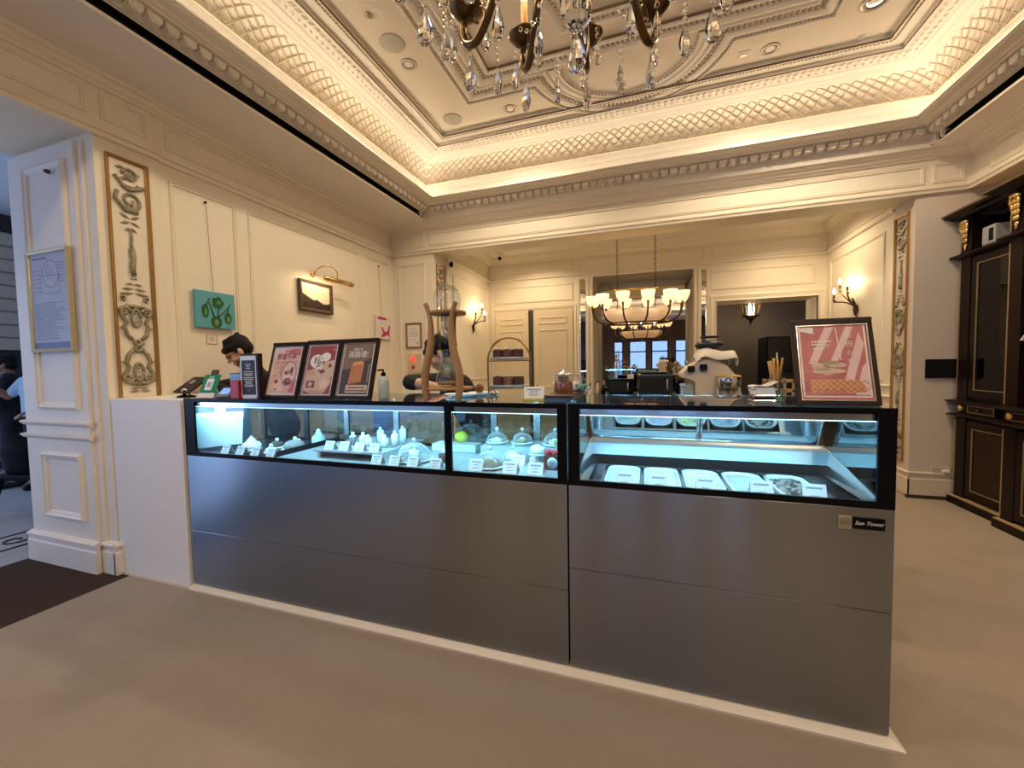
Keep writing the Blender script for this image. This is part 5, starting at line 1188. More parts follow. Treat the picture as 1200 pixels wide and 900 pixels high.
def art1(sh, W_, h):
    lay(sh, 'border', WHT, [clip(-W_, W_, .022, .027), clip(-W_, W_, h - .027, h - .022), clip(-W_, -W_ + .005, .022, h - .022), clip(W_ - .005, W_, .022, h - .022)], .0015, sh)
    lay(sh, 'pale_wash', PINKL, [[(-W_ + .005, .027), (.02, .027), (-.05, .18), (-.02, h - .03), (-W_ + .005, h - .027)]], .0013, sh)
    lay(sh, 'rose_wash', ROSE, [[(.05, .04), (W_ - .006, .03), (W_ - .006, .12), (.07, .09)], [(.0, h - .06), (W_ - .006, h - .075), (W_ - .006, h - .03), (.03, h - .03)]], .0014, sh)
    T_(sh, '豐富午茶', .040, MAR, -.005, h - .082, bold=.0001); lines(sh, MAR, [(-.08, .09, h - .118, .002), (-.03, .05, h - .05, .006)])
    m = MB(); m.sweep([(.035 + .058 * cos(a), .155 + .078 * sin(a)) for a in [2 * PI * i / 32 for i in range(32)]], [(0, .0024), (.0035, .0024)], lambda u, v, d: (u, -d, v)); m.build('oval_line', DOT, sh)
    lay(sh, 'pale_oval', PINKL, [ell(.035, .155, .052, .072)], .0018, sh)
    lay(sh, 'food_shapes', DOT, [ell(.035, .105, .030, .022), ell(.055, .175, .012, .022), ell(.02, .16, .022, .012), ell(-.055, .105, .016, .012), ell(-.05, .055, .008, .006)], .0021, sh)
    lay(sh, 'food_highlights', ROSE, [ell(.03, .165, .016, .010), ell(.06, .15, .009, .009), ell(-.055, .105, .009, .007), ell(.04, .11, .014, .008)], .0023, sh)
    lines(sh, MAR, [(-.09, -.055, .19 + .013 * k, .003) for k in range(5)] + [(-.09, -.06, .14, .004), (-.09, .02, .038, .003)])
def art2(sh, W_, h):
    lay(sh, 'border', WHT, [clip(-W_, W_, .022, .026), clip(-W_, W_, h - .025, h - .022), clip(-W_, -W_ + .004, .022, h - .022), clip(W_ - .004, W_, .022, h - .022)], .0015, sh)
    lay(sh, 'beige_shape', BEIGE, [[(-W_ + .006, .05), (-.05, .03), (.05, .03), (W_ - .03, .06), (W_ - .008, .10), (W_ - .02, .135), (.03, .135), (-.02, .19), (-W_ + .01, .17)], [(.02, .135), (W_ - .006, .13), (W_ - .006, .235), (.03, .225), (-.0, .18)]], .0014, sh)
    lay(sh, 'white_splash', WHT, [ell(-.035, .23, .048, .042), ell(.03, .255, .036, .028), ell(-.01, .20, .024, .03)], .0017, sh)
    T_(sh, '好', .050, DOT, -.032, .232, bold=.0001); lines(sh, DOT, [(-.03, .01, .195, .003), (-.085, -.03, .155, .003), (-.085, -.035, .145, .003), (-.085, -.04, .165, .003), (-.06, .05, .045, .002), (-.05, .04, .038, .002)])
    lay(sh, 'dark_dishes', DOT, [[(-.085, .065), (-.02, .065), (-.025, .11), (-.085, .108)], ell(.018, .165, .022, .012), ell(.07, .20, .012, .012)], .0018, sh)
    lay(sh, 'round_dish', ROSE, [ell(-.055, .087, .020, .018), ell(.085, .30, .012, .010), ell(-.005, .172, .012, .009)], .002, sh); lay(sh, 'round_dish', PINKL, [ell(.045, .085, .030, .026), ell(-.055, .087, .011, .010)], .0022, sh)
def art3(sh, W_, h):
    lay(sh, 'border', WHT, [clip(-W_, W_, .022, .026), clip(-W_, -W_ + .004, .022, h - .022), clip(W_ - .004, W_, .022, h - .022)], .0015, sh)
    lay(sh, 'dark_diagonal', DKB, [[(-W_ + .004, .026), (W_ - .004, .026), (W_ - .004, .245), (.04, .215), (.03, .185), (-W_ + .004, .175)]], .0013, sh)
    T_(sh, '滿額禮!', .043, WHT, .0, h - .088, bold=.0002); T_(sh, '感謝好禮', .016, WHT, -.005, h - .055)
    lay(sh, 'gift_bag', ORG, [[(-.045, .085), (.045, .10), (.052, .205), (-.035, .195)]], .0018, sh); lay(sh, 'bag_fold', ORG2, [[(-.035, .195), (.052, .205), (.035, .225), (-.02, .218)]], .002, sh)
    lines(sh, ORG2, [(-.02, .03, .14, .004), (-.025, .02, .12, .003)])
    lay(sh, 'label_box', BEIGE, [clip(-.055, W_ - .010, .036, .082)], .0017, sh); lines(sh, DKB, [(-.035, .075, .062, .008), (-.05, .09, .044, .008)]); lines(sh, BEIGE, [(.082, .094, .10 + .012 * k, .006) for k in range(9)])
def artbig(sh, W_, h):
    lay(sh, 'border', WHT, [clip(-W_, W_, .03, .035), clip(-W_, -W_ + .006, .03, h - .022), clip(W_ - .006, W_, .03, h - .022)], .0015, sh)
    lay(sh, 'light_stripe', PINKL, [[(-.02, h - .025), (.01, h - .025), (-.06, .16), (-.085, .17)], [(.05, h - .025), (.075, h - .025), (-.01, .12), (-.035, .12)], [(.09, h - .05), (W_ - .007, h - .1), (.06, .10), (.03, .10)]], .0013, sh)
    lay(sh, 'pale_corner', PINKL, [[(.06, .04), (W_ - .007, .04), (W_ - .007, .17), (.09, .15)]], .0014, sh)
    lay(sh, 'white_flag', WHT, [[(-W_ + .004, h - .024), (-.06, h - .024), (-.06, h - .052), (-W_ + .004, h - .040)], [(.014, h - .024), (.017, h - .024), (.026, .18), (.023, .18)]], .0017, sh)
    for k, c in enumerate('鬆白心意'): T_(sh, c, .026 if k < 2 else .020, WHT, .055, h - .062 - .036 * k)
    lines(sh, WHT, [(-.07, .0, h - .088, .006), (-.07, -.03, h - .100, .005), (-.065, -.025, h - .118, .006)]); T_(sh, '▽', .018, WHT, -.018, h - .106)
    lay(sh, 'waffle', ORG2, [[(-.085, .048), (.09, .048), (.10, .065), (.075, .10), (-.085, .10)]], .0017, sh)
    m = MB()
    for i in range(-1, 9):
        for s in (1, -1): u = -.085 + i * .022; m.tube([(u, -.0019, .052), (u + s * .022, -.0019, .074), (u, -.0019, .097)], .0011, 4)
    m.build('waffle_lines', MAR, sh)
    lay(sh, 'filling', BEIGE, [ell(-.045, .155, .032, .016), ell(.0, .160, .04, .012), ell(-.02, .135, .055, .012)], .0018, sh); lay(sh, 'filling_green', pm('olive_print', (.34, .30, .16), .5), [ell(-.015, .17, .035, .007), ell(-.04, .142, .03, .005)], .002, sh)
    m = MB()
    for v in (.108, .118, .126, .150, .176): m.box(-W_ + .008, .04, -.0022, -.002, v, v + .0012)
    m.build('thin_lines', MAR, sh)
    for k, c in enumerate('$220'): T_(sh, c, .026, ROSE, -.062 + .027 * k, .052, .003, bold=.001)
LE = math.atan2(.10, .34)
poster('leftmost of the three poster stands, pale pink with an oval of food', -2.131, .262, .345, LE, PINK, art1)
poster('middle of the three poster stands, maroon with a white splash and round dishes', -1.86, .256, .350, LE, MAR, art2)
poster('third poster stand, dark taupe with an orange gift bag and bold white headline', -1.597, .256, .350, LE, TAU, art3)
poster('large single poster stand of a pink waffle advertisement on the gelato case', .702, .272, .345, LE, ROSE, artbig)
# dark panel behind info stand, small items at the left
t = thing('menu_stand', 'white framed dark menu board upright beside the three posters', 'sign', (-2.335, 1.86, TOPZ))
f = MB(); f.box(-.068, .068, -.008, .008, .012, .265); f.box(-.058, .058, -.011, .03, 0, .014); f.build('white_holder', pm('white_acrylic', (.62, .64, .70), .3), t, bevel=.002)
MB().box(.069, .085, -.012, .02, 0, .275).box(-.068, .085, -.006, .02, .266, .278).build('dark_back_frame', FRM, t)
sh = MB().box(-.055, .055, -.0095, -.008, .026, .238).build('dark_sheet', pm('navy_sheet', (.020, .022, .034), .5), t)
m = MB()
for z, w in ((.21, .022), (.198, .016), (.185, .018), (.165, .035), (.152, .04), (.143, .03), (.128, .042), (.118, .036), (.105, .03), (.094, .026), (.083, .04), (.074, .034)): m.box(-w, w, -.0102, -.0095, z, z + .004)
m.build('lettering', SILV, sh); MB().lathe([(.012, -.0097), (1e-4, -.0102)], (.0, 0, .045), 14, axis='Y').build('red_seal', MAR, sh)
t = thing('qr_stand', 'green payment sign stand with a white panel, beside the tablet', 'sign', (-2.715, 1.845, TOPZ), rad(8)); t.rotation_euler = (rad(-24), 0, rad(6))
MB().box(-.062, .062, -.004, .004, .002, .035).add([(-.02, .004, .13), (.02, .004, .13), (.02, .068, .034), (-.02, .068, .034), (-.02, .009, .132), (.02, .009, .132), (.02, .073, .037), (-.02, .073, .037)], [(0, 1, 2, 3), (4, 5, 6, 7), (0, 3, 7, 4), (1, 2, 6, 5), (3, 2, 6, 7), (0, 1, 5, 4)]).build('white_foot', WLAM, t)
MB().box(-.062, .062, -.004, .004, .035, .165).build('green_board', pm('green_plastic', (.012, .24, .10), .35), t, bevel=.002)
MB().box(-.028, .028, -.0052, -.004, .055, .135).build('white_panel', CARD, t); MB().box(-.016, .016, -.0058, -.0052, .075, .110).build('grey_patch', pm('grey_lilac', (.42, .38, .48), .5), t)
MB().box(-.022, .026, -.004, .012, .165, .20).build('clip', WALNUT, t, bevel=.004); m = MB()
for i in range(4): m.box(-.018 + i * .010, -.011 + i * .010, -.0056, -.004, .143, .149)
m.build('lettering', CARD, t)
t = thing('tablet_stand', 'dark tablet on a swivel stand seen from behind, left of the green sign', 'tablet', (-3.10, 1.98, 1.2625))
MB().lathe([(.055, 0), (.055, .01), (.022, .02), (.018, .05), (1e-4, .055)], n=20).build('base', BLACKMAT, t)
b = MB(); b.T((0, 0, .06), rz=rad(-14), rx=rad(-52)); b.box(-.135, .135, -.006, .006, -.045, .13); b.build('tablet', pm('brown_tablet', (.018, .010, .008), .45, spec=.2), t, bevel=.006)
b = MB(); b.T((0, 0, .06), rz=rad(-14), rx=rad(-52)); b.box(-.055, .0, .0, .0075, .05, .09); b.build('rear_label', pm('pale_label', (.35, .34, .36), .4), t)
b = MB(); b.T((0, 0, .06), rz=rad(-14), rx=rad(-52)); b.box(-.055, .0, -.0085, -.0055, .05, .085); b.build('rear_label', pm('pale_label', (.35, .34, .36), .4), t)
MB().tube([(.03 + .03 * cos(a), -.03, .03 + .03 * sin(a)) for a in [rad(q) for q in range(-20, 200, 20)]], .006, 8).build('white_cable_ring', WLAM, t)
t = thing('card_terminal', 'small card terminal with a lit blue screen before the red box', 'card reader', (-2.555, 1.842, TOPZ)); t.rotation_euler = (rad(0), 0, rad(8))
b = MB(); b.T((0, 0, 0), rx=rad(38)); b.box(-.048, .048, 0, .09, 0, .018); b.build('housing', pm('grey_terminal', (.20, .20, .22), .4), t, bevel=.004)
b = MB(); b.T((0, 0, 0), rx=rad(38)); b.box(-.034, .030, .022, .078, .018, .0195); b.build('screen', pm('blue_screen', (.1, .25, .6), .2, emit=(.18, .38, .9), es=.55), t)
t = thing('red_box', 'small tall red printed box in front of the blue box', 'box', (-2.435, 1.85, TOPZ)); MB().box(-.036, .036, -.018, .018, 0, .115).build('carton', pm('red_carton', (.36, .014, .03), .4, var=.1), t, bevel=.002)
m = MB()
for k in range(5): m.sweep(rect(-.028 + .002 * k, .020, .01 + k * .02, .024 + k * .02), [(0, .0182), (.003, .0186)], lambda u, v, d: (u, -d, v))
m.build('printed_pattern', pm('pale_red_print', (.55, .16, .20), .5), t)
t = thing('blue_box', 'dark blue glossy box standing behind the red box', 'box', (-2.52, 1.93, TOPZ)); MB().box(-.055, .055, -.02, .02, 0, .16).build('carton', pm('blue_carton', (.018, .045, .09), .12, var=.3, scale=20), t, bevel=.006); m = MB()
for k in range(3): m.box(-.04 + k * .03, -.03 + k * .03, -.0206, -.02, .05, .14)
m.build('printed_pattern', pm('blue_print', (.06, .14, .22), .2), t)
tag(MB().box(-.02, .02, -.012, .012, 0, .075).build('white_card_box', WLAM, None, loc=(-2.62, 1.97, TOPZ), bevel=.002), 'small white box behind the card terminal, left of the blue box', 'box')
tag(MB().box(-.02, .02, -.03, .03, 0, .078).build('paper_block', CARD, None, loc=(-2.43, 1.93, TOPZ), bevel=.002), 'white block of paper slips between the red box and menu board', 'paper')
tag(MB().box(-.04, .04, -.006, .006, 0, .18).build('maroon_folder', pm('maroon_card', (.20, .04, .03), .5), None, loc=(-2.235, 1.99, TOPZ), bevel=.002), 'plain maroon folder behind the menu board and first poster', 'folder')
t = thing('sanitizer_bottle', 'clear pump bottle with black top right of the three posters', 'bottle', (-1.425, 1.95, TOPZ))
MB().lathe([(.028, 0), (.030, .01), (.030, .10), (.022, .125), (.012, .13)], n=20).build('bottle', pm('frosted_bottle', (.62, .74, .72), .25, trans=.3), t)
MB().lathe([(.013, .13), (.013, .15), (.005, .152), (.005, .168), (1e-4, .168)], n=12).tube([(0, 0, .165), (-.035, -.004, .163)], .005, 6).build('pump', BLACK, t)
# ---- cold drip coffee maker
t = thing('cold_drip_stand', 'tall cold drip coffee maker with glass globe in a curved wooden stand', 'coffee maker', (-1.0, 1.93, TOPZ + .003))
OAK = pm('oak_wood', (.36, .20, .085), .45, var=.2, scale=10, stretch=(1, 1, .2))
def leg(xs, y): 
    m = MB(); p = spline([(xs * k, y + .0, z) for k, z in ((1.0, 0), (1.12, .06), (1.12, .13), (.95, .20), (.72, .28), (.66, .36), (.70, .42), (.86, .475), (.98, .50))], 5); n = len(p)
    m.tube(p, [.0125 + .009 * max(0, sin(PI * min(1, .12 + i / n * 1.2))) for i in range(n)], 8); return m.build('leg', OAK, t)
leg(-.088, -.075); leg(.088, -.075)
m = MB(); m.tube(spline([(0, .095, 0), (0, .105, .13), (0, .075, .28), (0, .07, .40), (0, .085, .48)], 6), .013, 8); m.build('leg', OAK, t)
MB().lathe([(.045, .448), (.098, .448), (.10, .456), (.098, .464), (.045, .464), (.045, .448)], n=36).build('wooden_ring', OAK, t)
MB().lathe([(.128, .052), (.13, .060), (.128, .068), (1e-4, .068)], n=36, sy=.85).build('wooden_tray', OAK, t)
GL = pane_mat('lab_glass', (.95, .97, .96), 1.9, extra=.03)
MB().lathe([(.030, .44), (.045, .455), (.066, .49), (.072, .525), (.066, .56), (.045, .588), (.020, .598), (1e-4, .6)], n=32).build('water_globe', GL, t)
MB().lathe([(.06, .575), (.052, .59), (.03, .602), (1e-4, .605)], n=28).build('globe_lid', GL, t)
MB().lathe([(.030, .44), (.030, .385), (.024, .375), (.010, .37), (.010, .345), (.006, .34)], n=18).build('drip_funnel', pane_mat('funnel_glass', (.80, .84, .84), 1.9, extra=.12), t)
MB().lathe([(.008, .37), (.014, .362), (.014, .35), (.008, .34), (.005, .315), (1e-4, .31)], n=14).tube([(-.03, 0, .355), (.03, 0, .355)], .005, 8).build('drip_valve', CHROME, t)
MB().lathe([(.040, .262), (.046, .268), (.047, .30), (.040, .305), (1e-4, .305)], n=24).build('black_collar', BLACK, t)
MB().lathe([(.040, .295), (.043, .25), (.043, .20), (.050, .165), (.066, .12), (.070, .095), (.058, .076), (1e-4, .072)], n=32).build('flask', GL, t)
MB().lathe([(.032, .26), (.034, .18), (.030, .14), (1e-4, .135)], n=20).build('coffee_basket', pane_mat('basket_glass', (.72, .80, .74), extra=.05), t)
MB().lathe([(.033, .19), (.033, .145), (1e-4, .14)], n=18).build('coffee_grounds', pm('green_label', (.42, .50, .40), .5, var=.4, scale=60), t)
MB().lathe([(.050, .098), (.062, .092), (.056, .079), (1e-4, .076)], n=28).build('brewed_coffee', pm('amber_liquid', (.50, .30, .10), .1, trans=.5), t)
# ---- white plates, cupcake
for x, y, lb in ((-1.045, 2.17, 'flat white tray right behind the cold drip stand'), (-.955, 2.30, 'flat white tray with the small brown cupcake at the back')):
    tag(MB().lathe([(.05, 0), (.085, .006), (.105, .016), (.102, .018), (.08, .010), (1e-4, .008)], n=28, sy=.7).build('serving_plate', TUB, None, loc=(x, y, TOPZ)), lb, 'plate', 'flat white plates')
t = thing('cupcake', 'small brown cupcake on the white tray left of the gold cake stand', 'cake', (-.985, 2.30, TOPZ + .009)); MB().lathe([(.018, 0), (.026, .032), (1e-4, .032)], n=16).build('wrapper', pm('wrapper', (.16, .06, .02), .6), t); MB().lathe([(.027, .032), (.026, .040), (.012, .056), (1e-4, .062)], n=16).build('sponge', pm('caramel_sponge', (.20, .075, .025), .6, var=.3, scale=80), t)
# ---- gold arched cake stand with roulades
t = thing('tiered_stand', 'gold arched two tier cake stand at the middle of the counter', 'cake stand', (-.745, 2.17, TOPZ))
BR = pm('antique_brass', (.36, .22, .09), .3, metal=.9, var=.15)
m = MB(); m.tube([(-.125, 0, .02), (-.128, 0, .12)] + [(-.128 * cos(a), 0, .20 + .135 * sin(a)) for a in [PI * i / 24 for i in range(25)]] + [(.128, 0, .12), (.125, 0, .02)], .0055, 8); m.build('arch', BR, t)
for x in (-.125, .125):
    m = MB(); m.tube(spline([(x, 0, .03), (x * .9, -.02, .045), (x * .75, -.03, .02), (x * .82, -.05, .004), (x * .95, -.05, .012)], 6), .004, 6); m.tube(spline([(x, 0, .03), (x * .9, .02, .045), (x * .75, .03, .02), (x * .82, .05, .004), (x * .95, .05, .012)], 6), .004, 6); m.build('scroll_foot', BR, t)
for z in (.052, .205): m = MB(); m.tube([(.124 * cos(a), .085 * sin(a), z) for a in [2 * PI * i / 32 for i in range(32)]], .0035, 6, closed=True); m.tube([(-.127, 0, z), (.127, 0, z)], .0035, 6); m.build('tier_ring', BR, t)
for z, lb in ((.056, 'white plate on the lower tier of the gold stand'), (.209, 'white plate on the upper tier of the gold stand')):
    tag(MB().lathe([(.06, 0), (.105, .004), (.118, .012), (.115, .014), (.10, .008), (1e-4, .006)], n=32, sy=.72).build('tier_plate', pm('bluish_plate', (.66, .72, .80), .25), None, loc=(-.745, 2.17, TOPZ + z)), lb, 'plate', 'plates on the gold stand')
SW = [pm('choc_roulade', (.075, .032, .020), .7, var=.5, scale=70, bump=.4, bscale=120), pm('fruit_cake', (.22, .11, .06), .7, var=.5, scale=50, bump=.4, bscale=120), pm('berry_roulade', (.10, .045, .035), .7, var=.5, scale=60, bump=.4, bscale=120)]
for z, row in ((.056 + .0075, (('dark swirl cake at the left of the lower tier', -.064, 2, .029), ('brown fruit flecked cake at the middle of the lower tier', -.003, 1, .030), ('dark cake at the right of the lower tier', .059, 0, .030))), (.209 + .0075, (('dark cake at the left of the upper tier', -.062, 0, .029), ('brown cake at the middle of the upper tier', -.002, 2, .029), ('dark cake at the right of the upper tier', .058, 0, .029)))):
    for lb, x, mi, r in row:
        t2 = thing('mini_cake', lb, 'cake', (-.745 + x, 2.165, TOPZ + z), 0, 'mini cakes on the gold stand')
        MB().lathe([(r, 0), (r * 1.03, .01), (r * 1.02, .045), (r * .93, .052), (1e-4, .053)], n=20).build('sponge', SW[mi], t2)
        MB().lathe([(.009, .053), (.011, .057), (.004, .064), (1e-4, .066)], (-.006, -.004, 0), 10).build('cream_dot', CREAM, t2)
# ---- card sign, tray, teapot, cups
card(-.545, 1.965, TOPZ + .012, 'larger white sign card on a yellow base between cake stand and tray', .105, .058, 12, rz=rad(4), n=4, name='sign_card', cat='sign', group=None)
tag(MB().box(-.052, .052, -.012, .03, 0, .0115).build('yellow_card_base', pm('yellow_base', (.62, .52, .10), .5), None, loc=(-.545, 1.968, TOPZ), bevel=.001), 'yellow block under the white sign card', 'stand')
t = thing('serving_tray', 'dark wooden tray under the glass teapot at the right end of the pastry case', 'tray', (-.415, 2.17, TOPZ))
MB().box(-.085, .062, -.19, .19, .0, .013).build('lower_board', pm('slate_blue_board', (.055, .06, .09), .4), t, bevel=.003); MB().box(-.09, .067, -.195, .20, .013, .027).build('upper_board', pm('dark_brown_board', (.06, .022, .012), .35, var=.2), t, bevel=.004)
t = thing('glass_teapot', 'glass teapot of amber tea with steel lid on the dark tray', 'teapot', (-.425, 2.13, TOPZ + .0275))
MB().lathe([(.048, 0), (.052, .008), (.050, .05), (.045, .085), (.043, .095)], n=28).build('glass_body', GL, t)
MB().lathe([(.047, .003), (.050, .010), (.0485, .045), (.046, .062), (1e-4, .062)], n=28).build('tea', pm('amber_tea', (.42, .11, .015), .1, trans=.35), t)
MB().lathe([(.030, .03), (.030, .09)], n=20).build('strainer', pane_mat('strainer_mesh', (.35, .36, .22), extra=.08), t)
MB().lathe([(.046, .093), (.047, .10), (.040, .106), (.010, .110), (.008, .116), (.012, .122), (.008, .128), (1e-4, .129)], n=24).build('steel_lid', CHROME, t)
MB().tube(spline([(.043, 0, .09), (.075, 0, .095), (.092, 0, .07), (.085, 0, .035), (.050, 0, .018)], 6), .006, 8).build('glass_handle', pm('clear_handle', (.8, .85, .85), .1, trans=.6), t)
MB().tube(spline([(-.047, 0, .04), (-.065, 0, .06), (-.075, 0, .085)], 5), [.010] * 5 + [.007] * 6, 8).build('spout', GL, t)
t = thing('tea_cup', 'small teal tea cup beside the glass teapot', 'cup', (-.352, 2.26, TOPZ + .0275)); MB().lathe([(.016, 0), (.020, .003), (.034, .03), (.036, .038), (.033, .038), (.018, .006), (1e-4, .005)], n=24).build('cup_body', pm('teal_glaze', (.12, .34, .30), .2), t); MB().tube(spline([(.033, 0, .032), (.052, 0, .03), (.045, 0, .012), (.026, 0, .012)], 5), .0035, 6).build('cup_handle', pm('teal_glaze', (.12, .34, .30), .2), t)
t = thing('white_jug', 'small white jug behind the teal tea cup', 'jug', (-.40, 2.31, TOPZ + .0275)); MB().lathe([(.018, 0), (.024, .01), (.022, .03), (.018, .04), (.022, .05), (.019, .05), (.014, .04), (1e-4, .012)], n=18).build('jug_body', TUB, t); MB().tube(spline([(.02, 0, .045), (.042, 0, .04), (.036, 0, .015), (.022, 0, .012)], 5), .0035, 6).build('jug_handle', TUB, t)
# ---- right end: straw jar, paper stack on a steel holder
t = thing('straw_jar', 'glass jar of wrapped straws left of the large pink poster', 'jar', (.545, 2.08, TOPZ))
MB().lathe([(.030, 0), (.036, .012), (.036, .085), (.030, .10), (.031, .105)], n=24).build('jar', GL, t)
rnd = random.Random(4); STR = pm('kraft_straw', (.56, .32, .10), .5, var=.2)
for i in range(9):
    a = rnd.uniform(0, 6.28); tp = (-.03 + .018 * (i % 4) + rnd.uniform(-.006, .006), rnd.uniform(-.01, .01), .185 + rnd.uniform(-.012, .008))
    MB().tube([(.018 * cos(a), .018 * sin(a), .006), tp], .0038, 6).build('straw', STR, t)
MB().tube([(.012, 0, .006), (.0, .004, .215)], .003, 6).build('steel_rod', CHROME, t)
t = thing('napkin_holder', 'polished steel napkin holder left of the straw jar', 'napkin holder', (.478, 2.03, TOPZ)); MB().box(-.045, .04, -.05, .05, 0, .012).box(-.045, .04, -.05, .05, .022, .034).build('steel_box', CHROME, t, bevel=.004); MB().box(-.04, .035, -.046, .046, .012, .022).build('black_band', BLACK, t)
rnd = random.Random(9)
for i in range(5):
    tag(MB().box(-.04, .04, -.045, .045, 0, .006).build('paper_napkin', CARD, None, loc=(.478 + rnd.uniform(-.008, .008), 2.03, TOPZ + .0345 + i * .0062)), 'paper napkin in the flat stack on the steel holder', 'napkin', 'stacked napkins')
    bpy.data.objects[-1] if False else None
t = thing('paper_leaf', 'loose curled paper sheet on top of the napkin stack', 'paper', (.478, 2.03, TOPZ + .066))
m = MB(); vs = []; fs = []
for i in range(9):
    for j in (0, 1): vs.append((-.05 + .0125 * i, -.05 + .1 * j, .002 + .018 * (i / 8) ** 2 + .004 * sin(i)))
for i in range(8): fs.append((2 * i, 2 * i + 2, 2 * i + 3, 2 * i + 1))
m.add(vs, fs, True).build('sheet', pm('cream_paper', (.72, .66, .56), .6), t)
# ================================================================== BEHIND THE COUNTER
WT = pm('dark_worktop', (.03, .024, .02), .25, var=.2); WBODY = pm('worktop_body', (.10, .07, .05), .5, var=.1)
def bench(name, label, x0, x1, y0, y1, h):
    t = thing(name, label, 'counter', ((x0 + x1) / 2, (y0 + y1) / 2, 0))
    MB().box(x0, x1, y0, y1, h - .04, h).build('worktop', WT, t, world=True, bevel=.004); MB().box(x0 + .02, x1 - .02, y0 + .03, y1, .08, h - .04).build('carcass', WBODY, t, world=True); MB().box(x0 + .05, x1 - .05, y0 + .08, y1 - .02, 0, .08).build('plinth', BLACKMAT, t, world=True)
bench('service_counter', 'dark work counter right behind the gelato case under the cream machine', .02, 1.22, 3.0, 3.62, 1.10)
bench('back_counter', 'dark back counter under the mirror holding the ovens', -1.25, .98, 6.78, 7.36, .92)
# ---- cream half round machine
CM = pm('cream_enamel', (.70, .58, .43), .35, var=.03)
t = thing('counter_machine', 'cream half round counter machine with black knobs behind the gelato case', 'machine', (.42, 3.26, 1.1355))
MB().box(-.14, .19, -.09, .15, -.035, 0).build('base', BLACKMAT, t, bevel=.004)
side = [(-.15, 0), (.06, 0), (.06, .0), (.20, .0), (.205, .06), (.19, .14), (.16, .22), (.11, .285), (.05, .325), (-.02, .335), (-.09, .315), (-.15, .28), (-.19, .235), (-.19, .20), (-.145, .19), (-.10, .165), (-.095, .05), (-.15, .04)]
MB().prism(side, lambda u, v, d: (u, d, v), -.10, .16).build('housing', CM, t, bevel=.012, seg=3)
m = MB(); m.box(-.19, -.10, -.06, .12, .045, .15); m.build('steel_head', CHROME, t, bevel=.008)
m = MB()
for x, z in ((-.125, .265), (-.045, .275)): m.box(x - .024, x + .024, -.125, -.10, z - .022, z + .022)
for k, (x, z) in enumerate(((-.125, .265), (-.045, .275))): MB().box(x - .024, x + .024, -.125, -.099, z - .022, z + .022).build('black_knob', BLACKMAT, t, bevel=.006)
MB().lathe([(.062, .13), (.075, .14), (.080, .20), (.078, .205)], (.115, -.10, 0), 28).build('steel_pot', CHROME, t); MB().lathe([(.080, .204), (.078, .214), (.05, .222), (1e-4, .224)], (.115, -.10, 0), 28).build('pot_lid', pm('yellow_lid', (.55, .40, .16), .4), t)
MB().box(.035, .05, -.14, -.06, .03, .13).build('pot_bracket', CHROME, t, bevel=.003); MB().lathe([(.018, 0), (.018, .14)], (.13, -.10, 0), 14).build('brass_post', pm('pale_brass', (.60, .46, .26), .35, metal=.6), t)
MB().lathe([(.008, -.104), (.008, -.108), (1e-4, -.109)], (-.06, 0, .07), 10, axis='Y').build('screw', BRONZE, t)
t = thing('red_cup_pile', 'small red plastic box on the counter left of the cream machine', 'box', (.16, 3.16, 1.1005)); MB().box(-.06, .06, -.05, .05, 0, .05).build('box', pm('red_plastic_box', (.40, .06, .05), .4), t, bevel=.006); MB().box(-.062, .062, -.052, .052, .05, .062).build('lid', pm('red_lid', (.5, .12, .10), .4), t, bevel=.003)
t = thing('towel', 'white towel draped over the top of the cream machine', 'towel', (.46, 3.28, 1.437)); m = MB(); vs = []; fs = []; rnd = random.Random(2)
prof = [(-.14, .006), (-.125, .05), (-.105, .066), (-.06, .085), (-.02, .066), (.03, .056), (.08, .052), (.12, .060), (.135, .045), (.125, -.01)]
for j in range(9):
    y = -.15 + .3 * j / 8
    for i, (x, z) in enumerate(prof): vs.append((x + .006 * sin(j * 2 + i), y, z + .03 + .012 * sin(j * 1.7 + i * 1.1) - .10 * max(0, abs(y) - .10) / .05 * .6))
for j in range(8):
    for i in range(len(prof) - 1): k = j * len(prof) + i; fs.append((k, k + 1, k + len(prof) + 1, k + len(prof)))
o = m.add(vs, fs, True).build('cloth', pm('white_cotton', (.72, .64, .52), .9, var=.06, bump=.4, bscale=200), t); md = o.modifiers.new('thick', 'SOLIDIFY'); md.thickness = .006; md = o.modifiers.new('sub', 'SUBSURF'); md.levels = 1; md.render_levels = 1
t = thing('black_lid_stack', 'black bowl and raised lid on top of the cream machine', 'bowl', (.43, 3.30, 1.535)); MB().lathe([(.03, 0), (.085, .012), (.10, .035), (.09, .055), (.05, .066), (1e-4, .068)], n=28).build('bowl', pm('navy_black', (.012, .014, .022), .35), t)
MB().lathe([(.045, .066), (.045, .09)], n=24).build('clear_neck', GL, t); MB().lathe([(.060, .09), (.062, .096), (.062, .102), (1e-4, .104)], n=28).build('lid', pm('navy_black', (.012, .014, .022), .35), t)
t = thing('wooden_rack', 'small wooden bottle rack on the service counter behind the straw jar', 'rack', (.85, 3.12, 1.1005)); m = MB()
for z in (.14, .205): m.box(-.10, .10, -.05, -.04, z, z + .018).box(-.10, .10, .04, .05, z, z + .018)
for x in (-.10, -.05, 0, .05, .10): m.box(x - .007, x + .007, -.05, -.04, 0, .225)
for x in (-.10, .10): m.box(x - .007, x + .007, .04, .05, 0, .225).box(x - .006, x + .006, -.05, .05, .21, .225)
m.build('rack_frame', pm('pale_wood', (.46, .29, .14), .5, var=.2), t)
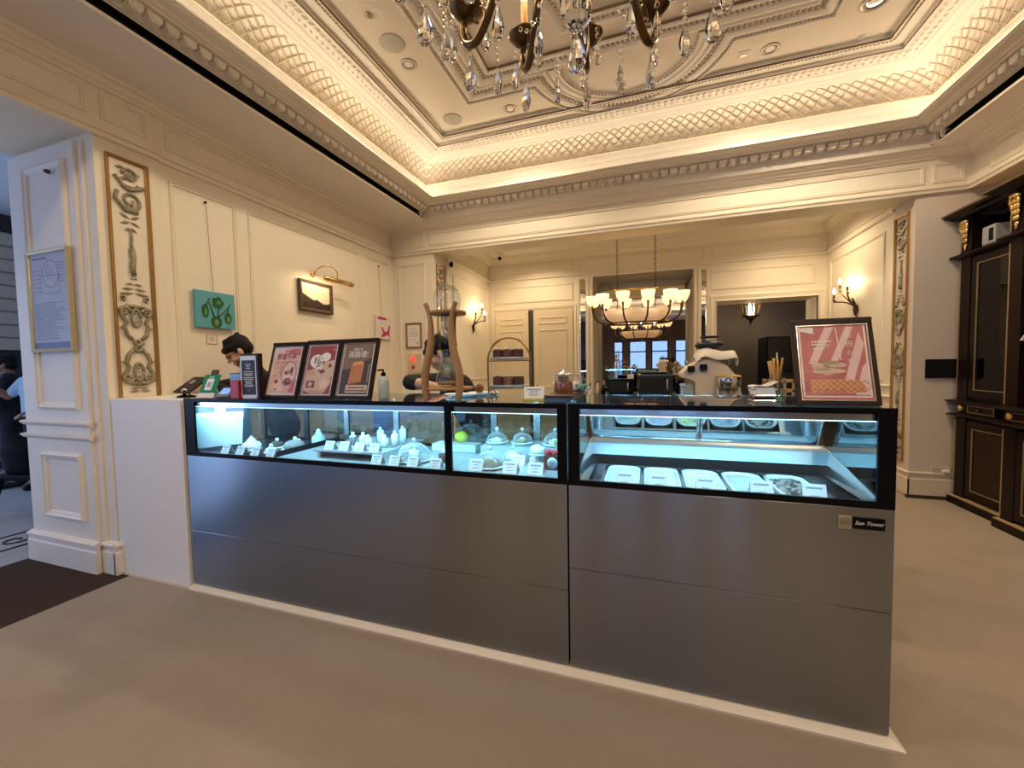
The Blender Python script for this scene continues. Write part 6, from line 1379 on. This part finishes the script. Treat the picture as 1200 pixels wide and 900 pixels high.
t = thing('steel_pot', 'small grey steel pot on the service counter right of the cream machine', 'pot', (.672, 3.10, 1.1005), rad(-90)); MB().lathe([(.04, 0), (.045, .01), (.046, .085), (.05, .09), (.044, .09), (.042, .012), (1e-4, .01)], n=24).build('pot_body', pm('grey_steel', (.28, .26, .24), .35, metal=.8), t); MB().tube([(.045, 0, .07), (.075, 0, .075), (.07, 0, .03), (.045, 0, .025)], .005, 6).build('pot_handle', BLACKMAT, t)
# ---- ovens and small things in front of the mirror
def oven(name, label, cat, x, y, w, d, h, z, mt):
    t = thing(name, label, cat, (x, y, z)); MB().box(-w / 2, w / 2, -d / 2, d / 2, .015, h).build('body', mt, t, bevel=.006)
    MB().box(-w / 2 + .02, w / 2 - .07, -d / 2 - .006, -d / 2, .04, h - .04).build('oven_door', pm('oven_glass', (.02, .025, .03), .1), t, bevel=.002); MB().tube([(w / 2 - .085, -d / 2 - .02, .06), (w / 2 - .085, -d / 2 - .02, h - .06)], .008, 8).build('door_handle', CHROME, t)
    for sx in (-1, 1): MB().lathe([(.015, 0), (.015, .016)], (sx * (w / 2 - .03), 0, 0), 10).build('foot', BLACKMAT, t)
    return t
oven('microwave', 'dark microwave with a bright steel edge on the back counter, left of the oven', 'microwave', -.42, 7.05, .40, .34, .27, .9205, BLACK)
oven('oven', 'larger blue black oven on the back counter in front of the mirror', 'oven', .12, 7.05, .52, .40, .33, .9205, pm('blue_black', (.015, .022, .032), .3))
tag(MB().box(-.05, .05, -.05, .05, 0, .07).build('white_carton', WLAM, None, loc=(-.27, 7.0, 1.191), bevel=.003), 'small white carton on the microwave', 'carton')
for x, y, h, lb, mt in ((-.93, 6.95, .17, 'white bottle at the left end of the back counter', CARD), (-.80, 6.98, .21, 'tall cream bottle on the back counter, second from the left', pm('cream_bottle', (.66, .56, .42), .4)), (-.71, 6.93, .14, 'small dark bottle next to the microwave', BLACK)):
    t = thing('bottle', lb, 'bottle', (x, y, .9205), 0, 'bottles on the back counter'); MB().lathe([(.03, 0), (.033, .01), (.033, h * .65), (.014, h * .82), (.013, h)], n=18).build('bottle_body', mt, t); MB().lathe([(.015, h), (.015, h + .025), (1e-4, h + .026)], n=14).build('cap', BLACKMAT, t)
t = thing('dried_flowers', 'pale dried flower bunch in a dark vase at the right end of the back counter', 'flowers', (.50, 7.0, .9205)); MB().lathe([(.05, 0), (.075, .05), (.07, .16), (.04, .23), (.05, .26)], n=20).build('vase', BLACK, t); m = MB(); rnd = random.Random(12)
for i in range(46):
    a, b_ = rnd.uniform(0, 6.28), rnd.uniform(0, 1); m.sphere((.11 * b_ ** .5 * cos(a), .08 * b_ ** .5 * sin(a), .40 + rnd.uniform(-.09, .13)), rnd.uniform(.018, .03), 6, 5)
for i in range(8): a = i * .8; m.tube([(0, 0, .2), (.07 * cos(a), .05 * sin(a), .38)], .003, 4)
m.build('blossoms', pm('dried_blossom', (.40, .34, .28), .8, var=.3), t)
t = thing('tall_fridge', 'tall black fridge standing in the dark kitchen opening', 'fridge', (2.35, 8.7, 0)); MB().box(-.32, .32, -.3, .3, .05, 1.88).build('body', BLACK, t, bevel=.01); MB().box(-.30, .30, -.33, -.3, .08, 1.25).build('fridge_door', pm('fridge_black', (.016, .015, .015), .25), t, bevel=.006); MB().box(-.30, .30, -.33, -.3, 1.27, 1.86).build('fridge_door', pm('fridge_black', (.016, .015, .015), .25), t, bevel=.006); MB().tube([(-.25, -.36, .7), (-.25, -.36, 1.2)], .012, 8).build('door_handle', CHROME, t)
for x in (-.25, .25): MB().lathe([(.03, 0), (.03, .05)], (x, 0, 0), 10).build('foot', BLACKMAT, t)
# ---- things glimpsed through the case's rear glass: boxes on a low shelf
t = thing('low_shelf', 'low steel shelf behind the pastry case seen through its rear glass', 'shelf', (-1.9, 2.78, 0))
for z in (.30, .92): MB().box(-2.72, -1.95, 2.72, 3.0, z - .02, z).build('shelf_board', STEELB, t, world=True, uv=XZ)
for x in (-2.70, -1.97):
    for y in (2.735, 2.985): MB().box(x - .012, x + .012, y - .012, y + .012, 0, .92).build('leg', STEELB, t, world=True, uv=XZ)
tag(MB().box(-.05, .05, -.04, .04, 0, .26).build('beige_carton', pm('beige_carton', (.50, .40, .24), .6), None, loc=(-2.50, 2.86, .9205), bevel=.004), 'tall beige carton seen through the rear glass of the pastry case', 'carton')
tag(MB().box(-.07, .07, -.05, .05, 0, .28).build('blue_carton', pm('light_blue_carton', (.10, .36, .55), .5), None, loc=(-2.10, 2.86, .9205), bevel=.004), 'light blue carton seen through the rear glass of the pastry case', 'carton')
tag(MB().box(-.05, .05, -.04, .04, 0, .05).build('yellow_pack', pm('yellow_pack', (.62, .50, .06), .5), None, loc=(-2.38, 2.82, .9205), bevel=.004), 'small yellow pack beside the beige carton behind the rear glass', 'packet')
# ================================================================== PEOPLE
SKIN = pm('skin', (.62, .34, .22), .5, var=.06, scale=30, sub=.0); SKIN2 = pm('tan_skin', (.27, .13, .08), .5, var=.06); SHIRT = pm('black_shirt', (.012, .012, .014), .85, var=.3, scale=40, bump=.3, bscale=60); HAIR = pm('black_hair', (.005, .004, .004), .55, var=.4, scale=80, bump=.5, bscale=140, stretch=(1, 1, .2), spec=.25)
def limb(mb, pts, rs, n=12):
    P = [Vector(p) for p in pts]
    for i in range(len(P) - 1):
        mb.tube([P[i], P[i + 1]], [rs[i], rs[i + 1]], n)
    for p, r in zip(P, rs): mb.sphere(p, r, n, 8)
def fuse(mb, name, mat, parent, vox=.008, smooth=4):
    tmp = mb.build(name, mat, None); md = tmp.modifiers.new('r', 'REMESH'); md.mode = 'VOXEL'; md.voxel_size = vox; md.use_smooth_shade = True
    md = tmp.modifiers.new('s', 'SMOOTH'); md.factor = .5; md.iterations = smooth
    me = bpy.data.meshes.new_from_object(tmp.evaluated_get(bpy.context.evaluated_depsgraph_get())); bpy.data.objects.remove(tmp)
    me.materials.clear(); me.materials.append(mat)
    o = bpy.data.objects.new(name, me); COL.objects.link(o); o.parent = parent; return o
def hand(mb, w, d, up, s=1.0, curl=.5, side=1):
    # palm and five separate bent fingers; d points along the hand, up is the back of the hand
    d = Vector(d).normalized(); up = Vector(up); up = (up - d * up.dot(d)).normalized(); sd = d.cross(up) * side; w = Vector(w)
    c = w + d * .045 * s; 
    for k in range(4): limb(mb, [w + d * .01 * s + sd * (-.022 + .014 * k) * s, w + d * .085 * s + sd * (-.030 + .020 * k) * s], [.015 * s, .012 * s], 8)
    for k, L_ in enumerate((.066, .078, .072, .055)):
        b = w + d * .088 * s + sd * (-.032 + .0215 * k) * s; q1 = b + (d * .95 - up * curl * .4).normalized() * L_ * .48 * s; q2 = q1 + (d * .7 - up * curl).normalized() * L_ * .3 * s; q3 = q2 + (d * .4 - up * curl * 1.3).normalized() * L_ * .24 * s
        limb(mb, [b, q1, q2, q3], [.0092 * s, .0085 * s, .0078 * s, .0068 * s], 8)
    b = w + d * .022 * s - sd * .028 * s; q1 = b + (d * .5 - sd * .8).normalized() * .038 * s; q2 = q1 + (d * .8 - sd * .3 - up * .2).normalized() * .030 * s; limb(mb, [w + d * .012 * s - sd * .012 * s, b, q1, q2], [.014 * s, .0125 * s, .0105 * s, .0085 * s], 8)
def person(label, root, heading, J, skin, shirt, trousers, hair, glasses=False, vox=.008, sleeve='short', extra=None, s=1.0):
    # J: joints in local metres (x right, y forward, z up)
    t = thing('person', label, 'person', root, heading)
    V = {k: Vector(v) for k, v in J.items() if len(v) == 3 and not k.startswith('hand')}
    hd = V['head']; rx, rz_ = J['tilt']
    RH = Matrix.Translation(hd) @ Matrix.Rotation(rz_, 4, 'Z') @ Matrix.Rotation(rx, 4, 'X')
    b = MB()
    b.m = RH
    b.sphere((0, -.012, .035), .088, 20, 14, sx=.87, sy=1.12, sz=1.0); b.sphere((0, .022, -.035), .066, 16, 12, sx=.90, sy=1.05, sz=1.15); b.sphere((0, .066, -.088), .026, 12, 8, sx=1.2)
    limb(b, [(0, .088, .012), (0, .100, -.008), (0, .112, -.026)], [.008, .010, .013], 10); b.sphere((.012, .100, -.030), .009, 8, 6); b.sphere((-.012, .100, -.030), .009, 8, 6)
    b.sphere((0, .082, .022), .020, 12, 8, sx=2.4, sz=.6); b.sphere((0, .090, -.056), .013, 10, 8, sx=1.7, sz=.55); b.sphere((0, .088, -.068), .013, 10, 8, sx=1.5, sz=.55)
    for sx in (-1, 1): b.sphere((sx * .080, -.008, -.008), .028, 12, 10, sx=.38, sy=.75, sz=1.15); b.sphere((sx * .045, .062, -.030), .026, 10, 8)
    b.m = Matrix.Identity(4)
    nk = V['neck']; limb(b, [hd + (nk - hd) * .25 + Vector((0, -.015, -.02)), nk], [.055, .060])
    ch, pv = V['chest'], V['pelvis']
    def torso(mb, k):
        limb(mb, [V['shL'], nk + Vector((0, 0, -.03)), V['shR']], [.058 * k, .066 * k, .058 * k]); limb(mb, [V['shL'] * .45 + ch * .55, V['shR'] * .45 + ch * .55], [.105 * k, .105 * k]); ax = (V['shR'] - V['shL']).normalized()
        limb(mb, [ch - ax * .07, ch + ax * .07], [.115 * k, .115 * k]); m_ = (ch + pv) / 2; limb(mb, [m_ - ax * .06, m_ + ax * .06], [.105 * k, .105 * k]); limb(mb, [pv - ax * .075, pv + ax * .075], [.112 * k, .112 * k]); limb(mb, [ch, m_, pv], [.12 * k, .115 * k, .12 * k])
        limb(mb, [ch - ax * .08, pv - ax * .08], [.10 * k, .10 * k]); limb(mb, [ch + ax * .08, pv + ax * .08], [.10 * k, .10 * k])
    torso(b, 1.0)
    for sd in 'LR':
        sh, el, wr = V['sh' + sd], V['el' + sd], V['wr' + sd]; limb(b, [sh, el, el + (wr - el) * .35, wr], [.052, .041, .040, .027]); hd_ = J.get('hand' + sd); d = Vector(hd_[0]) if hd_ else (wr - el); up = Vector(hd_[1]) if hd_ else Vector((0, 0, 1)); hand(b, wr, d, up, .95, hd_[2] if hd_ else .5, 1 if sd == 'R' else -1)
        hp, kn, an = V['hip' + sd], V['kn' + sd], V['an' + sd]; limb(b, [hp, kn, kn + (an - kn) * .3, an], [.088, .058, .056, .040]); fw = Vector(J.get('foot', (0, 1, 0))); limb(b, [an + Vector((0, 0, -.03)), an + fw * .14 + Vector((0, 0, -.055))], [.042, .030])
    body = fuse(b, 'body', skin, t, vox)
    sb = MB(); torso(sb, 1.10)
    for sd in 'LR':
        sh, el, wr = V['sh' + sd], V['el' + sd], V['wr' + sd]
        if sleeve == 'short': limb(sb, [sh, sh + (el - sh) * .75], [.066, .058])
        elif sleeve == 'elbow': limb(sb, [sh, el, el + (wr - el) * .12], [.066, .058, .054])
        else: limb(sb, [sh, el, el + (wr - el) * .4, el + (wr - el) * .92], [.066, .054, .052, .040])
    fuse(sb, 'shirt', shirt, body, .012)
    tb = MB(); ax = (V['shR'] - V['shL']).normalized(); limb(tb, [pv - ax * .075 - Vector((0, 0, .02)), pv + ax * .075 - Vector((0, 0, .02))], [.125, .125])
    for sd in 'LR': hp, kn, an = V['hip' + sd], V['kn' + sd], V['an' + sd]; limb(tb, [hp, kn, an + (kn - an) * .08], [.100, .070, .058])
    fuse(tb, 'trousers', trousers, body, .014)
    fb = MB()
    for sd in 'LR': an = V['an' + sd]; fw = Vector(J.get('foot', (0, 1, 0))); limb(fb, [an + Vector((0, 0, -.035)) - fw * .03, an + fw * .15 + Vector((0, 0, -.055))], [.050, .036])
    fuse(fb, 'shoes', BLACKMAT, body, .012)
    h = MB(); h.m = RH
    h.sphere((0, -.024, .052), .096, 22, 14, sx=.90, sy=1.10, sz=.94); h.sphere((0, -.052, .010), .080, 18, 12, sx=.98, sy=.92, sz=1.0); rnd = random.Random(6)
    for i in range(16): a = rad(200 - 220 * i / 15); h.sphere((.072 * cos(a), .006 + .074 * max(-.35, sin(a)), .062 + rnd.uniform(-.008, .008)), rnd.uniform(.020, .025), 8, 6, sz=1.15)
    for i in range(14): a = rnd.uniform(0, 6.28); h.sphere((.05 * cos(a), -.03 + .06 * sin(a), .116 + rnd.uniform(-.008, .006)), .022, 8, 6)
    for sx in (-1, 1): h.sphere((sx * .076, .012, .028), .022, 8, 6, sx=.6, sz=1.5)
    hr = fuse(h, 'hair', hair, body, .007, 2)
    for sx in (-1, 1):
        e = MB(); e.m = RH; e.sphere((sx * .031, .087, .004), .0105, 10, 8, sx=1.25, sy=.5, sz=.55); e.build('eye', pm('eye_dark', (.02, .015, .012), .2), body)
        e = MB(); e.m = RH; e.tube([(sx * .016, .098, .022), (sx * .034, .096, .027), (sx * .052, .086, .022)], .0035, 6); e.build('eyebrow', HAIR, body)
    e = MB(); e.m = RH; e.sphere((0, .099, -.0615), .006, 10, 6, sx=3.4, sy=.6, sz=.45); e.build('mouth', pm('lips', (.30, .11, .09), .5), body)
    if glasses:
        g = MB(); g.m = RH
        for sx in (-1, 1):
            g.tube([(sx * .033 + .023 * cos(a), .104, .004 + .018 * sin(a)) for a in [2 * PI * i / 18 for i in range(18)]], .0018, 5, closed=True); g.tube([(sx * .056, .104, .008), (sx * .078, .05, .010), (sx * .082, -.02, .004)], .0018, 5)
        g.tube([(-.011, .105, .006), (.011, .105, .006)], .0018, 5); g.build('glasses', BLACK, body)
    if extra: extra(body, RH, V)
    return t
NAVY = pm('dark_trousers', (.014, .014, .018), .9, var=.2)
# first staff member, bent over the tablet, seen in profile
def mask(body, RH, V):
    e = MB(); e.m = RH; e.tube([(.080, -.005, -.03), (.07, .05, -.06), (.03, .088, -.086)], .004, 5); e.tube([(-.080, -.005, -.03), (-.07, .05, -.06), (-.03, .088, -.086)], .004, 5); e.build('chin_strap', BLACKMAT, body)
person('person in black with short black hair and glasses bent over the tablet', (-3.135, 2.79, 0), math.atan2(-.60, .80) + PI + rad(-2),
       dict(head=(0, .30, 1.605), tilt=(rad(-38), rad(2)), neck=(0, .195, 1.475), chest=(0, .12, 1.27), pelvis=(0, -.02, .95), shL=(-.185, .16, 1.40), shR=(.185, .16, 1.40), elL=(-.25, .28, 1.20), elR=(.22, .30, 1.335),
            wrL=(-.13, .44, 1.315), wrR=(.10, .50, 1.315), handL=((.15, .8, -.05), (0, 0, 1), .3), handR=((-.15, .8, -.05), (0, 0, 1), .3), hipL=(-.09, -.02, .92), hipR=(.09, -.02, .92), knL=(-.10, .04, .50), knR=(.10, .03, .50), anL=(-.10, -.02, .09), anR=(.10, -.02, .09)),
       SKIN, SHIRT, NAVY, HAIR, True, .006, 'long', mask)
# second staff member, behind the drip stand
person('person in a black t-shirt with black hair working behind the cold drip stand', (-1.315, 3.02, 0), math.atan2(-.88, .48) + PI * 0 + rad(180 - 0) - rad(0) if False else rad(118),
       dict(head=(0, .30, 1.55), tilt=(rad(-34), rad(0)), neck=(0, .205, 1.43), chest=(0, .13, 1.22), pelvis=(0, -.02, .93), shL=(-.18, .16, 1.345), shR=(.18, .16, 1.345), elL=(-.30, .50, 1.34), elR=(.24, .30, 1.12),
            wrL=(-.40, .30, 1.305), wrR=(.10, .48, 1.08), handL=((-.2, -.8, -.05), (-.2, 0, 1), .35), handR=((-.4, .8, -.1), (0, 0, 1), .5), hipL=(-.09, -.02, .90), hipR=(.09, -.02, .90), knL=(-.10, .04, .49), knR=(.10, .03, .49), anL=(-.10, -.02, .09), anR=(.10, -.02, .09)),
       SKIN, SHIRT, NAVY, HAIR, False, .006, 'elbow')
# hallway: dark chair, people
t = thing('shell_chair', 'dark shell armchair with an oval cut out in the hallway', 'chair', (-5.95, 2.35, 0), rad(20)); CH = pm('black_chair', (.005, .0055, .007), .6, spec=.1)
m = MB(); vs = []; fs = []; n = 16
for j, (z, k) in enumerate(((.43, .85), (.55, .95), (.68, 1.03), (.80, 1.06))):
    for i in range(n + 1): a = PI * (1 + i / n) + 0; vs.append((.29 * k * cos(a), .05 + .27 * k * sin(a), z + (.0 if j < 3 else .05 * sin(PI * i / n))))
for j in range(3):
    for i in range(n):
        if j == 1 and i in (3, 4, 11, 12): continue
        q = j * (n + 1) + i; fs.append((q, q + 1, q + n + 2, q + n + 1))
o = m.add(vs, fs, True).build('back_shell', CH, t); md = o.modifiers.new('t', 'SOLIDIFY'); md.thickness = .025
MB().box(-.24, .24, -.2, .26, .40, .46).build('seat', CH, t, bevel=.03)
for x, y in ((-.2, -.17), (.2, -.17), (-.2, .22), (.2, .22)): m = MB(); m.tube([(x * .9, y * .9, .41), (x * 1.25, y * 1.25, 0)], [.022, .013], 8); m.build('leg', CH, t)
BLUET = pm('pale_blue_shirt', (.42, .56, .66), .8, var=.1)
std = dict(tilt=(rad(-5), rad(0)), neck=(0, .0, 1.40), chest=(0, 0, 1.20), pelvis=(0, 0, .93), shL=(-.18, 0, 1.35), shR=(.18, 0, 1.35), hipL=(-.09, 0, .9), hipR=(.09, 0, .9), knL=(-.1, .02, .49), knR=(.1, .02, .49), anL=(-.1, -.02, .09), anR=(.1, -.02, .09))
person('person in the hallway in pale blue reaching out one bare arm', (-7.25, 2.93, 0), rad(200),
       dict(std, head=(0, .03, 1.50), elL=(-.25, .10, 1.08), wrL=(-.20, .30, 1.0), elR=(.27, .10, 1.17), wrR=(.35, .26, 1.36), handR=((.35, .35, .6), (.5, .6, -.2), .15)), SKIN2, BLUET, NAVY, HAIR, False, .009, 'short')
person('person in dark clothes standing behind the reaching figure in the hallway', (-7.75, 2.86, 0), rad(150),
       dict(std, head=(0, .03, 1.56), neck=(0, 0, 1.44), elL=(-.25, .05, 1.08), wrL=(-.18, .25, .98), elR=(.25, .05, 1.08), wrR=(.18, .25, .98)), SKIN2, SHIRT, NAVY, HAIR, False, .010, 'long')
